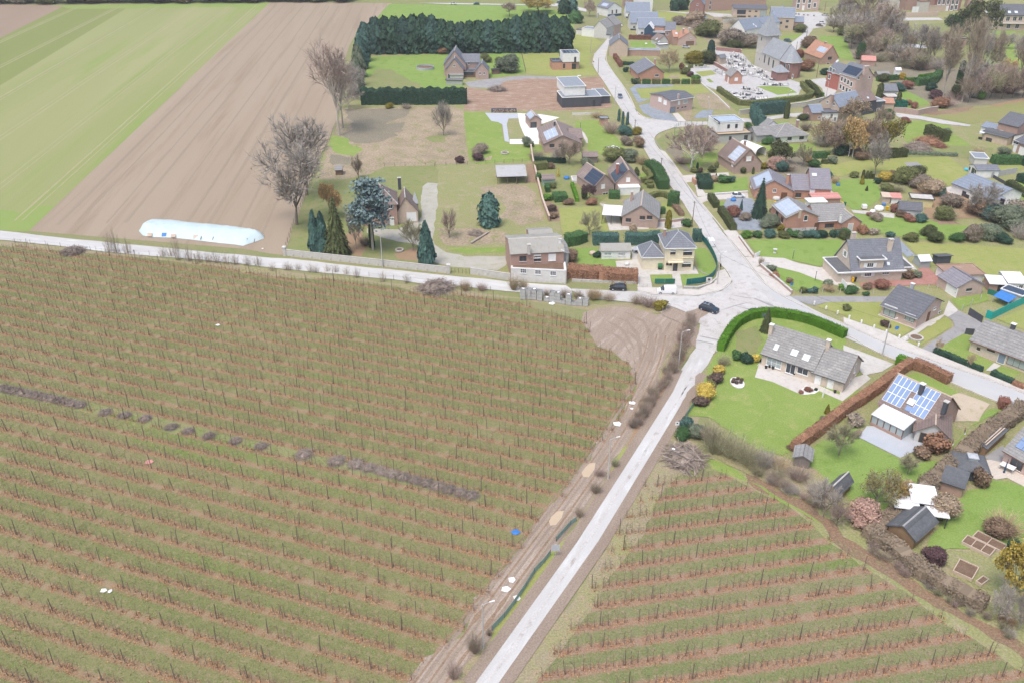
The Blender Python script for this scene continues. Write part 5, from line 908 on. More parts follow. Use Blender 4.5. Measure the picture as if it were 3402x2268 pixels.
# --- red bungalow, raised bungalow, corner house on the street
H=House('bungalow','red brick bungalow with big grey tiled roof above clipped hedge','c0 925,1058','c0 1190,1050');W=H.W
H.block(-2.2,0,W+2.2,16,3.3,'gy',3.3,'w_orange','r_slate',.5,rp=.62,ridge='concrete_wall');H.win('f','c0 1107,985',1.6,1.0);H.chimney('c0 1085,775',.8,.8,1.0,7.4,'w_orange');H.door('l','c0 880,990',1.6,2.0,'glass','trim_brown')
H=House('bungalow','pink brick bungalow raised over a blue garage door beside slate slope','c0 1268,1478','c0 1566,1425');W=H.W
H.block(0,0,W,12,4.9,'gx',1.0,'w_pink','r_dark',.5,rp=.45,gut='trim_white');H.win('f','c0 1395,1340',.9,1.3,mull=0,glass='trim_white');H.win('f','c0 1478,1325',2.0,1.2,mull=2,glass='glass_pale');H.door('f','c0 1312,1445',2.3,2.0,'door_blue','trim_dark',name='garage_door');H.win('l','c0 1148,1298 1215,1335',1.7,1.5,glass='trim_white',mull=1);H.win('f','c0 1380,1412 1438,1402 1478,1396',.7,.35,mull=0,frame='trim_dark');H.chimney('c0 1390,1232',.6,.6,.6,6.7,'w_pink')
H=House('street_house','brown brick house with slate gables at the bend of the street','c0 487,738','c0 722,742');W=H.W
H.block(0,0,W,13,5.2,'gy',3.4,'w_tan','r_slate',.3,ridge='zinc',gut='zinc');H.chimney('c0 628,440',.7,.7,1.0,9.4);H.block(W+.05,3,16,5,2.6,'flat',0,'w_brick','r_flat',.15,par='concrete_wall');H.grid('f',3.5,6.5,1,3.4,1,1,'solar_pale','zinc')
H=annex('garden_building','small brown-roofed outbuilding with two roof lights behind lawn','c0 1115,600','c0 1245,590',7,2.4,'gy',2.6,'w_lgrey','r_brown2','outbuilding',rp=.6);H.skylight('l','c0 1105,510');H.skylight('l','c0 1135,545')
annex('canopy','translucent striped canopy beside the brown outbuilding','c0 1130,650','c0 1260,640',3.0,2.3,'flat',0,'w_lgrey','r_white','canopy')
# --- houses at the head of the street
H=House('white_house','white house with charcoal base and broad slate roof','c0 465,222','c0 642,205');H.block(0,0,H.W,12,4.6,'gy',3.2,'w_white','r_slate',.3,rp=.45);H.win('f','c0 525,158 580,152',.7,2.0,mull=0,frame='trim_dark',sill=None);H.band('plinth','w_navy',-.05,-.06,0,H.W,-.003,1.3);H.grid('l',3,9,1,3.5,3,1,'solar_pale','zinc')
H=House('white_house','tall white gabled house behind blue-grey roofs','c0 848,175','c0 1045,172');H.block(0,0,H.W,12,9.0,'gy',4.5,'w_white','r_blue',.3);H.win('f','c0 905,90',1.2,1.6)
H=House('brick_house','weathered brick house behind the white gables','c0 690,110','c0 840,108');H.block(0,0,H.W,9,9,'gx',3,'w_brick','r_grey',.3);H.win('f','c0 720,40 768,55 722,0',.9,1.4)
for lab,A,Bp,d,h,rh,wl in (('row house with rear blue-grey roof and white wall','c0 700,238','c0 1012,238',10,3.6,4.6,'w_white'),('row house with long blue-grey roof and pale rendered wall','c0 762,398','c0 1122,396',11,4.0,4.8,'w_lgrey'),('row house with slate-blue roof over white wall and navy annex','c0 862,475','c0 1205,475',10,4.2,4.4,'w_white')):
    H=House('row_house',lab,A,Bp);H.block(0,0,H.W,d,h,'gx',rh,wl,'r_blue',.3,ridge='zinc');H.win('f',A,1.0,1.2) if False else None
    p=PX(A)[0];H.put('f',(2.0,0,1.7),1.2,1.3);H.put('f',(H.W-2,0,1.7),1.2,1.3);H.band('plinth','w_dark',-.03,-.05,0,H.W,-.003,.9)
H=House('navy_extension','navy clad extension with white-roofed gable and orange side wall','c0 935,508','c0 1200,522',cat='extension');W=H.W
H.block(0,0,W*.42,7,5.2,'gy',2.6,'w_navy','r_white',.2);H.block(W*.421,.1,W*.579,4,3.6,'flat',0,'w_navy','r_flat',.05,par='trim_white');H.block(W*.43,4.2,W*.5,3,5.6,'flat',0,'w_orange','r_slate',.05);H.win('f','c0 1120,475',1.3,.6)
H=House('brick_house','narrow two-storey brown brick house with slate roof','c0 1203,568','c0 1332,572');H.block(0,0,H.W,10,6.6,'gx',3.4,'w_brick','r_slate',.25);H.win('f','c0 1242,440 1305,442',.9,1.3);H.win('f','c0 1238,520',1.0,1.3);H.door('f','c0 1298,535',1.0,2.3,'door_blue');H.band('fascia','trim_white',-.2,-.35,6.4,H.W+.2,-.26,6.65)
H=House('orange_roofed_house','pink rendered gable house with orange tiled roof and twin chimneys','c0 1388,600','c0 1612,592');W=H.W
H.block(0,0,W,9,3.6,'gy',3.2,'w_pink','r_orange',.3,rp=.6);H.win('f','c0 1550,490',.5,.9);H.door('f','c0 1535,575',4.2,2.0,'w_brown','trim_brown',name='garage_door');H.block(-2.6,1.5,2.6,7,4.2,'gx',2.8,'w_brick','r_orange',.2);H.skylight('f','c0 1360,437',1.2,1.0);H.chimney('c0 1455,375',.7,.7,.7,8.2,'w_brick','trim_white');H.chimney('c0 1530,368',.7,.7,.7,8.2,'w_grey','trim_white')
H=House('grey_house','grey rendered gable house with white flat annex at the road bend','c0 285,492','c0 445,508');W=H.W
H.block(0,0,W,10,5.4,'gy',3.4,'w_lgrey','r_grey',.25,rp=.4,ridge='zinc');H.block(-1,10.1,W+1.5,9,5.4,'gy',4,'w_pink','r_grey',.25,rp=.45);H.chimney('c0 340,175',.7,.7,.8,10.3,'w_grey');H.block(-7.6,.6,7.5,7,4.0,'flat',0,'w_white','r_flat',.1,par='trim_white');H.block(-12,3,4.3,6,2.6,'flat',0,'w_offw','r_grey',.1);H.block(W+.1,-.5,1.9,1.6,2.0,'flat',0,'w_lgrey','r_flat',.1)
# --- top edge of the village
H=House('brick_house','tall narrow dark brick house with slate gable','c0 1522,228','c0 1702,236');H.block(0,0,H.W,11,7.6,'gy',5.0,'w_churchbrick','r_blue',.3);H.win('f','c0 1625,148',1.6,2.0,frame='trim_white');H.win('f','c0 1625,205',4.0,2.2,frame='trim_dark',sill=None);H.win('f','c0 1635,62',.8,.9)
H=House('long_barn','long old brick barn with orange tiled roof along village edge','c0 1712,152','d0 560,118',cat='barn');H.block(0,0,H.W,14,9.5,'gx',5,'w_brick','r_orange',.3);H.win('f','c0 1805,38 1798,102',1.2,1.8,mull=1)
H=House('long_house','long modern brick house with dark glazed openings and flat roof','d0 135,230','d0 572,238');H.block(0,0,H.W,9,5.0,'gx',1.2,'w_tan','r_dark',.3,rp=.9);H.win('f','d0 248,160',5.0,2.2,frame='trim_dark',mull=2,sill=None);H.win('f','d0 248,218',5.0,.9,frame='trim_dark',mull=2,sill=None);H.win('f','d0 358,150 440,150 350,215 430,215',1.3,.6,frame='trim_dark',sill=None);H.win('f','d0 530,180',3.4,3.2,frame='trim_dark',mull=1,glass='glass_pale',sill=None)
H=House('grey_roofed_house','brick and white house with large plain grey roof on the square','d0 605,395','d0 915,405');W=H.W;H.block(0,0,W,9,7.2,'gx',4.4,'w_tan','r_blue',.3,ridge='zinc',gut='trim_white');H.win('f','d0 760,300 845,280 835,352',1.3,1.1,frame='trim_dark');H.block(W+.05,1,5.5,8,4.6,'gx',2.4,'w_brick','r_blue',.2);H.win('f','d0 935,370',1.8,1.8,frame='trim_dark');H.block(W*.3,9.1,W*.5,7,7.5,'gy',3.5,'w_white','r_blue',.2)
H=House('white_house','white long house with grey-blue roof lit by two skylights','d0 280,500','d0 740,420');W=H.W;H.block(0,0,W*.5,10,4.2,'gx',4.6,'w_white','r_blue',.3);H.skylight('f','d0 405,320');H.skylight('f','d0 436,345');H.block(W*.5,.4,W*.5,9,5.4,'gx',3,'w_white','r_blue',.25);H.win('f','d0 705,375',1.0,1.2,frame='trim_dark')
H=House('manor','tall pink brick house with white-framed windows facing the square','d0 945,138','d0 1245,142');W=H.W;H.block(0,0,W,10,9.5,'hip',4,'w_pink','r_slate',.4);H.win('f','d0 995,15 1063,15 1138,15 985,80 1130,80 1203,70',1.5,2.4,fr=.3,mull=1);H.door('f','d0 1055,90',1.3,2.8)
H=House('farm_building','pale stone gable building beside the brick farm','e0 540,155','e0 712,150',cat='barn');H.block(0,0,H.W,11,6,'gy',5,'w_stone','r_slate',.3)
H=House('brick_farm','rambling old brick farmhouse range with arched grey gateway','e0 800,140','e0 1225,128');W=H.W;H.block(0,0,W,9,8.5,'gx',4,'w_brick','r_orange',.3);H.win('f','e0 1080,22 1070,75',1.5,1.8)
H.block(W*.15,-9,W*.3,3,6.5,'flat',0,'w_stone','r_orange',.2);H.win('f','e0 932,150',4.4,5.6,glass='trim_white',frame='w_stone',name='gate',sill=None);H.block(W*.46,-8,W*.55,.6,3.6,'flat',0,'w_tan','r_orange',.1,par='w_tan')
H=House('farmhouse','brick farmhouse with regular white windows and central white door','e0 1228,148','e0 1512,142');W=H.W;H.block(0,0,W,10,10.5,'gx',5,'w_churchbrick','r_slate',.3);H.win('f','e0 1250,28 1306,28 1366,25 1426,28 1482,28 1242,98 1298,102 1410,105 1466,98',1.6,2.7,fr=.3);H.door('f','e0 1352,110',1.6,3.0)
H=House('brick_house','brick house end with grey window by the terrace','e0 1600,110','e0 1812,118');H.block(0,0,H.W,9,9,'gx',4,'w_brick','r_slate',.3);H.win('f','e0 1668,35 1745,35',1.6,1.8,frame='w_lgrey')
H=House('terrace_row','long pale brick apartment row with dark roof and roof lights','e0 1880,390','e0 2600,400',cat='apartments');W=H.W;H.block(0,0,W,14,8.0,'gx',4.8,'w_tan','r_dark',.35,gut='trim_dark')
for p_ in ('e0 1868,160','e0 2015,160','e0 2160,160','e0 2250,160'):H.skylight('f',p_,1.6,1.6)
H.win('f','e0 1910,240 1995,240 2065,245 2142,248 2230,248 2305,245 2150,345 2262,345',1.9,2.2,frame='trim_white');H.win('f','e0 1970,335 2060,335',2.0,1.3);H.band('balcony','w_lgrey',W*.2,-1.3,3.6,W*.75,-.01,3.8)
# --- pink two-part house by the church
H=House('pink_house','pink brick house with white window surrounds and dark solar roof','d0 1492,1192','d0 1705,1262');W=H.W;dd=9.0
H.block(0,0,W,dd,7.6,'gx',4.2,'w_pink','r_slate',.3,gut='trim_white');L_=sqrt((dd/2)**2+4.2**2);H.grid('f',.8,W-.8,.5,L_*.72,6,3,'solar_dark','trim_dark',gap=.03)
for p_ in ('d0 1557,1030 1598,1052 1638,1075 1680,1100','d0 1540,1130 1578,1152 1620,1172 1660,1192'):H.win('f',p_,1.0,1.7,fr=.22,mull=0,frame='trim_white')
H.chimney('d0 1880,865',1.0,2.2,1.6,12.6,'w_pink','concrete_wall');H.win('r','d0 1775,1022 1915,1010',.7,.9,mull=0)
H.block(-8.5,.8,8.4,dd-2,6.8,'gx',3.4,'w_red','r_slate',.25,gut='trim_white');H.skylight('f','d0 1497,800',1.0,1.2);H.win('f','d0 1412,905 1395,1000 1450,930',1.2,1.7,fr=.16)
H=House('orange_roofed_house','house with steep orange tiled roof and dormer in a green garden','d0 1275,845','d0 1495,832');W=H.W
H.block(0,0,W,15,3.0,'gy',5.4,'w_brick','r_orange',.35,rp=.55,ridge='r_orange');H.win('f','d0 1398,762',1.9,1.3,frame='trim_brown');H.win('f','d0 1375,830',1.2,.9);H.grid('l',7,14,2.5,5.2,3,1,'solar_pale','trim_white');H.chimney('d0 1345,545',.8,.8,1.2,9.2,'w_brick')
# --- blue roofed house group
H=House('blue_roofed_house','brick house with pale blue metal roof behind autumn trees','d0 1522,1400','d0 1832,1345',5.0);W=H.W
H.block(0,0,W,9.5,5.0,'gx',3.6,'w_tan','r_blue',.3,ridge='zinc');H.win('l','d0 1370,1330 1455,1360',.9,.8);H.chimney('d0 1440,1240',.8,.8,1.0,9.0);H.block(W+.05,.6,8,8.5,5.2,'gx',3.0,'w_dark','r_brown2',.25);H.skylight('f','d0 1895,1275',.8,.8)
H=House('black_cube','black flat-roofed house extension with white window','d0 1880,1475','d0 2095,1460',cat='extension');W=H.W;H.block(0,0,W,7,4.2,'flat',0,'w_dark','r_flat',.1,par='trim_white');H.win('f','d0 2025,1445',1.2,1.7)
annex('garage','low garage with orange tiled roof beside the black cube','d0 2100,1425','d0 2225,1428',7,2.4,'gx',1.2,'w_tan','r_orange','garage')
H=annex('cottage','small brick cottage with blue-grey roof by the lane','d1 1150,288','d1 1300,280',7,3.2,'gx',2.0,'w_brick','r_blue','cottage',ridge='zinc');H.win('f','d1 1260,240',.8,.9);H.win('l','d1 1112,195 1128,250',.7,.8)
H=annex('white_annex','white lean-to annex with dark awning below brick gable','d1 1310,300','d1 1490,295',5,3.4,'flat',0,'w_white','r_dark','annex',par='trim_dark');H.win('f','d1 1312,258 1420,222 1465,262',.8,1.5)
annex('garage','grey-roofed garage in the hedged garden beside tall cypress','e0 512,1268','e0 690,1270',8,2.6,'gx',2.0,'w_lgrey','r_slate','garage');annex('garage','pale flat-roofed shed below the grey garage','e0 560,1345','e0 720,1345',6,2.3,'flat',0,'w_lgrey','concrete_wall','shed');annex('garden_shed','pink-roofed brick shed at the wood edge','e0 228,860','e0 405,868',5,2.6,'gx',1.6,'w_brick','r_pinkred');annex('garden_shed','low moss-roofed hut beside the pink house','e0 440,1032','e0 590,1030',4,2.0,'gx',.8,'w_oldwood','r_grey');annex('bird_house','small white-roofed hide on legs by the vegetable plot','e0 672,985','e0 735,985',2.0,2.4,'gx',.8,'w_white','r_white','hide');annex('freight_wagon','brown timber wagon with pale roof standing in the park','e0 1385,592','e0 1590,600',3.4,3.6,'flat',0,'w_brick','concrete_wall','wagon');annex('hangar','long low shed with white striped roof at the wood edge','d0 1430,300','d0 1740,310',7,2.6,'gx',1.4,'w_offw','r_white','shed');annex('sentry_hut','little brown-roofed hut by the stream','e0 345,360','e0 415,362',3,2.4,'gx',1.2,'w_brown','r_brown','hut')
# --- grey hip bungalow
H=House('white_bungalow','white bungalow under big mossy grey hipped roof','d1 690,588','d1 1098,562');W=H.W
H.block(0,0,W,11,2.6,'hip',3.0,'w_white','r_lichen',.5,ridge='concrete_wall',gut='trim_grey');H.win('f','d1 722,522 874,515',1.4,.9,frame='trim_dark');H.win('f','d1 1030,505',1.5,.9,frame='trim_dark');H.chimney('d1 983,275',.8,.8,1.2,6.3,'w_brick','trim_white');H.band('plinth','w_brick',-.02,-.05,0,W,-.003,.3)
H.block(-6.0,3.2,5.95,8,2.5,'gx',2.0,'w_grey','r_lichen',.3);H.block(1.0,11.1,6,4,2.6,'gy',2.2,'w_white','r_lichen',.3)
# --- brown steep gable with solar
H=House('gabled_house','mauve brick house with steep brown roof and square solar array','d1 152,975','d1 492,945');W=H.W
H.block(0,0,W,12,3.0,'gy',4.6,'w_pbrick','r_brown2',.4,ridge='w_tan');H.win('f','d1 343,775',1.6,1.3,glass='trim_white',shut='w_churchbrick');L_=sqrt((W/2)**2+4.6**2);H.grid('l',6.0,10.8,.7,L_-.9,4,4,'solar_pale','trim_white',gap=.06);H.win('l','d1 133,850',1.2,1.2,glass='trim_white',shut='w_churchbrick');H.win('l','d1 92,805',.9,.9,frame='trim_brown');H.chimney('d1 297,545',.6,.6,.9,8.4);
H=House('tunnel_shelter','white arched tunnel shelter behind the brown gabled house','d1 430,760','d1 565,735',cat='shelter');W=H.W;mb=MB();R_=W/2;n_=10
for k in range(n_):
    a0,a1=pi*k/n_,pi*(k+1)/n_;r0,r1=R_,R_-.06
    P_=[(R_-r*cos(a),1.6+.75*r*sin(a)) for r in (r0,r1) for a in (a0,a1)];mb.hexa([(P_[0][0],0,P_[0][1]),(P_[1][0],0,P_[1][1]),(P_[3][0],0,P_[3][1]),(P_[2][0],0,P_[2][1])],[(P_[0][0],9,P_[0][1]),(P_[1][0],9,P_[1][1]),(P_[3][0],9,P_[3][1]),(P_[2][0],9,P_[2][1])])
mb.obj('arched_roof','trim_white',H.root);H.band('side_wall','trim_white',-.05,0,0,.02,9,1.6);H.band('side_wall','trim_white',W-.02,0,0,W+.05,9,1.6)
# --- red brick L house
H=House('red_brick_house','red brick house with mauve roofs stepping up to a tall wing','d1 405,1298','d1 905,1318');W=H.W
H.block(0,0,W,10.5,2.8,'gy',2.9,'w_orange','r_mauve',.35,rp=.47,ridge='r_mauve');L_=sqrt((W*.47)**2+2.9**2);H.grid('l',1.6,9.6,.7,L_-.3,5,3,'solar_pale','zinc',gap=.03);H.win('f','d1 680,1190',.8,.9);H.door('f','d1 798,1278',1.5,2.1,'trim_brown','trim_brown');H.win('l','d1 378,1120',2.2,1.2,glass='glass_pale');H.chimney('d1 858,985',.7,.7,1.4,6.6,'w_orange')
H.block(W+.02,1.2,4.9,8,2.8,'gx',2.8,'w_orange','r_mauve',.3,rp=.75);H.win('f','d1 988,1250',1.5,1.2,frame='trim_brown');H.block(W+5.0,.6,5.6,10.5,3.6,'gx',4.0,'w_orange','r_mauve',.3,rp=.62);H.skylight('f','d1 1197,985',1.3,1.0);H.win('f','d1 1170,1200',1.2,1.1,glass='trim_white',name='heat_pump')
H=annex('carport','open carport with bright coral tin roof by red brick house','d1 1165,1392','d1 1520,1385',3.6,2.2,'gx',.5,'w_brick','r_pinkred','carport',rp=.85)
# --- orange brick L house
H=House('orange_brick_house','orange brick L-shaped house with grey roof and pale solar array','d2 808,447','d2 1215,425');W=H.W
H.block(0,0,W,10,4.2,'gy',2.0,'w_orange','r_grey',.35,rp=.48);L_=sqrt((W*.48)**2+4);H.grid('l',1.0,9.4,.2,L_-.3,5,3,'solar_pale','trim_white',gap=.03);H.band('plinth','w_lgrey',-.04,-.06,0,W,-.004,1.15);H.win('f','d2 1085,255',.9,1.4,mull=0);H.door('f','d2 1222,382',1.1,2.1,'trim_brown','trim_brown');H.win('f','d2 1062,400',.7,.5,mull=0,frame='trim_brown');H.win('l','d2 712,205 778,278',1.3,1.3,frame='trim_brown');H.chimney('d2 1018,152',.5,.5,.6,6.9,'w_tan')
H.block(W+.02,.9,9.2,8.5,2.6,'gx',2.9,'w_orange','r_grey',.35,gut='trim_white');H.win('f','d2 1392,355',2.4,1.1,frame='trim_brown');H.block(W+6.2,-1.6,5.6,6,2.6,'gy',1.8,'w_orange','r_grey',.35,ridge='w_tan');H.door('f','d2 1665,375',1.3,2.2,'w_lgrey');H.chimney('d2 1546,215',.4,.4,.5,6.0,'trim_white')
annex('lean_to','white plastic-roofed lean-to behind orange brick house','d2 1120,155','d2 1335,148',3,2.3,'flat',0,'w_white','r_white','lean-to',par='trim_white')
# --- slate mansard villa
H=House('slate_villa','beige villa with steep slate roof, flat dormer and white shutters','d2 1660,1088','d2 2318,1062');W=H.W
H.block(0,0,W,9.5,2.7,'gx',6.0,'w_beige','r_slate',.4,rp=.52,gut='trim_white');B=H.last;E_,n_,hx_,u_=H.plane('f')
H.band('eaves_board','trim_white',-3.6,-.75,2.62,W+.6,-.42,2.9);H.win('f','d2 1895,990',1.5,.85,mull=3,shut='trim_white',frame='trim_white');H.win('f','d2 2125,972',1.6,.45,mull=2)
H.chimney('d2 2200,530',1.0,.8,2.6,9.3,'w_beige','concrete_wall');H.chimney('d2 1715,445',1.0,.7,1.0,9.7,'w_beige','concrete_wall');H.skylight('f','d2 2160,850',.6,.7)
x0=H.hit('d2 1790,905',E_,n_)[0];x1=H.hit('d2 2090,900',E_,n_)[0];H.block(x0,.3,x1-x0,3.6,2.5,'flat',0,'w_beige','r_felt',.45,z0=2.95,par='trim_white');H.win('f','d2 1925,868',1.4,1.0,mull=2,shut='trim_white')
H.block(-3.4,-.2,3.38,8.5,2.55,'flat',0,'w_beige','r_felt',.3,par='trim_white');H.door('l','d2 1615,975',2.6,2.1,'trim_white',name='garage_door');BL=dict(x=0,y=0,w=W,d=9,h=3,z0=0,roof='flat');H.put('l',(-.01,4.9,5.2),1.0,1.3,B=BL,shut='trim_white');H.block(W+.02,1.5,3.0,7,2.5,'flat',0,'w_beige','r_felt',.3,par='trim_white')
# --- pink house with big dark roof
H=House('pink_brick_house','pink brick house with broad dark tiled roof behind white bollards','g 478,190','g 932,362');W=H.W;dd=float(np.linalg.norm(G('g 1308,192')-G('g 932,362')))
H.block(0,0,W,dd,2.7,'gx',2.7,'w_pink','r_dark',.5,rp=.58,h2=3.1,gut='trim_grey');H.win('f','g 606,140',2.6,2.0,glass='glass_pale',frame='trim_dark');H.win('f','g 868,225',1.9,1.3,glass='glass_pale',frame='trim_dark');H.roller('f','g 622,75',2.8,.25);H.roller('f','g 875,182',2.1,.22);H.win('r','g 1188,98 1248,150',1.0,.45,frame='trim_white',mull=0);H.door('r','g 1108,185',1.0,2.1,'trim_brown','trim_brown');H.chimney('e2 905,1110',.7,.5,.5,6.0,'zinc','trim_white')
# --- garages and sheds behind
H=annex('garage','pink brick garage with grey gable roof and white up-and-over door','e2 1447,1288','e2 1790,1245',6.5,2.5,'gy',1.7,'w_pink','r_mauve','garage',ridge='r_dark');H.win('f','e2 1635,1188',1.3,.5,frame='trim_dark');H.door('l','e2 1408,1200',3.6,2.2,'trim_white',name='garage_door')
H=annex('tin_shed','shed with rust-streaked corrugated roof and white double doors','e2 1195,990','e2 1345,1122',8.5,2.4,'flat',0,'w_white','r_rust','shed',par='r_rust');H.put('f',(H.W*.27,0,1.15),H.W*.44,2.0,glass='trim_white',mull=0,name='door',sill=None);H.put('f',(H.W*.75,0,1.15),H.W*.44,2.0,glass='trim_white',mull=0,name='door',sill=None)
H=annex('shed','low shed with bright white sheet roof beside teal fence','e2 1880,1215','e2 2085,1228',4.0,2.1,'gx',.35,'w_brick','r_white',rp=.97);H.door('f','e2 2035,1195',1.0,1.9,'trim_dark','trim_dark');H=annex('shed','pale wooden shed with wide white roof and water tank','e2 2115,1225','e2 2352,1235',5.5,2.5,'gx',.5,'w_offw','r_white',rp=.9);H.win('f','e2 2250,1160 2310,1150',.8,.8)
H=annex('greenhouse','small white-framed greenhouse beside the brick yard','e2 985,908','e2 1120,902',3.2,1.9,'gx',.7,'glass_pale','skyglass','greenhouse',ridge='trim_white');annex('chicken_coop','little black coop with tilted roof in the meadow','e2 1205,872','e2 1380,865',2.2,1.9,'gx',.5,'w_dark','r_felt','coop',rp=.0);H=annex('garden_shed','pale grey boarded shed with dark roof and tiny window','e2 715,232','e2 1000,252',4.0,2.2,'gx',1.5,'w_lgrey','r_dark');H.win('f','e2 853,200',.8,.5,mull=0);annex('garden_shed','yellowish timber shed with pale flat roof beyond grey shed','e2 870,105','e2 1150,125',4.0,2.4,'flat',0,'w_lemon','concrete_wall');annex('tiny_shed','tiny white shed with coral roof among scrap','e2 615,75','e2 735,80',2.6,1.9,'gx',.7,'w_white','r_pinkred',rp=.9);annex('board_shed','beige boarded shed beside tiny coral-roofed shed','e2 497,65','e2 600,70',2.6,2.0,'gx',.5,'w_tan','w_tan',rp=.9)
# --- beige bungalow at right edge
H=House('beige_bungalow','beige bungalow with ribbed grey roof and blue front door','g 1628,652','g 2112,836');W=H.W*1.9
H.block(0,0,W,10.5,2.7,'gx',2.6,'w_beige','r_lichen',.5,gut='trim_brown');H.win('f','g 1925,630',1.4,.7,frame='trim_brown');H.door('f','g 2062,740',1.3,2.2,'door_blue');H.win('f','g 2260,790',3.4,2.1,glass='glass_pale',frame='trim_brown',mull=2,sill=None);H.chimney('g 2222,300',.8,.7,1.3,6.5,'w_dark','trim_white');H.win('f','g 1760,620',.5,.5,mull=0,frame='trim_brown',name='hanging_basket')
# --- beige long house of the foreground corner
H=House('long_beige_house','long beige house with mottled grey roof and three white roof windows','f 1088,832','f 1742,1052');W=H.W
H.block(0,0,W,10,2.9,'gx',3.9,'w_beige','r_lichen',.45,gut='trim_dark');B=H.last
for p_,w_ in (('f 1290,602',.8),('f 1527,672',1.25),('f 1680,735',1.25)):H.skylight('f',p_,w_,1.3)
H.win('f','f 1260,800',2.9,1.7,mull=2,cross=1,sill='trim_white',glass='glass_pale');H.win('f','f 1478,870',1.7,2.2,mull=1,sill='trim_white');H.win('f','f 1635,905',2.0,1.3,mull=1);H.chimney('f 1232,308',.7,.7,1.1,7.6,'w_beige','trim_white');H.chimney('f 1978,510',.7,.7,1.5,7.6,'w_beige','trim_white')
H2=House('long_beige_house','tmp','f 1742,1052','f 2112,1218');w2=H2.W;bpy.data.objects.remove(H2.root)
H.block(W+.02,-.15,w2,9.6,2.6,'gx',3.4,'w_beige','r_lichen',.45,gut='trim_dark');H.door('f','f 1830,1030 1990,1100',1.0,2.1);H.win('r','f 2315,870',.7,1.7,mull=0);H.win('r','f 2250,1040 2312,995',.6,1.0,mull=0)
# --- foreground house with blue solar roof, conservatory and garage
H=House('solar_house','brown-roofed house covered in blue solar panels with glass conservatory','g 472,1322','i 1312,198',2.7);W=H.W
H.block(0,0,W,9.4,2.7,'gx',4.3,'w_brick','r_brown2',.4,ridge='w_tan');B=H.last;L_=sqrt(4.7**2+4.3**2);nx=9;WS=W*.83;H.grid('f',.05,WS,.7,L_-.1,nx,3,'solar','trim_white',gap=.07,skip=((4,1),(5,0),(4,0)));E_,n_,hx_,u_=H.plane('f');du=WS/nx;H.onroof('roof_window','f','skyglass',E_+hx_*(.5+du*4.6)+u_*2.6,.6,.6,B,.1,.03);H.onroof('solar_panel','f','solar',E_+hx_*(.5+du*5.1)+u_*1.3,du*.8,.5,B,.05,.05)
H.chimney('g 1037,1075',.7,.7,1.4,8.0,'w_dark','trim_white');H.chimney('g 1345,1305',.7,.7,.9,7.4,'w_dark');q0=H.at('i 600,186');q1=H.at('i 935,335');xa,xb=q0[0],max(q1[0],q0[0]+6);
cy=-3.6;H.block(xa,cy,xb-xa,3.5,2.2,'gx',.7,'glass_pale','r_white',.2,rp=.97);CB=H.last
for k in range(6):xx=xa+(xb-xa)*k/5;H.band('frame_post','trim_brown',xx-.08,cy-.05,0,xx+.08,cy+.04,2.15)
H.band('plinth','w_brick',xa-.04,cy-.07,0,xb+.04,cy-.008,.65);H.band('frame_rail','trim_brown',xa-.05,cy-.06,2.12,xb+.05,cy-.004,2.24)
for k in range(9):xx=xa+(xb-xa)*k/8;H.onroof('glazing_bar','f','zinc',H.plane('f',CB)[0]+np.array([1,0,0])*(xx-xa)+H.plane('f',CB)[3]*1.75,.04,1.85,CB,.05,.0)
H.block(W-3.0,-4.2,6.4,9.5,2.5,'gx',2.4,'w_lgrey','r_brown2',.5,rp=.5) if False else None
H=House('garage','garage with long brown tiled gable roof beside solar house','i 1115,350','i 1482,432',cat='garage');W=H.W;H.block(0,0,W,float(np.linalg.norm(G('i 1750,205')-G('i 1482,432'))),2.3,'gy',2.0,'w_lgrey','r_brown2',.5,rp=.5,ridge='w_tan');H.put('f',(W*.45,0,1.1),W*.6,2.0,glass='trim_dark',frame='w_wood',mull=0,name='garage_door',sill=None);H.win('r','i 1555,352 1690,230',.7,.5,mull=0,frame='trim_brown')
# --- right edge solar house
H=House('edge_house','pink brick house with blue solar roof beside curved wooden deck','i 2097,592','i 2362,745');W=H.W*2.2;H.block(0,0,W,10,2.7,'gx',4.0,'w_pink','r_grey',.45,gut='trim_brown');H.grid('f',.8,W-.5,1.2,5.8,7,3,'solar','trim_dark',gap=.03);H.win('f','i 2270,600',1.9,1.8,frame='trim_brown',sill='trim_white')
# --- sheds in the foreground gardens
annex('garden_shed','grey boarded shed half hidden by brush at beech hedge end','h 1900,655','h 2100,700',3.2,1.9,'gy',.6,'w_oldwood','r_grey');annex('garden_shed','dark blue-roofed timber shed under bare trees','i 130,985','i 250,1045',4.6,1.9,'gy',1.1,'w_wood','r_felt',rp=.5,ridge='concrete_wall');annex('garden_shed','wide shed with sagging black felt roof beside pavilion','i 1400,905','i 1640,985',4.4,2.0,'gx',.5,'w_brick','r_felt',rp=.9)
H=House('barbecue_pavilion','octagonal black pavilion with glass lantern beside hedge','i 1590,770','i 1800,800',cat='pavilion');H.block(0,0,4.4,4.4,2.0,'hip',1.3,'w_dark','r_felt',.4);H.block(1.5,1.5,1.4,1.4,.5,'hip',.4,'glass_pale','zinc',.1,z0=2.9)
H=House('garden_shed','big black felt-roofed double shed beside white-roofed shelter','i 815,1400','i 1100,1560',cat='shed');H.block(0,0,H.W,6.2,2.0,'gy',1.2,'w_wood','r_felt',.4,ridge='trim_grey')
H=House('white_shelter','open garden shelter with dazzling white corrugated roof','i 1050,1290','i 1330,1330',cat='shelter');W=H.W
for c_ in ((-2.2,1.0,2.3,1.6,4.2,2.42),(0.5,2.6,2.5,4.6,7.4,2.62),(2.4,.2,2.2,5.6,2.6,2.32)):H.band('roof','r_white',*c_)
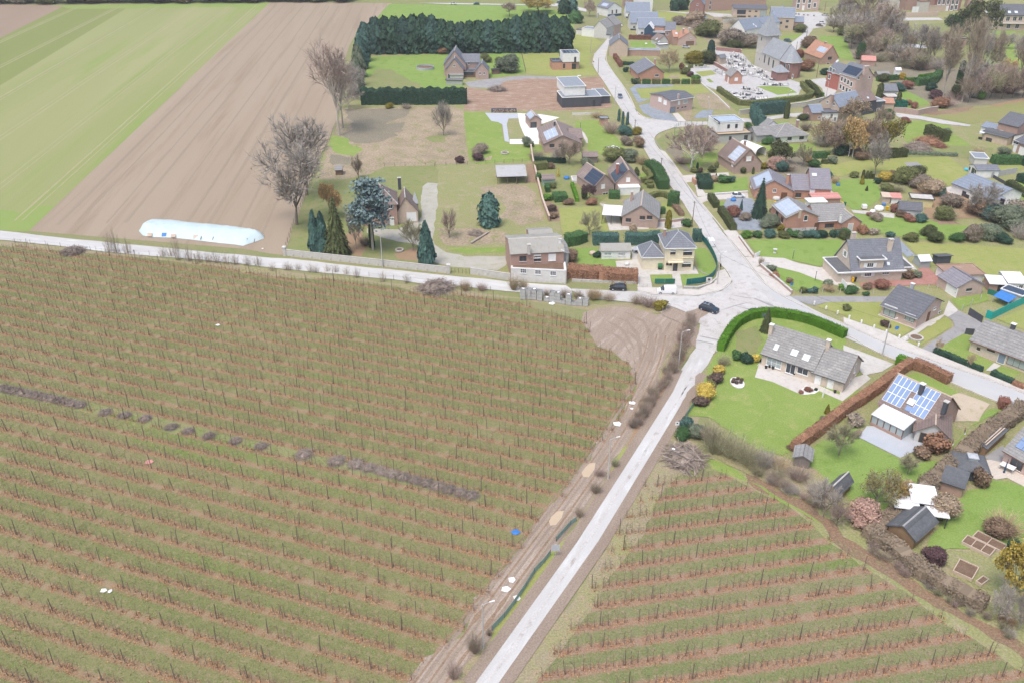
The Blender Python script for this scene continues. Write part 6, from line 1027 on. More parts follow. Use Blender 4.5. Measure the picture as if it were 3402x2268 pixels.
for xx,yy in ((-2.0,1.2),(1.4,1.2),(5.3,.4),(5.3,2.3),(.8,7.0),(4.3,7.0),(.8,3.9)):H.band('post','trim_dark',xx-.06,yy-.06,0,xx+.06,yy+.06,2.2)
H=House('log_store','long narrow log store with black roof along the hedge','i 1900,520','i 2130,310',cat='log store');W=H.W;H.block(0,0,W,1.2,1.6,'gx',.35,'w_wood','r_felt',.2,rp=.95);H.band('timber','w_tan',.3,.2,2.05,W-.5,.4,2.17);H.band('timber','w_tan',.8,.6,2.05,W-.1,.8,2.2)
# --- houses at the right
H=House('brick_villa','two-storey brick house with black tiled roof and white bay windows','e1 1890,545','e1 2145,610');W=H.W
H.block(0,3.5,W,8.5,6.0,'gx',2.8,'w_brick','r_dark',.35,rp=.75);H.win('f','e1 1942,408 2050,440',1.2,1.7);H.block(-2.6,-.6,W+2.2,3.9,2.7,'gx',.8,'w_tan','r_felt',.4,rp=.97);H.skylight('f','e1 1805,435',1.7,1.0);H.win('f','e1 1780,520',1.3,1.3,frame='trim_brown');H.win('f','e1 1890,545',2.0,2.0,frame='trim_brown',sill=None)
H.block(W+.1,2.0,8,8,3.2,'gy',2.0,'w_white','r_dark',.35);H.block(-7.0,6,6.9,6,2.6,'gx',1.2,'w_white','r_blue',.3);H=House('brick_villa','brick garage wing with white doors beside the two-storey brick house','e1 2190,680','e1 2400,760',cat='house');H.block(0,0,H.W,9,3.6,'gx',1.8,'w_brick','r_dark',.35);H.door('f','e1 2235,640',1.2,2.3);H.door('f','e1 2330,700',3.0,2.4,'trim_white',name='garage_door');H.win('f','e1 2250,565',2.0,1.0)
H=House('white_summer_house','small white summer house with grey roof and dark windows on the long lawn','e1 1620,945','e1 1720,1022',cat='summer house');W=H.W;H.block(0,0,W,6.8,2.3,'gy',.9,'w_white','r_slate',.25);H.win('f','e1 1645,905 1720,945',.7,.9,frame='trim_dark');H.door('f','e1 1683,955',1.6,2.0,'glass','trim_dark')
annex('carport','flat white-edged carport behind the white summer house','e1 1690,862','e1 1860,872',6,2.4,'flat',0,'w_offw','r_flat','carport',par='trim_white')
H=House('white_bungalow','long white bungalow with plain pale grey low roof','e1 1395,1205','e1 1900,1408');W=H.W;H.block(0,0,W*1.02,11.5,2.7,'gx',2.0,'w_white','r_blue',.45,rp=.6);H.win('f','e1 1570,1235 1610,1280',1.2,1.5,frame='trim_dark');H.chimney('e1 1785,1155',.7,.7,.7,5.4,'w_dark');H.block(W*.7,-2.6,5.6,6,2.6,'gy',1.2,'w_white','r_blue',.3);H.win('f','e1 2070,1335',1.3,1.5,frame='trim_brown')
# --- church
H=House('church','old stone village church with slate spire, long nave and brick choir','d0 492,888','d0 705,985',cat='church');W=H.W
tw_=7.0;H.block(-tw_-.05,.6,tw_,tw_,14.5,'hip',9.0,'w_stone','r_church',.7,gut='concrete_wall');
for z_ in (6.0,10.5):H.band('string_course','concrete_wall',-tw_-.15,.5,z_,.02,.597,z_+.25)
H.put('f',(-tw_/2,.6,12.4),.8,1.5,mull=0,frame='concrete_wall');H.put('f',(-tw_*.4,.6,3.4),.5,1.3,mull=0,frame='concrete_wall')
nd=8.4;H.block(0,0,W+1.0,nd,7.4,'gx',6.2,'w_stone','r_church',.4,gut='concrete_wall');NB=H.last
def arch(HH,P,w,h,B):
    for p in PX(P):
        c=HH.facept('f',p,B);k=MB();n=8;R_=w/2+.22;pts=[(-R_,-h/2-.2),(R_,-h/2-.2)]+[(R_*cos(pi*j/n),h/2-w/2+R_*sin(pi*j/n)) for j in range(n+1)];k.hexa([(x,-.002,z) for x,z in pts],[(x,-.1,z) for x,z in pts]);o=k.obj('window','concrete_wall',HH.root);o.location=tuple(c);R_=w/2;pts=[(-R_,-h/2),(R_,-h/2)]+[(R_*cos(pi*j/n),h/2-w/2+R_*sin(pi*j/n)) for j in range(n+1)];k=MB();k.hexa([(x,-.101,z) for x,z in pts],[(x,-.13,z) for x,z in pts]);k.obj('pane','glass',o)
arch(H,'d0 553,770 608,800 664,835',1.1,3.4,NB)
xe=W+1.0;cl=6.5;foot=[(xe+.02,.3),(xe+cl*.75,.3),(xe+cl,nd*.3),(xe+cl,nd*.7),(xe+cl*.75,nd-.3),(xe+.02,nd-.3)];mb=MB();mb.hexa([(x,y,0) for x,y in foot],[(x,y,7.0) for x,y in foot]);mb.obj('choir_wall','w_churchbrick',H.root);mb=MB();ex=[(xe,-.2),(xe+cl*.77,-.2),(xe+cl+.5,nd*.28),(xe+cl+.5,nd*.72),(xe+cl*.77,nd+.2),(xe,nd+.2)]
lo=[(x,y,6.95) for x,y in ex];ap=[(xe,nd/2,13.3),(xe+cl*.42,nd/2,13.2)]
for f in ((lo[0],lo[1],ap[1],ap[0]),(lo[1],lo[2],ap[1]),(lo[2],lo[3],ap[1]),(lo[3],lo[4],ap[1]),(lo[4],lo[5],ap[0],ap[1])):mb.quad(*f)
mb.quad(*lo[::-1]);mb.obj('choir_roof','r_church',H.root);k=MB();k.path([(x,y,6.9) for x,y in ex],.18,5);k.obj('cornice','concrete_wall',H.root);CBk=dict(x=xe,y=.3,w=cl,d=nd,h=7,z0=0,roof='flat');arch(H,'d0 812,885 858,900',1.2,3.6,CBk);H.put('f',(xe+2.0,.3,1.3),1.1,2.3,glass='trim_white',mull=0,B=CBk,name='door',sill=None)
H.block(xe+cl*.62,-5.6,5.4,5.2,3.8,'hip',2.8,'w_churchbrick','r_church',.35,gut='concrete_wall');H.win('f','d0 915,995',.7,1.3,fr=.2,mull=0);p_=H.facept('f','d0 1012,1055');p_[2]=1.5
k=MB();k.box(-.16,-.1,-1.0,.16,-.004,1.2);k.box(-.6,-.09,.3,.6,-.006,.62);o=k.obj('stone_cross','trim_white',H.root);o.location=tuple(p_)
k=MB();ax_,ay_,az_=-tw_/2-.05,.6+tw_/2,23.6;k.tube((ax_,ay_,az_-.3),(ax_,ay_,az_+1.6),.06,.04,5);k.box(ax_-.45,ay_-.04,az_+.8,ax_+.45,ay_+.04,az_+.9);k.obj('spire_cross','blackmetal',H.root)
H=annex('mortuary_chapel','small orange brick chapel with pale roof among the graves','c0 2062,1103','c0 2208,1098',7,3.4,'gy',2.4,'w_orange','r_grey','chapel');H.win('f','c0 2140,1035',1.3,1.2,glass='trim_white',mull=0);H.door('l','c0 2035,1050',1.1,2.4)
annex('stone_hut','little brown stone hut beside the big yew','c0 1862,830','c0 1925,845',4,3.0,'gy',1.2,'w_tan','r_slate','hut')
# ================================================================== TREES, SHRUBS, HEDGES
# tall cypress row behind the back lawn, and the paler ones along the ploughed field
CY='tall dark green cypress in the dense row behind the back lawns'
for k in range(21):
    t=k/20;xx=1380+t*2420;yy=690-25*t;hh=395+45*sin(t*9)+20*cos(t*23)
    conifer('plume','a0 %d,%d'%(xx,yy),270,hh,'l_dgreen' if k%3 else 'l_cypress',CY,name='cypress_tree')
for xx,yy,hh,w_ in ((1230,690,360,190),(1205,800,400,190),(1180,900,390,170),(1150,1010,380,170),(1130,1120,360,160),(1110,1230,330,150)):conifer('plume','a0 %d,%d'%(xx,yy),w_,hh,'l_bluegreen' if yy<950 else 'l_greygreen','mid green conifer in the row between ploughed field and lawn',name='conifer_tree')
hedge('a0 1190,1350 2352,1345 b0 590,1340',5.5,5.6,'l_dgreen','tall shaggy evergreen hedge along the foot of the back lawn',.3,9,rough=.14)
conifer('plume','b0 1990,300',160,150,'l_green','bright green conifer clump beside the white annex',name='conifer_tree');conifer('plume','c0 60,300',160,140,'l_green','bright green conifer clump beside the grey house',name='conifer_tree');conifer('plume','b0 1860,180',150,190,'l_dgreen','dark conifer at the car park behind the cypress row');conifer('plume','b0 1970,160',120,170,'l_bluegreen','blue-green conifer at the car park behind the cypress row')
tree('ball','b0 1530,170',420,190,'golden weeping willow behind the cypress row','b_twigochre',leaf='l_willow',nleaf=2600,lsize=.02);tree('ball','b0 1150,220',260,170,'rounded grey leafless tree behind the cypress row','b_twigpink');tree('vase','b0 2190,220',190,210,'pale leafless tree behind the grey house','b_twigpink','b_barkpale')
# poplars and trees on the field edge
tree('dead','a1 893,470',620,1480,'tall bare poplar with pale broken bark at ploughed field edge','b_twigpink','b_barkpale',size=(17,33));tree('dead','a1 935,375',520,1250,'slightly shorter bare poplar behind the pale broken one','b_twiggrey','b_barkpale',size=(13,27),seed=1);tree('wild','a0 1060,1290',420,700,'scraggy grey tree against the paler conifers','b_twiggrey','b_barkpale',size=(12,15));tree('wild','a0 1010,1420',330,500,'low scraggy grey tree at the evergreen hedge corner','b_twiggrey','b_barkpale',size=(11,11))
tree('round','a2 335,345',640,1250,'large brown leafless oak leaning over the villa fence','b_twiggrey','b_bark',size=(20,22),leaf='l_tan',nleaf=250,lsize=.012);tree('round','a1 465,1250',560,820,'large brown leafless oak behind the villa fence','b_twiggrey','b_bark',size=(19,23),seed=2);tree('vase','a1 2250,470',270,430,'vase-shaped grey tree standing in the wasteland','b_twiggrey','b_bark');tree('vase','a1 1145,1035',160,290,'small dark bare tree beside the animal hut','b_twigdark','b_barkdark')
# villa garden
conifer('cedar','a2 1330,670',640,900,'l_blue','great blue cedar with flat tiers beside old villa','b_barkpale','cedar_tree');conifer('bulge','a2 590,705',200,520,'l_bluegreen','dark teal cypress with twin tips, taller of two at boundary wall');conifer('bulge','a2 690,700',210,500,'l_bluegreen','dark teal cypress with broad base beside the golden maple');conifer('spruce','a2 870,730',420,760,'l_dolive','olive spruce in front of golden maple');tree('round','a2 790,250',260,420,'golden orange maple behind the olive spruce','b_twigochre',leaf='l_orange',nleaf=2400,lsize=.03)
tree('wild','a2 1120,660',260,560,'pale leafless larch beside the olive spruce','b_twiggrey','b_barkpale');tree('vase','a2 1850,680',300,400,'pollarded bare tree before the white garage door','b_twigolive','b_bark');conifer('bulge','a2 2030,870',260,540,'l_bluegreen','teal pointed cypress at the driveway wall');plant('column','a2 1320,640',90,320,'l_ivy','ivy-wrapped tree stump at cedar foot');conifer('plume','b1 880,1645',265,400,'l_bluegreen','squat dark cypress standing alone in paddock');tree('vase','b2 360,515',220,370,'young pinkish bare tree in paddock','b_twigpink');plant('twig','a2 1240,640',200,170,'b_twigdark','dark bare shrub at the cedar foot')
plant('brush','b2 710,490',190,110,'b_stick','grey heap of prunings in paddock');plant('brush','b2 210,1240',430,60,'b_stick','long low heap of prunings beside the lane');plant('brush','l 640,515',190,60,'b_stick','small grey brush heap beside the lane fence');plant('ball','b1 770,730',190,90,'l_greybrown','grey-pink clump of dry pampas on garden lawn');plant('ball','b1 730,810',140,90,'l_purple','dull purple clump of dry stems below pampas');plant('ball','b1 510,845',100,95,'l_purple','dull purple dry bush at the wire fence');plant('ball','a0 1550,1420',100,70,'l_yolive','yellow-green bush under the evergreen hedge');plant('twig','a0 1770,1430',160,80,'b_twigdark','brown undergrowth beneath the evergreen hedge')
# first gardens
plant('ball','b0 1140,960',280,220,'l_greygreen','large grey-green rounded bush beside wire fence');plant('ball','b0 845,820',130,110,'l_olive','olive round bush near the blue-roofed shelter');plant('ball','b0 1010,835',90,80,'l_olive','small olive bush left of the grey-green bush');plant('ball','b0 1180,780',100,70,'l_greygreen','pale grass clump behind the grey-green bush');plant('twig','b0 700,800',120,110,'b_twigolive','yellowish bare bush beside the stepped gables');plant('ball','b0 270,715',130,60,'l_rust','rusty shrub behind the stepped gables');plant('brush','b0 990,1195',230,70,'b_stick','heap of dug-out roots on building plot')
plant('ball','b1 1385,630',140,130,'l_greygreen','grey-green pine bush at the gravel yard corner');tree('wild','b1 1925,850',330,310,'bare spreading tree in front of the pink villa','b_twig','b_bark');tree('wild','b1 1790,830',220,200,'thin bare tree beside the spreading one','b_twiggrey');plant('twig','b1 1500,800',240,160,'b_twigdark','dark tangled shrub by the villa corner');hedge('b1 1460,828 1880,832',1.2,1.8,'l_dgreen','dark hedge at the foot of the villa plot',.16);hedge('b1 1470,920 1640,905',2.4,2.4,'l_olive','clipped olive block hedge in the topiary garden',.14);plant('clip','b1 1688,915',85,80,'l_brown','brown clipped dome in the topiary garden');plant('clip','b1 1525,1085',75,120,'l_green','dark green clipped dome by mint shed');plant('clip','b1 1640,1330',120,70,'l_lgreen','pale green clipped cushion by the terrace');plant('clip','b1 1715,1170',80,80,'l_olive','olive clipped ball beside mint shed');plant('cone','b1 1780,1010',45,120,'l_yellow','yellow conifer in the topiary garden');hedge('b1 1720,1320 1890,1310',4.2,2.0,'l_green','square flat-topped dark hedge block in topiary garden',.14);hedge('b1 1960,1130 2030,1340',1.0,1.4,'l_hedge','low bright hedge line beside the path',.12);hedge('b1 1630,1160 1650,1220',1.4,1.8,'l_green','narrow dark hedge piece near mint shed',.13);plant('ball','b1 1920,1390',120,70,'l_brown','brown clipped bush at topiary garden edge');plant('ball','b2 1700,270',120,90,'l_brown','brown dome bush at garden wall foot');plant('ball','b2 1700,180',130,90,'l_dbrown','dark brown dome bush at garden wall');plant('clip','b1 2120,1310',80,140,'l_dolive','dark clipped column by pool garden');tree('ball','c1 230,1320',190,200,'purple-leaved plum before the lower gabled house','b_twigdark','b_barkdark',leaf='l_purple',nleaf=900,lsize=.035);plant('ball','c1 260,1385',130,70,'l_rust','rust bracken clump under the plum');plant('ball','c1 195,920',150,150,'l_greygreen','grey-green eucalyptus bush behind pool');tree('wild','b2 2185,480',330,310,'thin olive bare tree on the yellow lawn','b_twigolive','b_bark')
# along the street
plant('twig','c1 500,470',250,240,'b_twigpink','pinkish bare shrub on the street bank');plant('twig','c1 330,260',200,130,'b_twigochre','ochre scrub below the modern dark house');
for x_,y_,h_ in ((610,290,150),(660,340,170),(720,335,160)):conifer('column','c1 %d,%d'%(x_,y_),50,h_,'l_bluegreen','slim dark cypress column in trio on the street bank')
plant('ball','c1 690,480',170,130,'l_bluegreen','dark teal juniper below the cypress trio');plant('ball','c1 840,470',120,100,'l_yolive','golden olive bush beside the street');plant('ball','c1 710,610',140,120,'l_greybrown','greyish dead bush by the street bank');plant('ball','c1 870,640',130,130,'l_brown','brown bush at the street edge');plant('ball','c1 840,560',100,80,'l_tan','tan dry bush above the brown one');plant('ball','c1 670,720',80,60,'l_olive','olive mound beside the white trampoline tent');plant('ball','c1 560,830',280,130,'l_olive','wide olive bush behind the gabled pair');plant('ball','c1 740,830',240,150,'l_greygreen','grey-green bush mass above the gabled pair');plant('twig','c1 910,870',200,200,'b_twigochre','ochre bare shrub by the street');
hedge('c1 985,905 1080,950 1150,1080 1190,1180',3.6,3.0,'l_green','big rounded dark green hedge along the street',.15,sm=2);hedge('c1 935,920 1010,1010 1040,1055 960,1085 900,1090',1.4,1.6,'l_olive','clipped olive hedge enclosing small lawn',.13,sm=2);plant('clip','c1 1000,1125',110,55,'l_olive','upper olive cloud-pruned cushion beside big hedge');plant('clip','c1 1020,1165',90,50,'l_olive','lower olive cloud-pruned cushion beside big hedge');plant('ball','c1 840,1000',70,100,'l_dolive','dark bush beside the chimney house');hedge('c1 480,1280 620,1285',3.0,2.0,'l_green','dark green hedge block before the chimney house',.14);hedge('c1 1255,1370 1380,1385',4.0,3.6,'l_green','tall square green hedge block by the street',.15);hedge('c1 1010,1300 1120,1260 1210,1270 1260,1300',1.4,1.5,'l_olive','curved olive hedge beside the dark-roofed house',.13,sm=2);conifer('column','c2 1250,385',105,225,'l_yolive','golden-tipped yew column at pergola house corner');plant('ball','c2 1500,380',115,105,'l_green','round dark laurel by the wooden pole');hedge('c2 1130,190 1210,190',2.0,1.6,'l_green','dark hedge piece below front lawn',.14);hedge('c2 1290,60 1430,230',1.6,1.1,'l_brown','brown low hedge bordering front lawn',.13);plant('ball','c2 795,460',90,120,'l_tan','pale pampas plume in front of pergola house')
hedge('b2 1880,605 2000,590 2110,545',3.2,2.7,'l_green','rounded light green hedge behind small lawn',.15,sm=1);hedge('c2 270,590 600,585',2.6,2.8,'l_bluegreen','dark green hedge behind the white garden house',.16);hedge('c2 690,585 930,590 1140,560',2.6,2.8,'l_bluegreen','long dark green hedge behind cream house',.16);hedge('c2 1570,540 1680,545',3.0,2.6,'l_bluegreen','dark hedge block beside parked white van',.16);hedge('b2 1900,1010 2352,1040 c2 400,1060 850,1075',3.6,2.7,'l_rust','big brown beech hedge along the lane',.16,12);plant('ball','b2 1940,850',190,170,'l_brown','brown dome of beech beside street lamp');plant('ball','c2 330,780',90,90,'l_dgreen','dark round bush at white garden house')
# street right side
tree('wild','c1 1555,890',620,520,'white-barked birch spreading over the corner garden','b_twigpink','b_barkwhite');tree('round','c1 1700,735',400,380,'smaller pale birch behind the white-barked one','b_twigpink','b_barkwhite');plant('twig','c1 1430,860',260,130,'b_twigpink','pinkish brush on the corner bank');conifer('column','c1 1628,935',45,105,'l_dgreen','small dark cypress by the stone steps');plant('ball','c1 1670,965',70,70,'l_dbrown','dark brown round shrub by stone steps');plant('ball','c1 1590,965',90,40,'l_olive','low olive cushion by the steps');plant('clip','c1 1820,960',100,80,'l_dolive','dark olive dome by the steps');plant('ball','c1 1880,900',50,80,'l_olive','small olive bush by the steps');hedge('c1 1700,1060 1740,1180',4.2,2.4,'l_dgreen','rounded dark hedge above white-car drive',.16);plant('clip','c1 1970,1100',150,100,'l_green','dark green clipped block on lawn');plant('clip','c1 2075,1090',90,80,'l_bluegreen','dark teal bush beside clipped block');plant('cone','c1 1875,1030',45,65,'l_dolive','small dark cone bush on lawn');plant('ball','c1 1840,1075',110,60,'l_tan','pinkish heather cushion on lawn');plant('ball','d1 265,975',70,85,'l_dolive','dark bush against mauve gable');conifer('column','d1 397,975',42,85,'l_dolive','slim dark shrub at mauve gable corner');hedge('c1 1800,1300 1880,1420',1.8,1.9,'l_dolive','dark olive hedge beside the drive mouth',.14);hedge('c1 1930,1470 2000,1568 c2 2100,430',1.8,1.9,'l_dolive','dark olive hedge along the street pavement',.14);plant('cone','c1 2200,1450',55,140,'l_bluegreen','small blue-green conifer in slate garden');conifer('spruce','d1 470,1535',270,520,'l_dgreen','tall dark spruce before the red brick house');plant('ball','d2 150,240',180,70,'l_copper','deep red spreading shrub in slate garden');plant('ball','d2 290,290',140,90,'l_greybrown','tan hydrangea mound beside the spruce');plant('ball','d2 620,400',240,110,'l_greygreen','spreading green juniper at orange brick house');plant('clip','d2 770,440',100,90,'l_yolive','olive gold bush against grey plinth')
for x_,y_,w_,c_ in ((300,520,130,'l_lgreen'),(460,525,110,'l_green'),(620,520,150,'l_bluegreen'),(780,525,130,'l_olive'),(870,500,120,'l_green'),(950,520,110,'l_green'),(1000,530,100,'l_greygreen'),(1080,520,140,'l_bluegreen'),(1190,520,140,'l_bluegreen'),(1300,520,140,'l_dgreen'),(1430,510,90,'l_dgreen'),(1500,505,120,'l_bluegreen'),(1590,490,120,'l_green'),(1580,535,150,'l_dolive')):plant('ball','d2 %d,%d'%(x_,y_),w_,95,c_,dict(l_lgreen='pale green',l_green='mid green',l_bluegreen='teal green',l_olive='olive',l_greygreen='grey green',l_dgreen='blackish green',l_dolive='dark olive')[c_]+' bush in the mixed row above the villa lawn')
plant('ball','d2 1830,470',140,110,'l_rust','rusty rhododendron behind the slate villa');plant('ball','d2 1960,480',110,80,'l_greybrown','grey-brown bush behind the slate villa');plant('ball','d2 2190,520',100,80,'l_bluegreen','dark bush behind the slate villa ridge');plant('twig','d2 500,880',90,140,'l_tan','tall dry grasses at villa gate');plant('ball','d2 630,950',110,50,'l_greygreen','grey-green bush behind the roadside wall');plant('ball','d2 680,1040',110,80,'l_rust','rust bush behind the roadside wall');plant('ball','d2 870,1110',80,70,'l_brown','small brown bush on villa lawn');plant('ball','d2 1375,1150',120,85,'l_greygreen','grey-green shrub at lower lawn corner');plant('ball','d2 1670,1255',150,110,'l_green','bright green bush at wire fence');plant('ball','d2 1565,1200',110,60,'l_lgreen','yellow-green shrub at wire fence');plant('ball','d2 1870,1275',80,65,'l_green','small round green bush by the asphalt lane');plant('clip','d2 1195,1245',80,90,'l_bluegreen','teal clipped bush at lower fence');plant('clip','d2 1040,1240',80,85,'l_olive','olive clipped bush at lower fence');plant('ball','d2 1130,1235',80,60,'l_bluegreen','low teal bush between two clipped ones');plant('ball','d2 2050,1190',190,110,'l_copper','copper beech bush before the slate villa');plant('ball','d2 1890,1190',120,70,'l_brown','brown bush before the slate villa');plant('twig','d2 1380,1230',220,90,'b_twigochre','dry tan bracken along the lower fence');plant('ball','e2 830,1055',140,110,'l_brown','round brown beech by the brick yard');plant('ball','e2 960,1040',100,90,'l_greygreen','grey lavender mound by the brick yard');plant('ball','d2 1610,1470',90,90,'l_olive','small shaggy bush ringed by stones on front lawn');plant('ball','g 525,345',130,75,'l_dbrown','dark shrub in stone ring on front lawn')
# churchyard side
conifer('column','c0 1800,770',130,230,'l_cypress','dark upright cypress by the cemetery wall');plant('ball','c0 1600,850',220,170,'l_yolive','big golden green yew, left of pair');plant('ball','c0 1760,840',220,170,'l_dolive','big dark gold-tipped yew beside the stone hut');hedge('c0 1520,890 1700,870',1.4,1.4,'l_olive','low hedge below the big yews',.2);tree('wild','c0 1265,940',330,280,'pale bare tree behind the red bungalow','b_twigochre','b_barkpale');hedge('c0 740,515 1040,520',1.6,2.2,'l_copper','coppery beech hedge behind street house lawn',.2);hedge('c0 555,760 640,880',1.6,2.2,'l_copper','coppery beech hedge along the upper street',.2);hedge('c0 660,850 810,855',1.0,1.6,'l_dgreen','straight dark hedge beside red bungalow',.2)
for k in range(7):
    xx=790+k*128;hedge('c0 %d,%d %d,%d'%(xx,1095,xx+100,1093),1.6,1.9,'l_green' if k%2 else 'l_olive','clipped block in the broken hedge below red bungalow',.18)
plant('clip','c0 820,1100',100,70,'l_dgreen','rounded dark bush ending the broken hedge');plant('ball','c0 700,945',70,60,'l_dgreen','dark round bush by red bungalow patio');plant('clip','c0 800,975',80,90,'l_dolive','dark upright bush by red bungalow wall');plant('ball','c0 820,985',50,60,'l_lgreen','yellow-green bush by red bungalow wall');plant('ball','c0 1425,920',60,90,'l_copper','wine-red bush beside white garden store');plant('ball','c0 1480,980',110,90,'l_olive','olive bush by churchyard path');plant('ball','c0 1545,1010',80,70,'l_purple','purple bush by churchyard path');plant('ball','c0 1620,1080',130,90,'l_lgreen','pale green bush at hedge end')
hedge('c0 1905,1190 d0 140,1330 260,1390 700,1350 1000,1320 1190,1265 1090,1200 1030,1120',1.7,2.0,'l_olive','long clipped olive hedge around the graves',.2,12,sm=1);hedge('d0 1095,1110 1200,1190 1260,1290',2.0,2.2,'l_dolive','second clipped hedge beside the church lane',.2,sm=1);plant('clip','d0 1280,1280',70,70,'l_lgreen','bright green clipped bush ending church hedge');conifer('spruce','d0 830,1440',110,150,'l_bluegreen','slim spruce by the churchyard wall');hedge('d1 400,210 790,175',3.4,4.6,'l_bluegreen','tall dark teal hedge behind white bungalow',.25,9);hedge('d1 400,215 450,330 500,385',3.0,4.2,'l_bluegreen','tall teal hedge along white bungalow side',.25,9);plant('ball','d1 340,380',100,60,'l_green','round green bush by modern white house');conifer('column','d1 830,250',90,210,'l_dolive','dark conifer at the tall hedge end');plant('clip','d1 520,385',90,80,'l_brown','brown clipped dome below tall teal hedge');plant('ball','d1 590,605',130,105,'l_green','dark green rounded bush by white bungalow');plant('ball','d1 1050,290',120,90,'l_dolive','dark bush behind white bungalow');plant('twig','d1 1080,430',180,170,'b_twigdark','dark bare thicket right of white bungalow')
tree('round','d1 760,830',330,250,'dark olive broadleaf tree behind red brick house','b_twigdark',leaf='l_dolive',nleaf=1500,lsize=.035);plant('ball','d1 640,770',130,110,'l_olive','rust-olive bush beside tunnel shelter');plant('ball','d1 680,930',230,170,'l_pinkb','pinkish brown shrub behind red brick house');plant('ball','d1 760,960',160,150,'l_bluegreen','teal bush behind red brick house');plant('ball','d1 530,920',90,90,'l_yolive','yellow-brown bush beside mauve gable');tree('wild','d1 1040,870',260,290,'pale olive bare tree behind tall red wing','b_twigolive');plant('ball','d1 1110,830',90,90,'l_orange','orange autumn shrub behind tall red wing');plant('ball','d1 1180,900',150,80,'l_green','green bush behind tall red wing');plant('twig','d1 850,960',220,130,'b_twig','brown bare shrub mass behind red brick house');plant('ball','d1 1380,1040',110,100,'l_bluegreen','dark teal bush beside tall red wing');plant('twig','d1 1460,1110',140,130,'b_twigochre','tan weeping shrub beside tall red wing');hedge('d1 1180,770 1350,760',1.8,2.0,'l_green','striped green clipped hedge in long garden',.18);plant('clip','d1 1430,850',110,100,'l_greygreen','grey-green clipped drum in long garden');hedge('d1 1285,835 1370,845',1.4,1.4,'l_dolive','low dark clipped bar in long garden',.16);plant('clip','d1 1370,730',60,40,'l_lgreen','pale clipped dome in long garden')
# autumn trees in the middle right
AUT=(('d1 1300,600',300,330,'b_twigochre','l_tan','tan thinly leaved tree, leftmost of autumn clump',300),('d1 1690,300',340,280,'b_twigochre','l_tan','orange-tan leafless tree before blue roof',500),('d1 1640,750',260,420,'b_twigochre','l_yolive','birch with white stem and olive leaves',700),('d1 1690,755',300,470,'b_twigochre','l_orange','birch with white stem and orange leaves',900),('d1 1450,720',260,330,'b_twigpink','l_brown','brown bare tree left of the birches',200),('d1 1850,740',330,480,'b_twig','l_brown','brown leafless tree right of the birches',200),('d1 2120,720',360,420,'b_twiggrey','l_yolive','yellowing tree on the garden boundary',700),('d1 1990,990',330,520,'b_twiggrey','l_tan','tall grey leafless tree on long lawn',0),('d1 2080,400',260,300,'b_twig','l_tan','brown leafless tree by the orange garage',0),('d1 1900,560',300,300,'b_twigpink','l_tan','pink-brown leafless tree behind birches',0))
for P_,w_,h_,tw,lf,lb,n_ in AUT:tree('round' if n_>400 else 'wild',P_,w_,h_,lb,tw,'b_barkwhite' if 'white stem' in lb else 'b_bark',leaf=lf if n_ else None,nleaf=max(n_,1)*2,lsize=.03)
plant('ball','d1 2145,260',130,120,'l_green','round green holly by the lane');plant('ball','d1 1550,740',200,60,'l_dgreen','dark rhododendron under the birches');plant('ball','d1 1800,800',170,60,'l_brown','brown groundcover hump under birches');hedge('e1 520,760 800,745',3.0,2.6,'l_dolive','dark shaggy hedge across the long lawn top',.22);
for x_,h_ in ((250,110),(300,100),(345,95),(385,60)):conifer('column','e1 %d,1035'%x_,55,h_,'l_dolive','dark dwarf conifer in the row on long lawn edge')
conifer('cone','e1 238,1110',75,115,'l_yolive','golden green cone conifer by vegetable bed');conifer('cone','e1 300,1195',50,65,'l_dolive','small dark cone conifer on lawn');plant('ball','e1 130,1025',110,55,'l_olive','olive hedge hump at lawn edge');plant('ball','d1 1350,1000',60,80,'l_bluegreen','small teal bush by red wing');plant('ball','e1 530,1090',150,140,'l_yellow','yellow leaved shrub beside dwarf conifers');plant('ball','e1 440,1110',80,80,'l_dgreen','dark bush beside yellow shrub');plant('ball','e1 640,1060',110,120,'l_brown','brown conifer-like shrub in thicket')
for P_,w_,h_,c_,lb in (('e1 830,1120',290,250,'b_twigolive','olive bare thicket above garden sheds'),('e1 1080,1270',330,230,'b_twigochre','tan bare thicket beside yellowish shed'),('e1 700,1230',220,150,'b_twigolive','low olive thicket beside lawn'),('e2 1320,300',300,200,'b_twigolive','bare spreading shrub in leaf circle'),('e1 1740,760',180,170,'b_twigochre','tall ochre grasses behind white summer house'),('e1 1400,1400',300,180,'b_twigpink','pinkish thicket before white bungalow'),('e2 1660,580',220,230,'b_twig','brown bare bush at meadow edge'),('e2 2050,380',520,260,'b_twigdark','dark brambles behind the meadow'),('e2 2300,560',300,330,'b_twiggrey','grey bare thicket at meadow corner')):plant('twig',P_,w_,h_,c_,lb)
for P_,w_,h_,c_,lb in (('e1 800,1130',270,230,'l_olive','dense olive thicket beside the long lawn'),('e1 1000,1190',230,200,'l_greybrown','dense grey-brown thicket above yellowish shed'),('e1 1120,1270',260,220,'l_tan','dense tan thicket beside yellowish shed'),('e1 950,1040',200,160,'l_dolive','dark olive thicket at the slab patch'),('e2 1300,300',230,190,'l_olive','olive rounded tree in leaf circle'),('e1 1380,1420',260,170,'l_greybrown','grey-brown bush before white bungalow'),('e2 2250,330',330,300,'l_greybrown','tall grey-brown thicket at meadow corner'),('e2 1650,575',200,230,'l_greybrown','tall dry bush at meadow edge')):plant('ball',P_,w_,h_,c_,lb)
tree('wild','e2 1760,230',420,440,'pale many-stemmed bare tree before white bungalow','b_twiggrey','b_barkpale');plant('ball','e2 1720,240',330,120,'l_brown','brown undergrowth below many-stemmed tree')
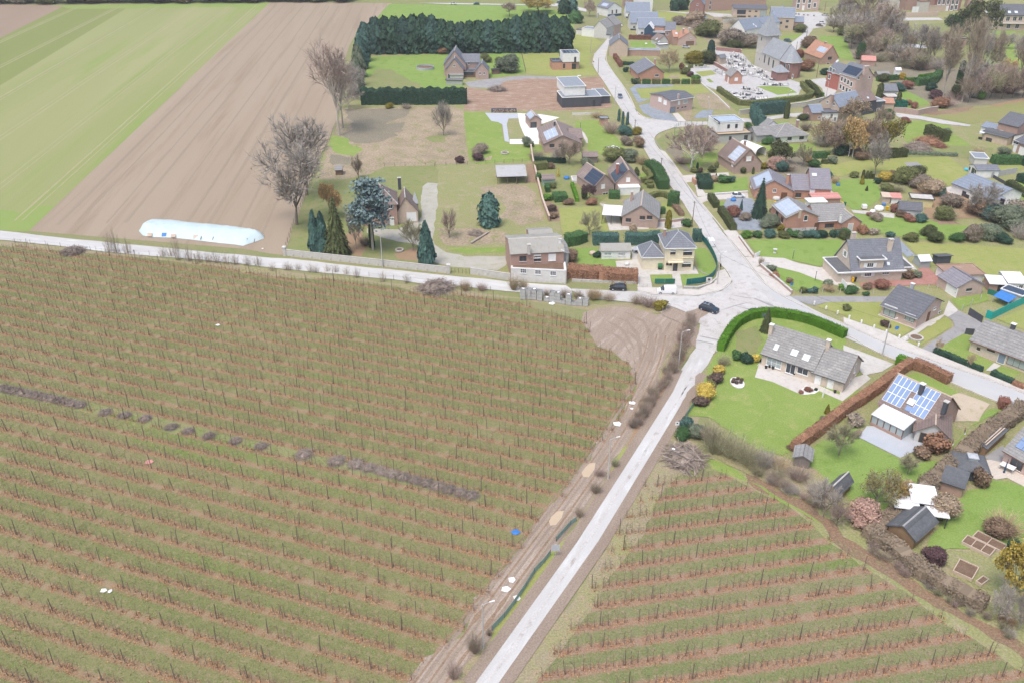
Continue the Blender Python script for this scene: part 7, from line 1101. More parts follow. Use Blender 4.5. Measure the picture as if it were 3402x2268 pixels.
for P_,w_,h_,c_,lb in (('e2 1100,500',180,150,'l_dolive','dark round bush on back lawn'),('e2 1460,580',150,130,'l_green','bright green bush at meadow edge'),('e2 2180,420',420,200,'l_greygreen','grey-green ivy thicket behind meadow'),('e2 1900,560',300,130,'l_greygreen','pale green thicket behind meadow'),('e2 2060,590',200,120,'l_dgreen','dark green bush behind meadow'),('e2 1170,580',200,80,'l_dolive','low dark hedge mound at back lawn foot'),('e2 880,570',170,80,'l_olive','low olive mound at back lawn foot'),('e2 340,240',80,55,'l_copper','small copper shrub on back lawn'),('e2 430,300',150,90,'l_greybrown','grey mound shrub on back lawn'),('e2 730,250',130,90,'l_brown','brown shrub beside grey boarded shed'),('e2 850,310',140,75,'l_copper','copper shrub in front of grey boarded shed'),('e2 1010,320',150,110,'l_bluegreen','dark teal bush beside grey boarded shed'),('e2 640,190',80,120,'l_copper','tall copper shrub among scrap'),('e1 1260,1270',140,130,'l_bluegreen','teal bush behind white bungalow'),('e1 560,1210',150,110,'l_olive','olive mound beside golden cone'),('e2 1900,300',300,110,'l_bluegreen','blue-green bramble mound by bungalow drive')):plant('ball',P_,w_,h_,c_,lb)
hedge('e1 1075,460 1340,560',2.6,3.6,'l_dolive','dark conifer hedge with bare stems in back garden',.25,9);plant('brush','e1 1100,600',330,110,'l_rust','heap of rusty branches on the back garden');plant('brush','e1 960,680',330,90,'b_stick','grey-brown heap of branches');plant('brush','e1 1260,640',160,90,'l_copper','coppery heap of cut branches');hedge('e1 830,720 1480,745',1.6,1.0,'l_greygreen','low flowering border along long lawn',.2);hedge('e1 1930,840 2290,840',3.0,2.6,'l_green','green hedge behind white summer house',.2);hedge('e1 2290,830 2450,890',2.6,2.4,'l_dgreen','dark hedge at the summer house lawn end',.2);hedge('e1 2140,1130 2352,1260 2500,1330',2.2,1.9,'l_dolive','olive hedge beside the white bungalow lawn',.18);hedge('e1 2280,1060 2400,1110',2.6,2.4,'l_dgreen','dark hedge block beside small store',.18);plant('ball','e1 2080,730',150,50,'l_greygreen','grey-green bush by the brick wing');plant('ball','e1 1340,480',130,90,'l_greygreen','pale bush in back garden');plant('ball','e1 800,320',110,80,'l_copper','rusty bush beside the lane');plant('ball','e0 925,1415',90,75,'l_copper','copper red bush by brick garden wall')
# church lane, orange house, wood and park
for P_,w_,h_,c_,lb in (('d0 1120,640',160,150,'l_brown','red-brown shrub at the church road'),('d0 1180,600',70,110,'l_dgreen','dark holly at the church road'),('d0 1000,760',100,110,'l_copper','copper bush behind the choir'),('d0 1090,940',200,150,'l_rust','rusty hedge bush beside the sacristy'),('d0 1330,980',120,40,'l_dgreen','dark green bush by red house'),('d0 1540,400',110,130,'l_dolive','dark ivy tree in the wood'),('d0 1560,470',110,110,'l_olive','olive ivy clump in the wood'),('d0 1640,560',130,90,'l_dgreen','dark bush at lawn corner'),('e0 210,780',110,200,'l_ivy','ivy-covered stump in the wood'),('e0 520,1080',120,110,'l_dolive','dark olive yew beside pink house'),('e0 700,1200',160,110,'l_bluegreen','teal bush in hedged garden'),('e0 640,1150',90,70,'l_rust','rust bush in hedged garden'),('e0 810,1170',150,110,'l_copper','copper maple in hedged garden'),('e0 750,1040',90,80,'l_gold','golden shrub in vegetable garden'),('e0 830,1380',90,80,'l_rust','rusty bush on garden lawn'),('e0 1140,1190',150,90,'l_dgreen','dark green bush on garden lawn edge'),('e0 1180,1300',170,90,'l_purple','purple-brown shrub under old poplars'),('e0 1460,1300',130,180,'l_dolive','dark ivy bush under old poplars'),('e0 1790,1310',90,110,'l_lgreen','pale green globe shrub in wood edge'),('e0 1700,1280',130,180,'l_blue','blue spruce-like bush in wood edge'),('d0 1000,430',160,70,'l_olive','olive hedge by the square'),('c0 1400,330',160,80,'l_greybrown','grey bramble mound behind orange roof'),('c0 1600,340',260,130,'l_tan','tan scrub mound behind orange roof'),('c0 1760,500',320,110,'l_olive','olive scrub mound above cemetery'),('c0 2050,620',330,110,'l_greybrown','grey-brown scrub above cemetery wall'),('c0 2100,650',160,80,'l_dolive','dark scrub above cemetery wall'),('d0 330,640',260,150,'l_greybrown','grey-brown thicket behind church tower'),('d0 150,640',170,90,'l_dolive','dark thicket behind church tower')):plant('ball',P_,w_,h_,c_,lb)
hedge('e0 440,1060 700,1040',2.0,2.0,'l_green','clipped green hedge behind grey garage',.25);hedge('e0 800,1075 1000,1065',2.0,1.8,'l_lgreen','bright clipped hedge bar in hedged garden',.25);hedge('e0 940,1120 1180,1080 1240,1000',3.0,3.0,'l_green','tall stepped green hedge in hedged garden',.25);hedge('e0 985,1055 1220,1020',2.0,2.4,'l_hedge','light green clipped hedge in hedged garden',.25);hedge('e1 650,110 800,100',3.0,2.6,'l_teal','teal cypress hedge by the garden wall',.22)
conifer('column','e0 455,1305',110,210,'l_dolive','dark brown-green conical yew beside grey garage');conifer('column','e0 700,1400',80,190,'l_dolive','upright dark cypress in front of grey garage');conifer('plume','c0 1340,140',120,200,'l_dgreen','dark yew at the top lane');conifer('plume','c0 1440,130',140,190,'l_dgreen','broad dark yew at the top lane')
WOOD=(('e0 250,300',520,460),('d0 1500,340',300,240),('d0 1650,500',360,300),('d0 1800,620',380,320),('e0 100,640',330,330),('e0 260,560',360,380),('e0 330,760',300,280),('e0 560,740',320,280),('e0 680,820',300,240),('e0 860,880',320,230),('e0 1000,930',260,220),('d0 1450,420',260,210),('e0 60,460',300,300))
for k,(P_,w_,h_) in enumerate(WOOD):tree('wild' if k%2 else 'round',P_,w_,h_,'leafless brown tree in the wood behind orange roofed house',('b_twig','b_twigolive','b_twiggrey')[k%3],'b_bark')
PARK=(('e0 540,540',300,480,'forked'),('e0 800,690',180,330,''),('e0 870,720',150,300,''),('e0 965,770',260,430,''),('e0 1110,790',200,400,''),('e0 1160,800',220,430,''),('e0 1310,880',220,520,''),('e0 1750,960',240,620,''),('e0 1920,930',260,510,''),('e0 2240,920',220,430,''),('e0 2310,960',200,420,''),('e0 2140,640',160,200,''))
for k,(P_,w_,h_,_) in enumerate(PARK):tree('vase' if k%3 else 'poplar',P_,w_,h_,'bare upright tree standing in the park meadow','b_twiggrey' if k%2 else 'b_twig','b_bark')
tree('poplar','e0 1290,1340',330,1000,'old bare poplar with thick shaggy trunk, left of pair','b_twig','b_barkpale',size=(8,31));tree('poplar','e0 1540,1330',360,1050,'old bare poplar with thick shaggy trunk, right of pair','b_twig','b_barkpale',size=(8.5,33),seed=1);tree('round','e0 1650,560',560,520,'huge ivy-clad leafless tree at the park top','b_twigolive','b_bark',leaf='l_dolive',nleaf=2600,lsize=.022);tree('round','e0 1430,560',330,330,'dark ivy-clad tree beside the wagon','b_twigdark','b_bark',leaf='l_ivy',nleaf=1600,lsize=.025);plant('column','e0 1500,1090',100,280,'l_ivy','ivy column between the old poplars')
EDGE=(('e0 1620,1340',260,300),('e0 1760,1300',280,330),('e0 1900,1290',340,380),('e0 2060,1290',340,400),('e0 2200,1280',340,400),('e0 2330,1270',300,380),('e0 1830,1130',260,260),('e0 2480,1260',300,380))
for k,(P_,w_,h_) in enumerate(EDGE):tree('wild',P_,w_,h_,'tangled bare tree in the belt above the far pasture',('b_twig','b_twigpink','b_twigolive')[k%3],'b_barkdark')
tree('round','e0 2130,1060',200,260,'orange leaved maple in the tree belt','b_twigochre',leaf='l_orange',nleaf=900,lsize=.03);plant('twig','e0 1340,1400',300,160,'b_twigpink','brushwood below old poplars');plant('ball','e0 1260,1420',200,40,'l_rust','rusty hedge strip below old poplars')
rw=random.Random(5)
def inpoly(s,n):
    P=PX(s);xs=[p[0] for p in P];ys=[p[1] for p in P];Q=[]
    while len(Q)<n:
        c=np.array([[rw.uniform(min(xs),max(xs)),rw.uniform(min(ys),max(ys))]])
        if inside(c,[p[:2] for p in P])[0]:Q.append((c[0,0],c[0,1],.2551))
    return Q
for s_,n_,w_,h_,lb in (('e0 0,480 330,300 900,700 1300,880 1200,960 640,900 180,800',34,260,200,'bare brushwood thicket in the wood above the hedged garden'),('e0 1350,1400 1700,1000 2352,960 2352,1270 1900,1330',22,280,230,'bare brushwood thicket in the belt above the far pasture'),('d0 1420,330 1700,330 1860,560 1740,640 1600,470',14,220,160,'bare brushwood thicket above the orange roofed house'),('d1 1250,620 1650,300 1900,330 2200,480 2300,700 1900,740 1500,720',16,260,240,'pale bare thicket between the autumn trees'),('c0 1350,290 2250,260 2330,480 1900,600 1680,440',14,260,110,'low dry scrub behind the cemetery'),('j 150,20 420,130 1500,820 1950,1080 1900,1130 1400,860 350,200',26,170,110,'brown brambles along the orchard edge strip'),('h 1500,760 2250,1160 2200,1250 1400,830',12,220,150,'brown brambles below the back gardens')):
    for k,q in enumerate(inpoly(s_,n_)):plant('twig',[q],w_*rw.uniform(.7,1.2),h_*rw.uniform(.6,1.2),('b_twig','b_twigpink','b_twiggrey','b_twigolive')[k%4],lb)
for k,q in enumerate(inpoly('d0 1420,250 e0 600,250 e0 900,680 e0 300,640 d0 1700,560',16)+inpoly('e0 1350,1000 2352,900 2352,1200 1700,1300',10)):
    q=(q[0],q[1],.2551);P_='s %f,%f'%q[:2];tree(('wild','round','vase')[k%3],P_,76*rw.uniform(.7,1.1),82*rw.uniform(.7,1.2),'pale leafless tree in the woodland behind the pink house',('b_twiggrey','b_twig','b_twigpink')[k%3],'b_bark')
# far edge of the picture
for k in range(16):plant('ball','q %d,%d'%(20+k*148,30-14*(k/15)),170,50,('l_brown','l_greybrown','l_olive','l_dbrown')[k%4],('brown','grey','olive','dark')[k%4]+' bush in the far hedgerow beyond the fields')
# foreground corner garden
hedge('f 560,655 650,480 760,330 920,240 1080,205 1250,195 1700,270 2180,480',1.7,2.0,'l_hedge','bright green clipped hedge curving round the corner garden',.12,15,sm=2,rough=.03);conifer('spruce','f 1150,400',200,320,'l_dolive','young spruce behind the curving hedge');plant('clip','f 772,780',125,125,'l_green','mid green clipped ball on corner lawn');plant('clip','f 895,825',145,140,'l_dgreen','dark green clipped ball on corner lawn');plant('ball','f 1010,810',85,110,'l_yellow','variegated yellow bush beside dark ball');plant('twig','f 600,860',190,220,'b_twigolive','spiky grey-green grass clump by lane');plant('ball','f 530,960',140,120,'l_yellow','small golden yellow bush by lane');plant('ball','f 490,1080',170,140,'l_dbrown','dark brown bush by lane');plant('ball','f 430,1110',120,70,'l_olive','olive dying bush by lane');plant('ball','f 370,1300',235,210,'l_yellow','big golden yellow bush by lane');plant('ball','f 310,1380',180,130,'l_dbrown','dark brown mound below big yellow bush');conifer('cone','f 1947,1465',90,125,'l_yolive','golden green cone bush on corner lawn');plant('ball','f 1608,1210',60,50,'l_copper','wine-red ball on white gravel bed');plant('ball','f 1700,1190',100,60,'l_copper','wine-red heather on white gravel bed');plant('twig','f 1700,1160',70,80,'b_twigochre','tan dried hydrangea on white gravel bed');plant('ball','f 1805,1170',40,42,'l_dgreen','small dark ball on white gravel bed');plant('ball','h 500,200',150,180,'l_bluegreen','dark green bush at garden corner by lane');plant('ball','h 470,325',200,130,'l_green','lower green bush at garden corner');plant('ball','h 640,310',220,190,'l_greygreen','teal bush with pale twigs at garden corner')
plant('brush','h 480,680',560,350,'b_stick','huge tangled brush pile between lane and orchard');hedge('g 880,850 740,930 500,1130 200,1340 f 2250,1400 h 2300,180 h 1900,470',1.7,2.0,'l_rust','long rusty beech hedge between corner garden and solar house',.13,13,rough=.05);hedge('g 890,860 1100,930 1370,1070',1.9,2.0,'l_rust','rusty beech hedge along the street',.13,14);hedge('g 690,800 850,860',1.9,1.8,'l_hedge','short bright green hedge by street',.13);hedge('g 2010,1370 2150,1390',2.2,1.8,'l_copper','copper hedge stub by the street',.13);hedge('i 2330,20 1900,330 1600,600 1330,850 1230,900',2.8,2.2,'l_hornbeam','broad greyish brown hornbeam hedge between gardens',.15,14,rough=.12);hedge('i 1200,960 900,1200 680,1400 600,1450',2.3,1.8,'l_hornbeam','greyish hornbeam hedge below the white shelter',.15,14,rough=.12);hedge('i 620,1440 900,1568 j 600,150 900,400 1200,560 1560,760',2.5,1.9,'l_hornbeam','tan leafy hedge along the smaller orchard',.16,12,rough=.3);plant('clip','i 1340,500',245,220,'l_rust','square rusty beech block by garage');plant('ball','i 1200,560',165,140,'l_brown','round tan-topped bush beside slab terrace');plant('ball','i 450,200',150,150,'l_greybrown','grey-tan mophead shrub near conservatory');plant('ball','i 490,300',80,70,'l_greybrown','small grey shrub at terrace corner')
SH=(('h 880,560',380,420,'b_twigolive','bare greenish thicket beside brush pile'),('h 1100,640',420,420,'b_twigolive','pale green bare willow thicket, tallest of the row'),('h 1300,720',420,400,'b_twigolive','pale green bare willow thicket in the row middle'),('h 1500,740',330,300,'b_twiggrey','grey bare thicket at the row end'),('h 800,430',280,380,'b_twig','brown bare thicket behind brush pile'),('h 1700,760',300,230,'b_twigochre','leafy ochre brush before grey boarded shed'),('h 1950,900',330,200,'b_twigpink','pinkish brush along orchard edge'),('h 2200,1130',330,260,'b_twiggrey','grey thicket along orchard edge'))
for P_,w_,h_,c_,lb in SH:plant('twig',P_,w_,h_,c_,lb)
for x_,y_ in ((2310,60),(2240,130),(2150,210),(2050,310),(1980,360),(1880,430)):plant('ball','h %d,%d'%(x_,y_+30),110,80,random.choice(('l_brown','l_purple','l_greybrown')),'small brown shrub in the bed along the beech hedge')
tree('ball','i 280,510',380,330,'grey-green bare apple tree on the solar house lawn','b_twigolive','b_bark');tree('wild','i 690,1080',460,370,'olive yellow bare tree with spreading crown','b_twigolive','b_bark',leaf='l_yolive',nleaf=500,lsize=.02);tree('wild','i 900,1070',280,320,'ochre-leaved bare tree beside the olive one','b_twigochre',leaf='l_gold',nleaf=500,lsize=.025);tree('ball','i 1045,720',220,210,'small bare fruit tree before slab terrace','b_twigolive');plant('ball','i 1060,990',190,180,'l_tan','tan russet bush beside hornbeam hedge');plant('ball','i 510,1290',330,270,'l_pinkb','big pinkish brown oak shrub at orchard edge');tree('wild','i 110,1190',330,380,'grey bare tree by dark blue shed','b_twiggrey','b_bark');tree('wild','i 260,1290',260,240,'grey bare sapling beside pink oak shrub','b_twigpink');plant('ball','i 660,1350',130,110,'l_olive','olive bush beside pink oak shrub');plant('ball','i 1400,1230',330,290,'l_tan','broad tan viburnum beside white shelter');plant('ball','i 1250,960',200,90,'l_greybrown','grey dead bush behind felt shed');plant('ball','i 1840,880',150,200,'l_brown','russet grass mound beside pavilion');plant('twig','i 2080,1460',430,330,'b_twigochre','mass of ochre bare shrubs in the edge garden');plant('ball','i 2000,1450',280,220,'l_brown','brown shrub mound in the edge garden');tree('round','j 1870,640',470,520,'yellow leaved tree at edge garden','b_twigochre',leaf='l_willow',nleaf=2600,lsize=.035);tree('vase','j 1720,870',300,330,'pale bare bush-tree below yellow tree','b_twiggrey','b_barkpale');tree('vase','j 1940,980',280,400,'pale bare bush-tree at picture corner','b_twiggrey','b_barkpale');plant('ball','j 1000,260',230,200,'l_purple','smoky grey-purple bush beside black sheds');plant('twig','j 1790,960',220,150,'l_rust','rust bracken at orchard end');plant('clip','j 1900,150',190,120,'l_dgreen','dark green clipped bush behind planters');
for xx,yy in ((1215,690),(1625,870)):tree('ball','g %d,%d'%(xx,yy),110,190,'pollarded young plane in the pavement strip','b_twigochre','b_barkpale')
hedge('g 1170,670 1330,720 1550,820 1800,925',1.2,1.1,'l_dgreen','low dark green hedge along the pavement',.12);hedge('g 1930,950 2060,1020 2200,1080',1.2,1.1,'l_dgreen','low dark hedge before beige bungalow',.12);hedge('g 2200,1085 2352,1150',1.2,1.0,'l_rust','low rusty hedge stub before beige bungalow',.12)
# hedgerow stumps along the lane, and bushes between mud track and lane
for x_,y_,h_ in ((20,940,110),(200,930,110),(250,930,90),(360,930,90),(520,960,120),(590,965,90),(740,950,90),(850,960,110),(985,985,100),(1120,1030,150),(1460,1080,150),(1770,1100,140)):plant('reed','a2 %d,%d'%(x_,y_),110,h_+40,'b_twig','clump of coppiced stems in the lane hedgerow')
for x_,y_,h_ in ((950,490,200),(1010,495,260),(1110,505,170),(1550,560,260),(1640,570,170),(1730,580,130),(1810,580,110),(1880,585,130),(1960,595,120),(2040,600,110),(2150,605,100),(2240,610,100),(1420,530,100),(1490,530,90)):plant('reed','l %d,%d'%(x_,y_),90,h_+30,'b_twig','clump of coppiced stems in the lane hedgerow')
for x_,y_,w_,h_,c_ in ((570,1220,180,220,'b_twigochre'),(790,1220,160,120,'b_twigpink'),(1200,1220,170,260,'b_twigochre'),(1320,1210,160,240,'b_twigochre'),(1640,1290,140,130,'b_twig'),(1870,1310,160,150,'b_twig'),(2040,1320,160,160,'b_twig'),(2230,1340,200,180,'b_twigochre')):plant('twig','b2 %d,%d'%(x_,y_),w_,h_,c_,'straggling bare bush in the lane hedgerow by crates')
for x_,y_,w_,h_,c_ in ((300,1340,230,160,'b_twigochre'),(480,1350,200,130,'b_twig'),(850,1400,230,150,'b_twig'),(1000,1440,260,160,'b_twigpink'),(1150,1450,150,120,'b_twigolive')):plant('twig','c2 %d,%d'%(x_,y_),w_,h_,c_,'straggling bare bush at the track mouth')
plant('ball','c2 1150,1460',150,120,'l_yolive','olive gold bush at the track mouth')
for x_,y_,w_,h_ in ((2080,60,130,160),(2030,140,130,150),(1990,230,120,150),(1950,300,110,130),(1910,340,80,90)):plant('twig','o %d,%d'%(x_,y_),w_,h_,'b_twig','brown bare bush in the strip between mud track and lane')
for k in range(30):
    t=k/29;p_=PX('f 170,300')[0];q_=PX('o 1905,400')[0];x_=p_[0]+(q_[0]-p_[0])*t+24*sin(t*3.1)*.9+rw.uniform(-9,9);plant('twig',[(x_,p_[1]+(q_[1]-p_[1])*t,.2551)],150*rw.uniform(.7,1.2),190*rw.uniform(.7,1.2),('b_twig','b_twigpink','b_twigdark')[k%3],'brown bare bush in the dense strip between mud track and lane')
for P_,w_,h_,c_ in (('f 60,620',190,330,'b_twigpink'),('f 20,800',160,300,'b_twig'),('f 130,470',180,250,'b_twigpink'),('f -60,960',160,300,'b_twig'),('o 1700,800',110,110,'b_twigolive'),('o 1550,900',140,90,'b_twigpink'),('o 1500,1080',150,130,'b_twig'),('o 1330,1330',110,150,'b_twig'),('k 930,1280',210,330,'b_twig'),('k 700,1560',180,220,'b_twigpink'),('k 1090,1060',90,100,'b_twig')):plant('twig',P_,w_,h_,c_,'bare brown shrub on the verge of the pale lane')
for k in range(12):plant('brush','m %d,%d'%(20+k*62,250+k*13.5),110,62,'b_stick','grey heap of prunings in the grassy orchard alley')
for k in range(10):plant('brush','v %d,%d'%(850+k*26,1082+k*7),34,20,'b_stick','grey heap of prunings in the grassy orchard alley')
for s_ in ('m 920,465','m 1085,490','m 1265,520','m 1495,592','m 1640,630','m 1820,670','m 2050,715','m 2270,760','v 700,1052','v 775,1068','v 820,1075'):plant('brush',s_,110 if s_[0]=='m' else 40,70 if s_[0]=='m' else 24,'b_stick','grey heap of prunings in the grassy orchard alley')
# ================================================================== WALLS, FENCES, POLES, VEHICLES, SMALL THINGS
wall('panel_wall','a2 190,745 2310,975',.22,1.7,'concrete_wall','long concrete panel wall between the lane and old villa',capm='concrete_wall',panel=2.6,postm='concrete_wall')
for p_,lb in (('a2 185,745','pale stone gate pier at field end of panel wall'),('a2 2315,978','pale stone gate pier with finial at villa gate')):
    q=G(p_);r=empty('gate_pier',(q[0],q[1],0),0,lb,'gate pier');box('shaft','concrete_wall',r,-.35,-.35,0,.35,.35,2.3);box('cap','w_offw',r,-.45,-.45,2.302,.45,.45,2.5);k=MB();k.tube((0,0,2.5),(0,0,2.85),.16,.05,8);k.obj('finial','w_offw',r)
wall('yard_wall','b2 640,985 1160,1065',.3,1.7,'concrete_wall','stained rendered yard wall beside the workshop',capm='concrete_wall');posts_fence('metal_gate','b2 390,965 630,985',1.3,1.0,'low dark metal gate into the villa yard','blackmetal',.04,4)
wall('garden_wall','b1 1425,650 1450,830 1580,1370 b2 1665,305',.3,1.7,'w_brick','long brick garden wall between paddock and topiary garden',capm='w_tan',capw=.2);wall('rail_bed_wall','b1 910,175 1240,172',.2,1.6,'w_navy','dark green board behind the log stack',panel=1.8);
wall('green_fence','c2 1485,1150 1740,1120 1840,1050 1890,940 1860,820 1760,640 1690,560',.08,2.0,'g_fence' if 'g_fence' in M else 'l_teal','curving green slatted fence round the cream corner house','fence',panel=2.1,z0=.5,sm=1);wall('fence_plinth','c2 1455,1175 1640,1180 1800,1130 1875,1060',.3,.6,'concrete_wall','low concrete wall under the green slatted fence',capm='concrete_wall');wall('green_fence','c2 1075,1120 1340,1120',.08,1.5,'l_teal','short green slatted fence before cream house lawn','fence',panel=2.1,z0=.3);posts_fence('metal_gate','c2 870,1160 1035,1165',1.1,.9,'pale metal drive gate beside the beech hedge','zinc',.03,5);posts_fence('metal_gate','c2 1350,1185 1440,1188',1.1,.9,'pale metal foot gate before cream house','zinc',.03,5);wall('pale_wall','c2 0,1080 400,1100 845,1115',.25,.7,'concrete_wall','low pale wall below the brown beech hedge')
wall('roadside_wall','d2 215,520 400,775',.35,.9,'w_pbrick','low brick roadside wall above villa gate',capm='concrete_wall',capw=.18);wall('roadside_wall','d2 495,890 900,1245',.35,.9,'w_pbrick','low brick roadside wall below villa gate',capm='concrete_wall',capw=.18)
for p_,q_,lb in (('d2 415,775','d2 485,740','white open gate leaf on the upper villa gatepost'),('d2 505,885','d2 610,880','white open gate leaf on the lower villa gatepost')):wall('gate_leaf',p_+' '+q_[3:],.08,1.2,'trim_white',lb,'gate',z0=.1)
wall('church_wall','d0 215,1500 400,1480 860,1420 1080,1390 1310,1330',.5,1.9,'w_stone','old grey stone retaining wall below churchyard',capm='concrete_wall',capw=.2);wall('cemetery_wall','c0 1875,660 2200,690 d0 240,700',.4,1.8,'w_churchbrick','stepped brick wall behind the cemetery',capm='w_tan');wall('cemetery_wall','c0 1850,850 2040,960 ',.4,1.6,'w_churchbrick','dark brick wall beside the small chapel',capm='w_tan');wall('white_edging','c0 1680,1090 1780,1170 1900,1270 2050,1420',.35,.5,'w_offw','white concrete edging down the churchyard slope',panel=2.4);wall('garden_wall','e1 650,175 800,180 900,200 960,215',.3,2.0,'w_pbrick','brick garden wall with plank gate by the lane',capm='w_tan');wall('garden_wall','e1 960,215 1090,185 1220,165',.3,2.2,'w_pbrick','tapering brick wall enclosing small yard',capm='concrete_wall',capw=.2);wall('white_wall','c1 0,210 360,200',.25,.9,'w_offw','low white retaining wall below modern dark house');wall('courtyard_wall','d0 0,310 420,290',.4,2.4,'w_stone','long grey wall behind the scrub',capm='concrete_wall');wall('farm_wall','e0 700,230 1230,215',.4,2.6,'w_tan','pale farm wall along the upper road')
wall('brick_pier_wall','c1 1570,1080 1610,1120',.5,1.6,'w_orange','orange brick pier wall at driveway mouth');wall('stone_edge','c2 1120,310 1210,300 1300,315 1450,290',.3,.8,'w_pbrick','curved brick planter edge below front lawn',capm='concrete_wall',sm=1);wall('white_edge','c1 1740,1262 2290,1222',.3,.6,'w_offw','low white wall with pots along drive',capm='trim_white');wall('brick_edge','d2 2180,520 2352,770',.3,.8,'w_pbrick','low brick wall along slate garden hedge') if False else None
wall('teal_screen','g 1845,215 1920,245 2150,130 2352,35',.08,1.9,'g_teal' if 'g_teal' in M else 'l_teal','bright teal plastic screen fence','fence',panel=2.0);wall('black_screen','g 1620,175 1800,290',.08,1.7,'w_dark','black shade-net fence beside asphalt drive','fence',panel=2.0);wall('black_screen','g 1575,435 1690,445',.08,1.5,'w_dark','short black screen at bungalow corner','fence');wall('green_screen','e2 1870,1240 2000,1280 2070,1300',.08,1.3,'l_teal','dark green screen before white-roofed sheds','fence',panel=2.0);wall('grey_fence','e1 1920,1030 2100,990 2250,965',.1,1.9,'w_grey','dark grey panel fence beside summer house','fence',panel=1.9);wall('dark_fence','e1 1920,1010 2130,1130',.1,1.0,'w_dark','low black fence along gravel strip','fence',panel=2.0)
posts_fence('wire_fence','d2 1020,1250 1300,1225 1530,1235 1740,1240 1960,1245 2200,1235',1.2,3.0,'wire fence on concrete posts by the asphalt lane','concrete_wall',.07,3);posts_fence('wire_fence','e2 1100,1180 1340,1180',1.2,2.6,'wire fence on concrete posts behind brick yard','concrete_wall',.07,3);posts_fence('wire_fence','g 1540,130 1780,-10',1.6,3.5,'wire fence beside the teal screen garden','concrete_wall',.08,2);posts_fence('wire_fence','b0 1300,690 1360,955',1.5,3.0,'green wire fence between two back lawns','l_dgreen',.05,3);posts_fence('wire_fence','a1 1480,880 2010,865 2130,880 b1 180,870 600,855 1430,820',1.3,3.2,'wire fence with wooden posts across the wasteland','b_wood',.05,2);posts_fence('wire_fence','a2 200,640 300,330 a1 740,570 850,330',1.4,3.2,'mossy wire fence between villa and ploughed field','b_wood',.05,3)
posts_fence('wire_fence','l 0,400 400,432 920,500 1300,520',1.3,4.2,'wire fence with thin posts along the lane','b_wood',.04,1);posts_fence('wire_fence','a2 1280,1020 1600,1060 2050,1100 2352,1125 b2 420,1165 900,1210',1.3,5.0,'wire fence with thin posts opposite the villa','b_wood',.04,1);posts_fence('net_fence','k 1120,990 1260,840 1380,680 1500,500 1590,350 1710,220 1770,140',1.1,4.0,'sagging green net fence beside the mud track','b_wood',.045,1,mesh='netting');posts_fence('net_fence','o 1090,1560 1240,1390 1300,1350',1.0,4.0,'bleached net fence piece beside the mud track','b_wood',.045,1,mesh='netting');posts_fence('net_fence','f 100,1530 210,1370',1.2,2.4,'green net fence piece at corner garden','b_wood',.045,2,mesh='netting')
posts_fence('railing','c1 1335,480 1340,390 1410,340 1840,330',1.5,2.2,'glassy green mesh fence round the corner garden','l_teal',.05,3,mesh=None);posts_fence('metal_gate','c2 1180,1500 1280,1450',1.6,1.6,'leaning mesh gate at the track mouth','zinc',.04,5)
# poles and lamps
P1=pole('a2 1457,893','a2 1428,500','b_pole','bare concrete pole behind the panel wall',r=.16);P2=pole('b2 1885,1112','b2 1900,700','b_pole','slim street lamp beside the workshop annex',lamp=2.6,r=.09,name='street_lamp');P3=pole('c2 1562,375','c2 1600,35','b_wood','dark wooden pole by the round laurel',cross=1);P4=pole('c2 1890,1130','c2 1932,715','b_pole','concrete pole with street lamp at green fence corner',lamp=.4);P5=pole('c1 1155,965','c1 1165,765','b_wood','dark wooden pole beside big street hedge',cross=1);P6=pole('g 503,712','g 602,250','b_pole','tall concrete pole with lamp opposite pink brick house',lamp=.3);P7=pole('f 12,880','f 48,400','b_pole','street lamp on the verge near the road patch',lamp=.2,r=.11,name='street_lamp');P8=pole('o 1630,912','o 1658,495','b_pole','street lamp between puddles and pale lane',lamp=.3,r=.13,name='street_lamp');P9=pole('k 1025,1190','k 1006,695','b_pole','street lamp by the net fence and bare shrub',lamp=.3,r=.13,name='street_lamp')
P10=pole('c1 820,375','c1 828,265','b_wood','wooden pole at the side street mouth',cross=1);P11=pole('c0 555,1372','c0 562,1132','b_pole','pole by the blue-grey car',lamp=.2);P12=pole('c0 340,962','c0 346,760','b_wood','wooden pole by the upper street bend');P13=pole('c0 242,690','c0 248,480','b_pole','pale pole on the grassy bank');P14=pole('c0 1760,1575','c0 1790,1285','b_pole','lamp pole above the slate slope',lamp=1.6);P15=pole('d0 1350,1275','d0 1383,1065','b_pole','lamp pole on the lane below pink house',lamp=2.8);P16=pole('d0 1225,1012','d0 1245,790','b_wood','wooden pole by the rusty hedge bush');P17=pole('d0 955,695','d0 973,540','b_wood','wooden pole on the church road');P18=pole('d0 1095,482','d0 1110,390','b_wood','wooden pole by the square');P19=pole('d0 845,1310','d0 855,1195','b_pole','lamp pole inside churchyard hedge',lamp=.5);P20=pole('c0 650,335','c0 655,165','b_pole','pole at the head of the street',lamp=.2);P21=pole('d0 1330,150','d0 1350,20','b_wood','wooden pole beside the manor')
for a_,b_,lb in ((P3,P5,'overhead line along the street between wooden poles'),(P5,P10,'overhead line from big hedge to side street'),(P3,P4,'overhead line to the green fence corner pole'),(P4,P6,'overhead line across the junction'),(P10,P11,'overhead line up the street to the lamp pole'),(P15,P16,'overhead line past the pink house')):cable(a_,b_,lb)
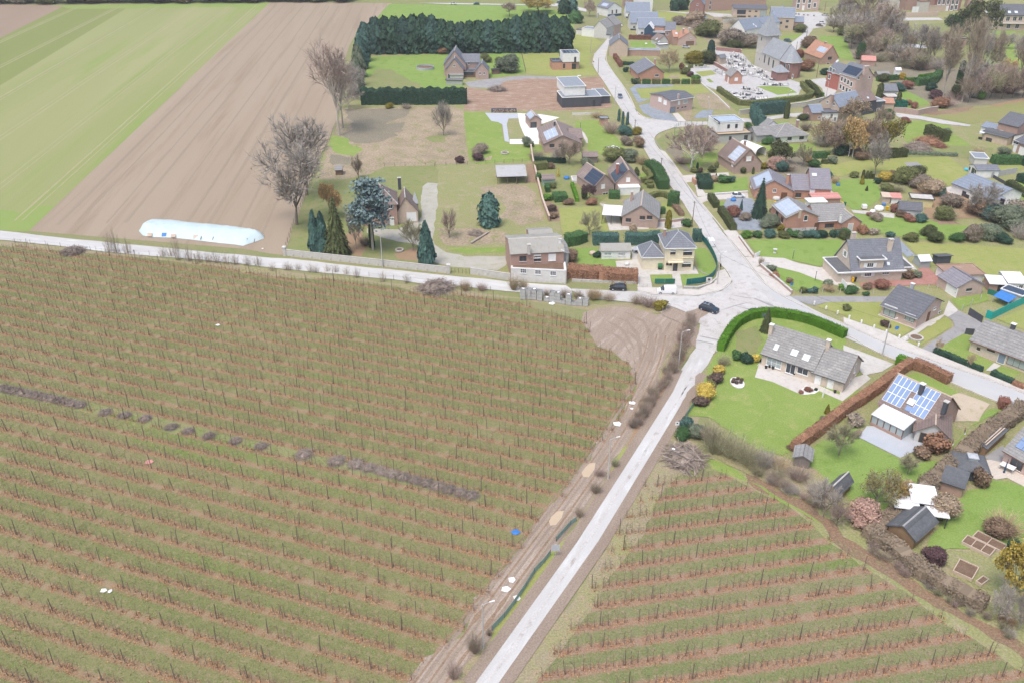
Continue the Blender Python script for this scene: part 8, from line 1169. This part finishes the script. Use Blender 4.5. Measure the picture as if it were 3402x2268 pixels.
# vehicles
car('hatch','c2 700,1196','c2 497,1188','c_black','small black hatchback parked by beech hedge');car('van','c2 1345,1240','c2 1112,1235','c_white','white panel van parked before cream house','parked_van',cat='van');car('van','c2 1815,640','c2 1775,560','c_white','white panel van parked on the street by dark hedge','parked_van',cat='van');car('suv','c2 1680,1435','c2 1885,1500','c_navy','dark blue SUV with roof bars crossing the junction','driving_car',True);car('suv','f 975,205','f 1120,205','c_bluegrey','blue-grey estate car half hidden behind curved hedge');car('hatch','d1 125,1282','d1 275,1282','c_white','white hatchback on the drive by red brick house');car('hatch','d2 675,230','d2 640,160','c_maroon','dark red car beside orange brick house');car('hatch','c0 615,1250','c0 640,1305','c_bluegrey','blue-grey car driving down the street','driving_car');car('hatch','d0 1375,215','d0 1290,205','c_silver','silver car with light front parked at the square');car('hatch','d0 1250,310','d0 1340,318','c_white','white car parked on the square');car('hatch','d0 1220,345','d0 1305,352','c_brown','brown car parked on the square');car('hatch','d0 808,540','d0 892,552','c_teal','teal car parked on grass near church');car('suv','e0 430,268','e0 525,272','c_blue','blue car on the upper road');car('hatch','b0 388,62','b0 448,64','c_white','white car beyond the bright meadow');car('hatch','b0 748,64','b0 682,66','c_teal','teal car beyond the bright meadow');car('hatch','b0 1755,52','b0 1850,45','c_blue','blue car on the car park behind willow');car('hatch','c0 1440,628','c0 1530,632','c_silver','silver car parked by orange roofed house');car('hatch','c0 455,470','c0 490,490','c_silver','silver car beside the grey house');car('van','c0 575,345','c0 640,350','c_white','white van at the head of the street','parked_van',cat='van')
q=G('c2 845,720');r=empty('car_trailer',(q[0],q[1]+1.2,0),1.4,'grey boat trailer with spare wheel beside garden house','trailer');mb=MB();mb.hexa([(-1.2,-.7,.45),(1.2,-.7,.45),(1.2,.7,.45),(-1.2,.7,.45)],[(-1.3,-.8,.95),(1.3,-.8,.95),(1.3,.8,.95),(-1.3,.8,.95)]);mb.obj('tub','zinc',r);mb=MB();mb.tube((-1.2,0,.45),(-2.4,0,.5),.05,.05,5);mb.obj('drawbar','zinc',r)
for sg in (-1,1):
    k=MB();k.tube((0,sg*.85,.3),(0,sg*1.0,.3),.3,.3,12);k.obj('wheel','blackmetal',r)
k=MB();k.tube((-1.32,0,.75),(-1.45,0,.75),.28,.28,12);k.obj('spare_wheel','blackmetal',r)
# fruit crates stacked by the lane
CR=((1325,1318,3),(1398,1318,3),(1470,1322,3),(1545,1337,3),(1635,1346,1),(1708,1352,3),(1778,1366,3),(1845,1379,1),(1920,1392,3),(1993,1397,1),(2065,1402,2),(2140,1407,2))
k=MB();k.box(-.6,-.6,0,.6,.6,.12);
for c_ in ((-.6,-.6,.12,.6,-.54,.8),(-.6,.54,.12,.6,.6,.8),(-.6,-.54,.12,-.54,.54,.8),(.54,-.54,.12,.6,.54,.8)):k.box(*c_)
CRATE=k.mesh('fruit_crate');k=MB();k.box(-.62,-.62,.74,.62,-.605,.8);k.box(-.62,.605,.74,.62,.62,.8);RIM=k.mesh('rim');cz=atan2(*(G('b2 2140,1407')-G('b2 1325,1318'))[[1,0]])
for i,(x_,y_,n_) in enumerate(CR):
    q=G('b2 %d,%d'%(x_,y_))
    for j in range(n_):
        o=mobj('fruit_crate',CRATE,'w_grey');o.location=(q[0]+random.gauss(0,.02),q[1]+.6+random.gauss(0,.02),.1+j*.82);o.rotation_euler=(0,0,cz+random.gauss(0,.03));m2=mobj('rim',RIM,'trim_grey',o)
        tag(o,('top' if j==n_-1 else 'bottom' if j==0 else 'middle')+' pale grey fruit crate in a %s beside the lane'%('stack of three' if n_==3 else 'stack of two' if n_==2 else 'single row'),'crate')
        if j==n_-1 and i%2==0:
            c=MB();c.quad(*[(cos(t)*random.uniform(.2,.5),sin(t)*random.uniform(.2,.5),0) for t in np.linspace(0,6.28,8)[:-1]]);s_=c.obj('plastic_sheet','trim_white');s_.location=(q[0],q[1]+.6,.1+n_*.82+.02);tag(s_,'white plastic sheet lying on a crate stack','plastic')
# silage clamp under pale blue sheet
cl=[p[:2] for p in GS('l 1205,310 1235,265 1335,210 1500,215 1700,245 1900,262 2100,290 2220,320 2290,345 2295,375 2230,400 2110,440 2050,430 1900,415 1650,385 1500,370 1300,362 1240,350')];c0=np.mean(cl,0);ctr=[np.array(p)-c0 for p in cl];R_=[];ax=unit(G('l 2290,360')-G('l 1210,300'))[:2];mb=MB();rings=7;nn=64;per=dens([*ctr,ctr[0]],1.2)[:-1];nn=len(per);V=[]
for i in range(rings):
    f=i/(rings-1);zz=1.9*(1-(1-f)**2.2)
    for p in per:
        lo_=ax*np.dot(p,ax)*(1-.16*f);la=(p-ax*np.dot(p,ax))*(1-.97*f);q=lo_+la;w_=.12*sin(q[0]*1.1)*f+.1*random.gauss(0,1)*(f if i<rings-1 else .6);V.append((q[0],q[1],max(.02,zz+w_)))
mb.v=V
for i in range(rings-1):
    for j in range(nn):mb.f.append((i*nn+j,i*nn+(j+1)%nn,(i+1)*nn+(j+1)%nn,(i+1)*nn+j))
mb.f.append(tuple((rings-1)*nn+j for j in range(nn)));r=empty('silage_clamp',(*c0,.05),0,'long silage clamp under pale blue plastic sheet in ploughed field','silage clamp');mb.obj('sheet','tarp',r,True)
for x_,y_,c_ in ((1300,345,'w_tan'),(1425,345,'c_tarp'),(1505,355,'w_tan'),(1700,365,'w_tan')):q=G('l %d,%d'%(x_,y_),.5)[:2]-c0;k=MB();k.hexa([(q[0]-.6,q[1]-.3,.2),(q[0]+.6,q[1]-.3,.2),(q[0]+.6,q[1]+.4,.9),(q[0]-.6,q[1]+.4,.9)],[(q[0]-.6,q[1]-.38,.3),(q[0]+.6,q[1]-.38,.3),(q[0]+.6,q[1]+.32,1.0),(q[0]-.6,q[1]+.32,1.0)]);k.obj('patch',c_,r)
for x_ in (1740,1845,1955,2070,2140,2205):q=G('l %d,%d'%(x_,380+(x_-1740)*.05),.5)[:2]-c0;k=MB();k.tube((q[0],q[1],.35),(q[0]+.1,q[1]+.7,1.0),.09,.09,6);k.obj('sandbag','blackmetal',r)
# litter and sheets
for p_,w_,lb,m_ in (('n 1045,640',.9,'white plastic canister lying in the orchard row','trim_white'),('n 1110,645',.8,'crumpled white plastic beside the canister','trim_white'),('l 1890,1125',1.0,'crumpled white bag in the orchard grass','trim_white'),('k 1345,425',1.3,'white board lying on the mud track','trim_white'),('k 1275,525',1.3,'torn white sheet on the mud track','trim_white'),('k 1400,630',1.2,'white sheet caught on net fence','trim_white'),('o 1730,335',1.7,'square white sheet on the mud track by ruts','trim_white'),('o 1890,120',1.5,'white sheet near brown bushes on track','trim_white'),('o 1875,180',.7,'scrap of white plastic beside larger sheet','trim_white'),('o 665,1470',1.4,'blue plastic sheet at orchard row end','c_tarp'),('h 330,520',.7,'white rag on the huge brush pile','trim_white'),('l 2280,465',.7,'white bag at the field corner','trim_white'),('m 1300,875',1.6,'red netting lying between the orchard rows','r_pinkred'),('b2 1700,1370',1.5,'white plastic heap in front of crates','trim_white'),('v 497,747',.01,'','')):
    if not lb:continue
    q=G(p_);b=MB();n=5;ring=[(cos(t)*w_/2*random.uniform(.7,1.25),sin(t)*w_/2*random.uniform(.7,1.25),random.uniform(.0,.05)) for t in np.linspace(0,6.28,n+1)[:-1]];b.v=[(0,0,.1)]+ring+[(x*.55,y*.55,.06+random.uniform(0,.08)) for x,y,z in ring]
    for j in range(n):k2=(j+1)%n;b.f+=[(1+j,1+k2,1+n+k2,1+n+j),(1+n+j,1+n+k2,0)]
    o=b.obj('plastic_sheet',m_);o.location=(q[0],q[1],1.4 if 'brush' in lb else .1);tag(o,lb,'plastic')
# graves
GR=[]
for (a,b,n,rws) in (('d0 60,760','d0 330,900',9,1),('d0 20,800','d0 430,1010',12,1),('d0 30,870','d0 300,1000',8,1),('d0 190,790','d0 560,960',11,1),('d0 430,930','d0 680,1060',8,1),('d0 370,960','d0 640,1080',8,1),('d0 500,1110','d0 840,1125',9,1),('d0 260,1160','d0 520,1200',8,1),('d0 300,1190','d0 500,1235',6,1),('d0 110,1220','d0 350,1250',7,1),('d0 160,1255','d0 300,1280',4,1),('d0 220,1310','d0 560,1290',9,1),('c0 1850,920','c0 2000,990',5,1),('c0 1950,780','c0 2190,900',7,1),('c0 2060,700','c0 2250,800',6,1),('c0 1600,890','c0 1780,880',4,1),('d0 110,700','d0 250,790',5,1)):
    A,B=PX(a)[0],PX(b)[0]
    for i in range(n):t=(i+.5)/n;GR.append((A[0]+(B[0]-A[0])*t,A[1]+(B[1]-A[1])*t,.2551))
gz=atan2(*(G('d0 705,985')-G('d0 492,888'))[[1,0]]);gm=['w_lgrey','w_grey','w_dark','w_grey','w_stone','w_white'];gl_=dict(w_lgrey='pale grey',w_grey='mid grey',w_dark='polished black',w_white='white',w_stone='sandstone',w_pink='pinkish')
SL=MB();SL.box(-.55,-1.0,0,.55,1.0,.35);SL=SL.mesh('slab');HS=MB();HS.hexa([(-.5,1.0,0),(.5,1.0,0),(.5,1.16,0),(-.5,1.16,0)],[(-.42,1.0,1.15),(.42,1.0,1.15),(.42,1.16,1.15),(-.42,1.16,1.15)]);HS=HS.mesh('headstone');VS_=MB();VS_.tube((0,0,.35),(0,0,.6),.14,.2,7);VS_=VS_.mesh('flower_pot')
for i,p in enumerate(GR):
    q=G(p);m_=random.choice(gm);r=empty('grave',(q[0],q[1],.15),gz+random.choice((0,0,pi))+random.gauss(0,.03),gl_[m_]+' stone grave with headstone in the churchyard','grave');s_=random.uniform(.9,1.25)
    for nm,me,mm in (('slab',SL,m_),('headstone',HS,random.choice(gm))):o=mobj(nm,me,mm,r);o.scale=(s_,s_,random.uniform(.7,1.3))
    if i%3==0:o=mobj('flower_pot',VS_,random.choice(('l_gold','l_copper','trim_white','l_green')),r);o.location=(random.uniform(-.3,.3),random.uniform(-.5,.5),0)
# pools, tents, garden things
def ring_pool(P,r,h,label,rim='zinc',water='pond'):
    q=G(P);root=empty('round_pool',(q[0],q[1]+r,0),0,label,'pool');n=28;a=MB()
    for k in range(n):
        t0,t1=2*pi*k/n,2*pi*(k+1)/n;f=lambda t,rr,z:(cos(t)*rr,sin(t)*rr,z)
        a.hexa([f(t0,r,0),f(t1,r,0),f(t1,r-.15,0),f(t0,r-.15,0)],[f(t0,r,h),f(t1,r,h),f(t1,r-.15,h),f(t0,r-.15,h)])
    a.obj('pool_wall',rim,root);k=MB();k.tube((0,0,.12),(0,0,h*.45),r-.16,r-.16,n);k.obj('water',water,root)
ring_pool('a0 2000,925',4.1,1.2,'big round grey above-ground pool on the back lawn','zinc','mulch')
q=G('c1 545,700');r=empty('pop_up_tent',(q[0],q[1]+2.2,0),0,'white round trampoline tent on villa lawn','tent');k=MB();k.tube((0,0,0),(0,0,1.0),2.3,2.3,12);k.obj('skirt','trim_white',r);k=MB();k.tube((0,0,1.002),(0,0,1.9),2.35,.1,12);k.obj('roof','r_white',r)
r=House('swimming_pool','rectangular pool with pale stone rim beside gabled house','b1 1965,1098','b1 2150,1095',cat='pool');r.band('rim','w_offw',0,0,0,r.W,.4,.9);r.band('rim','w_offw',0,4.2,0,r.W,4.6,.9);r.band('rim','w_offw',0,.4,0,.4,4.2,.9);r.band('rim','w_offw',r.W-.4,.4,0,r.W,4.2,.9);r.band('water','w_grey',.41,.41,0,r.W-.41,4.19,.6)
def bins(P,cols,label):
    for p,c_,nm in zip(PX(P),cols,label):
        q=G(p);r=empty('wheelie_bin',(q[0],q[1]+.3,.2),random.gauss(0,.2),nm,'bin');k=MB();k.hexa([(-.24,-.26,0),(.24,-.26,0),(.24,.26,0),(-.24,.26,0)],[(-.3,-.34,1.0),(.3,-.34,1.0),(.3,.34,1.0),(-.3,.34,1.0)]);k.obj('body',c_,r);box('lid',c_,r,-.32,-.38,1.002,.32,.36,1.08)
bins('c2 1026,918 1056,918 1088,915 1120,915',('bin_yellow','blackmetal','w_grey','bin_green'),('yellow wheelie bin against cream house','black wheelie bin against cream house','grey wheelie bin against cream house','dark green wheelie bin against cream house'));bins('d2 1695,1100 1722,1095',('bin_yellow','blackmetal'),('yellow wheelie bin at slate villa garage','black wheelie bin at slate villa garage'));bins('d2 680,100',('bin_yellow',),('yellow lidded bin beside dark red car',));bins('d1 1560,1400 1590,1400',('bin_yellow','bin_green'),('yellow bin beside coral carport','green bin beside coral carport'));bins('e2 570,165',('bin_yellow',),('yellow barrel among scrap',))
q=G('c2 1150,940');r=empty('oil_tank',(q[0],q[1]+.8,.2),0,'bulging green garden tank beside bins','tank');k=MB()
k.tube((-.55,0,.8),(.55,0,.8),.75,.75,14);k.obj('barrel','bin_green',r);box('stand','blackmetal',r,-.5,-.5,0,.5,.5,.3)
for p_,lb in (('e2 275,150','white square water tank on scrap yard'),('e2 2215,1250','caged white water tank beside white-roofed shed')):q=G(p_);r=empty('water_tank',(q[0],q[1]+.6,.2),0,lb,'tank');box('tank','trim_white',r,-.6,-.6,.15,.6,.6,1.15);box('pallet','w_wood',r,-.62,-.62,0,.62,.62,.14)
for k_,(x_,y_) in enumerate(((70,245),(228,305),(392,370),(550,435),(720,500),(797,530),(970,598))):q=G('g %d,%d'%(x_,y_));r=empty('bollard',(q[0],q[1],.3),0,'small white domed bollard along the front lawn','bollard');b=MB();b.tube((0,0,0),(0,0,.75),.17,.17,10);b.obj('post','trim_white',r);b=MB();b.tube((0,0,.752),(0,0,.88),.17,.06,10);b.obj('dome','trim_white',r)
for p_ in ('f 1780,62','f 1932,125','f 2083,185','f 2235,245'):q=G(p_);r=empty('bollard',(q[0],q[1],.3),0,'small white domed bollard along the front lawn','bollard');b=MB();b.tube((0,0,0),(0,0,.75),.17,.17,10);b.obj('post','trim_white',r);b=MB();b.tube((0,0,.752),(0,0,.88),.17,.06,10);b.obj('dome','trim_white',r)
q=G('f 1890,1255');r=empty('garden_post',(q[0],q[1],.1),0,'white folded clothes-airer post on corner lawn','post');b=MB();b.tube((0,0,0),(0,0,2.0),.12,.12,8);b.obj('cover','trim_white',r);b=MB();b.tube((0,0,2.002),(0,0,2.2),.12,.04,8);b.obj('cap','trim_white',r)
def sign(P,top,label,shape='square',m='trim_white',mark=None,w=.7,ang=0):
    a=G(P);p=PX(top)[0];d=ray(p);t=np.hypot(*a[:2])/np.hypot(*d[:2]);h=max(1.6,min(4,HCAM+d[2]*t));r=empty('road_sign',(a[0],a[1],.1),ang,label,'sign');b=MB();b.tube((0,0,0),(0,0,h),.04,.04,6);b.obj('post','zinc',r)
    if shape=='round':b=MB();b.tube((0,-.05,h-w/2),(0,-.09,h-w/2),w/2,w/2,16);b.obj('disc',m,r)
    else:box('board',m,r,-w/2,-.09,h-w,w/2,-.05,h)
    if mark:box('symbol',mark,r,-w*.2,-.095,h-w*.6,w*.2,-.091,h-w*.2)
sign('h 375,250','h 385,80','white square sign with dark symbol beside pale lane',mark='w_navy');sign('k 1825,160','k 1830,30','grey information board on the verge','square','zinc',w=1.2);sign('g 668,465','g 685,325','round blue road sign on front lawn','round','c_tarp',w=.9);sign('d2 890,1185','d2 900,1105','small blue sign on villa lawn','square','c_tarp',w=.6);sign('c2 1780,1110','c2 1800,1035','pale notice board on the green fence corner','square','w_offw','w_dark',1.4);sign('d2 425,1440' if False else 'c0 280,860','c0 280,800','small red sign beside upper street','round','w_red',w=.6)
for p_,t_,lb in (('d2 915,790','d2 930,680','black lantern post on upper villa lawn'),('d2 1205,1075','d2 1222,960','black lantern post on lower villa lawn'),('c1 110,385','c1 122,255','three-armed lantern post by pink villa')):a=G(p_);r=empty('garden_lamp',(a[0],a[1],.1),0,lb,'lamp post');b=MB();b.tube((0,0,0),(0,0,2.1),.07,.045,6);b.obj('post','blackmetal',r);b=MB();b.tube((0,0,2.1),(0,0,2.45),.08,.18,6);b.obj('lantern','glass_pale',r)
a=G('d2 680,715');r=empty('stone_urn',(a[0],a[1],.15),0,'pale stone urn on villa lawn','urn');b=MB();b.tube((0,0,0),(0,0,.15),.45,.4,8);b.tube((0,0,.15),(0,0,.7),.14,.18,8);b.obj('pedestal','w_offw',r);b=MB();b.tube((0,0,.702),(0,0,1.05),.2,.55,12);b.obj('bowl','w_offw',r)
r=House('flower_ring','oval white pebble bed with dark topiary balls on corner lawn','f 690,1070','f 870,1070',cat='flower bed');b=MB();n=24;b.hexa([(r.W/2+cos(t)*r.W/2,sin(t)*2.0,.14) for t in np.linspace(0,2*pi,n+1)[:-1]],[(r.W/2+cos(t)*r.W/2,sin(t)*2.0,.27) for t in np.linspace(0,2*pi,n+1)[:-1]]);b.obj('pebbles','gravelw',r.root)
for p_ in PX('f 722,1070 732,1040 782,1028 832,1045 825,1080 772,1090'):q=r.at(p_);o=mobj('topiary_ball',SHR['clip'][0],'l_dbrown',r.root);o.location=(q[0],q[1]*.8,.25);o.scale=(.75,.75,.6)
for k_,(x_,y_) in enumerate(((1152,882),(1200,870),(1242,890),(1380,915),(1518,972),(2048,1200),(1085,795))):q=G('f %d,%d'%(x_,y_));b=MB();b.tube((0,0,0),(0,0,.5),.2,.3,9);o=b.obj('plant_pot','blackmetal');o.location=(q[0],q[1],.22);tag(o,'dark round plant pot on the terrace of long beige house','pot')
for p_,lb in (('g 978,540','octagonal stone planter ring on island lawn'),('a2 1668,708','old concrete well ring in villa grounds'),('b1 1085,728','flat fire pit ring on garden lawn')):q=G(p_);b=MB();n=10;R0,R1=(1.3,1.0)
for p_,lb,R0 in (('g 978,540','octagonal stone planter ring on island lawn',1.5),('a2 1668,708','old concrete well ring in villa grounds',1.1),('b1 1085,728','flat fire pit ring on garden lawn',1.4)):
    q=G(p_);r=empty('stone_ring',(q[0],q[1]+R0,.15),0,lb,'planter');b=MB();n=10
    for k in range(n):t0,t1=2*pi*k/n,2*pi*(k+1)/n;f=lambda t,rr,z:(cos(t)*rr,sin(t)*rr,z);b.hexa([f(t0,R0,0),f(t1,R0,0),f(t1,R0-.3,0),f(t0,R0-.3,0)],[f(t0,R0,.4),f(t1,R0,.4),f(t1,R0-.3,.4),f(t0,R0-.3,.4)])
    b.obj('rim','concrete_wall',r);k=MB();k.tube((0,0,.0),(0,0,.25),R0-.32,R0-.32,10);k.obj('fill','mulch',r)
def planter(A,Bp,d,label,cells=3):
    H=House('raised_bed',label,A,Bp,cat='raised bed');W=H.W;H.band('board','w_tan',0,0,0,W,.12,.6);H.band('board','w_tan',0,d-.12,0,W,d,.6);H.band('board','w_tan',0,.12,0,.12,d-.12,.6);H.band('board','w_tan',W-.12,.12,0,W,d-.12,.6);H.band('soil','mulch',.121,.121,0,W-.121,d-.121,.45)
    for k in range(1,cells):H.band('divider','w_tan',W*k/cells-.05,.121,.4,W*k/cells+.05,d-.121,.58)
planter('i 1640,1500','i 1960,1660',2.2,'front timber raised bed in edge garden',3);planter('i 1760,1440','i 2090,1610',2.0,'rear timber raised bed in edge garden',2);planter('j 1205,345','j 1425,445',3.2,'timber cold frame bed with old soil beside hedge',1);planter('j 1460,460','j 1530,505',1.9,'small timber bed lined with black plastic',1)
H=House('garden_table','white garden table with closed blue parasol on deck','i 2060,660','i 2150,700',cat='table');H.band('table_top','trim_white',0,0,.9,2.2,1.3,.98)
for xx in (.1,2.1):
    for yy in (.1,1.2):H.band('leg','zinc',xx-.05,yy-.05,.2,xx+.05,yy+.05,.899)
b=MB();b.tube((1.1,-.5,.2),(1.1,-.5,2.9),.16,.05,8);b.obj('parasol','w_navy',H.root)
H=House('parked_boat_cover','blue tarpaulin shelter over garden clutter by teal screen','e2 1925,1350','e2 2130,1430',cat='shelter');b=MB();W=H.W;b.hexa([(0,0,1.6),(W,0,1.4),(W,3,2.1),(0,3,2.2)],[(0,0,1.65),(W,0,1.45),(W,3,2.15),(0,3,2.25)]);b.obj('tarpaulin','c_tarp',H.root)
for xx,yy in ((.1,.1),(W-.1,.1),(.1,2.9),(W-.1,2.9)):H.band('post','zinc',xx-.04,yy-.04,0,xx+.04,yy+.04,1.42)
annex('pool_cabin','flat solar-topped cabin at the end of teal screen','e2 2035,1300','e2 2290,1390',3.0,2.3,'flat',0,'w_lgrey','solar_dark','cabin',par='trim_white')
for p_,lb,c_,w_ in (('d1 140,1325','blue plastic sandpit on slate garden edge','c_tarp',1.6),('b1 1890,1040','blue tarpaulin draped over garden frame','c_tarp',1.8),('d1 1505,1125','blue toy box on red brick house lawn','c_tarp',1.2),('e1 1945,980','blue pool cover beside summer house','c_tarp',2.4),('e1 1600,930','turquoise paddling pool beside summer house','bin_teal',1.6),('c0 1735,245','blue paddling pool by the dark brick house','bin_teal',2.2),('c0 965,580','white ball on hedged lawn','trim_white',1.3),('c0 1490,235','white boulder bag by the top lane','trim_white',2.0),('c0 1920,490','white tent behind the yews','trim_white',3.0),('d1 1140,1395','white propane tank in front of red brick house','w_offw',1.5),('d1 700,1310','grey stone trough before red brick house','w_lgrey',2.2),('e2 460,150','long white sack heap among scrap','trim_white',2.6),('e2 380,180','leaning white plank heap among scrap','trim_white',1.5),('e2 525,90','blue and red toy tractor among scrap','c_tarp',1.2),('c2 270,730','cardboard and red crates by the garden house','w_tan',1.8),('c2 715,865','garden grill with white cover on terrace','w_offw',1.3)):
    q=G(p_);b=MB();n=10;h_=w_*.4;b.v=[(cos(t)*w_/2*f,sin(t)*w_/2*f,z) for f,z in ((1,0),(1.05,h_*.5),(.8,h_*.9),(.4,h_)) for t in np.linspace(0,2*pi,n+1)[:-1]]
    for i in range(3):
        for j in range(n):b.f.append((i*n+j,i*n+(j+1)%n,(i+1)*n+(j+1)%n,(i+1)*n+j))
    b.f.append(tuple(3*n+j for j in range(n)));o=b.obj(lb.split(' on ')[0].split(' in ')[0].split(' by ')[0].split(' behind ')[0].split(' beside ')[0].split(' among ')[0].split(' before ')[0].split(' draped')[0].split(' with')[0].replace(' and','').replace(' ','_'),c_,None,True);o.location=(q[0],q[1],.18);tag(o,lb,lb.split(' on ')[0].split(' in ')[0].split(' by ')[0].split(' behind ')[0].split(' beside ')[0].split(' among ')[0].split(' before ')[0].split(' draped')[0].split(' with')[0].split()[-1])
H=House('log_stack','long stack of split logs before dark green board','b1 925,178','b1 1240,176',cat='log stack');LGM=MB();LGM.tube((0,0,0),(0,.9,0),.15,.15,6);LGM=LGM.mesh('log')
for k in range(4):
    for j in range(int(H.W/.34)):o=mobj('log',LGM,random.choice(('w_tan','w_wood','w_brown')),H.root);o.location=(.2+j*.34+(k%2)*.15,.1,.25+k*.3)
H=House('fallen_log','debarked tree trunk lying in the paddock','b2 645,595','b2 880,450',cat='log');b=MB();b.tube((0,0,.35),(H.W,0,.35),.28,.2,9);b.obj('trunk','b_barkpale',H.root);b=MB();b.tube((H.W*.95,0,.35),(H.W+.8,.5,.5),.1,.04,6);b.obj('root_end','b_bark',H.root)
for (x_,y_) in ((955,195),(993,200),(1058,210),(1110,212),(1190,220)):q=G('d0 %d,%d'%(x_,y_));b=MB();b.tube((0,0,0),(0,0,.9),.5,.7,8);o=b.obj('planter_tub','w_grey');o.location=(q[0],q[1],.25);tag(o,'grey planter tub lining the square','planter')
for s_,lb in (('e0 720,580 800,570 1000,590 1165,610 1060,635 860,620 740,605','long pool of white floodwater in the park'),('e0 640,480 700,500 760,530 700,545','small white floodwater pool in the park'),('e0 1310,625 1400,630 1330,638','narrow white floodwater pool by the wagon'),('e0 400,395 540,400 520,435 410,420','pale pond by the stream hut'),('e0 480,300 560,300 540,390 500,340','pale pond edge by the upper road')):o=sheet('pool_of_water',s_,'water_pale',.4)
# the pedestrian at the corner
def person(P,label):
    q=G(P);me=bpy.data.meshes.new('person');V=[(0,0,.95),(0,0,1.2),(0,0.02,1.42),(0,.02,1.53),(0,.0,1.66),(0,-.01,1.76),(.1,0,.9),(.11,.04,.5),(.11,.02,.08),(.12,-.14,.04),(-.1,0,.9),(-.11,-.08,.5),(-.11,-.02,.08),(-.12,-.18,.04),(.19,.02,1.4),(.25,.04,1.12),(.24,-.06,.88),(.24,-.09,.79),(-.19,.02,1.4),(-.25,.02,1.12),(-.24,-.08,.88),(-.24,-.11,.79)]
    E=[(0,1),(1,2),(2,3),(3,4),(4,5),(0,6),(6,7),(7,8),(8,9),(0,10),(10,11),(11,12),(12,13),(2,14),(14,15),(15,16),(16,17),(2,18),(18,19),(19,20),(20,21)];R=[.15,.15,.14,.055,.095,.06,.1,.07,.05,.04,.1,.07,.05,.04,.07,.055,.042,.035,.07,.055,.042,.035]
    me.from_pydata(V,E,[]);o=bpy.data.objects.new('person',me);COL.objects.link(o);md=o.modifiers.new('skin','SKIN');sv=me.skin_vertices[0].data
    for k,r_ in enumerate(R):sv[k].radius=(r_,r_*.8)
    sv[0].use_root=True;sb=o.modifiers.new('sub','SUBSURF');sb.levels=1;sb.render_levels=1
    m,t,b=newmat('clothes',.9,.1);tc=t.nodes.new('ShaderNodeTexCoord');sp=t.nodes.new('ShaderNodeSeparateXYZ');t.links.new(tc.outputs['Object'],sp.inputs[0]);c1=mixc(t,ramp(t,sp.outputs[2],.9,.92),(.03,.035,.05),(.02,.02,.025));c2=mixc(t,ramp(t,sp.outputs[2],1.5,1.52),c1,(.45,.30,.23));c3=mixc(t,ramp(t,sp.outputs[2],1.68,1.7),c2,(.05,.035,.025));t.links.new(c3,b.inputs['Base Color']);me.materials.append(m);o.location=(q[0],q[1],.27);o.rotation_euler=(0,0,1.9);tag(o,label,'person')
person('c2 1930,935','person in dark clothes standing on the pavement by the concrete pole')
# the damp winter air: one even, thin haze over the whole place
hb=MB();hb.box(-4005,-405,-1.2,4005,6005,97);hz=bpy.data.meshes.new('haze');hz.from_pydata(hb.v,[],hb.f);hm=bpy.data.materials.new('haze');hm.use_nodes=True;t=hm.node_tree;t.nodes.clear();out=t.nodes.new('ShaderNodeOutputMaterial');pv=t.nodes.new('ShaderNodeVolumePrincipled');pv.inputs['Color'].default_value=(.93,.95,1,1);pv.inputs['Density'].default_value=.00013;t.links.new(pv.outputs[0],out.inputs['Volume']);hz.materials.append(hm);tag(link(bpy.data.objects.new('haze',hz)),'thin pale winter haze over the village','haze',kind='stuff')
# a shared label is kept only for look-alikes, which then form one group
LB={}
for o in COL.objects:
    if o.parent is None and 'label' in o:LB.setdefault(o['label'],[]).append(o)
for lb,L in LB.items():
    if len(L)>1:
        for o in L:
            if 'group' not in o:o['group']=' '.join(lb.split()[-7:])
for o in COL.objects:
    if 'top' in o:del o['top']
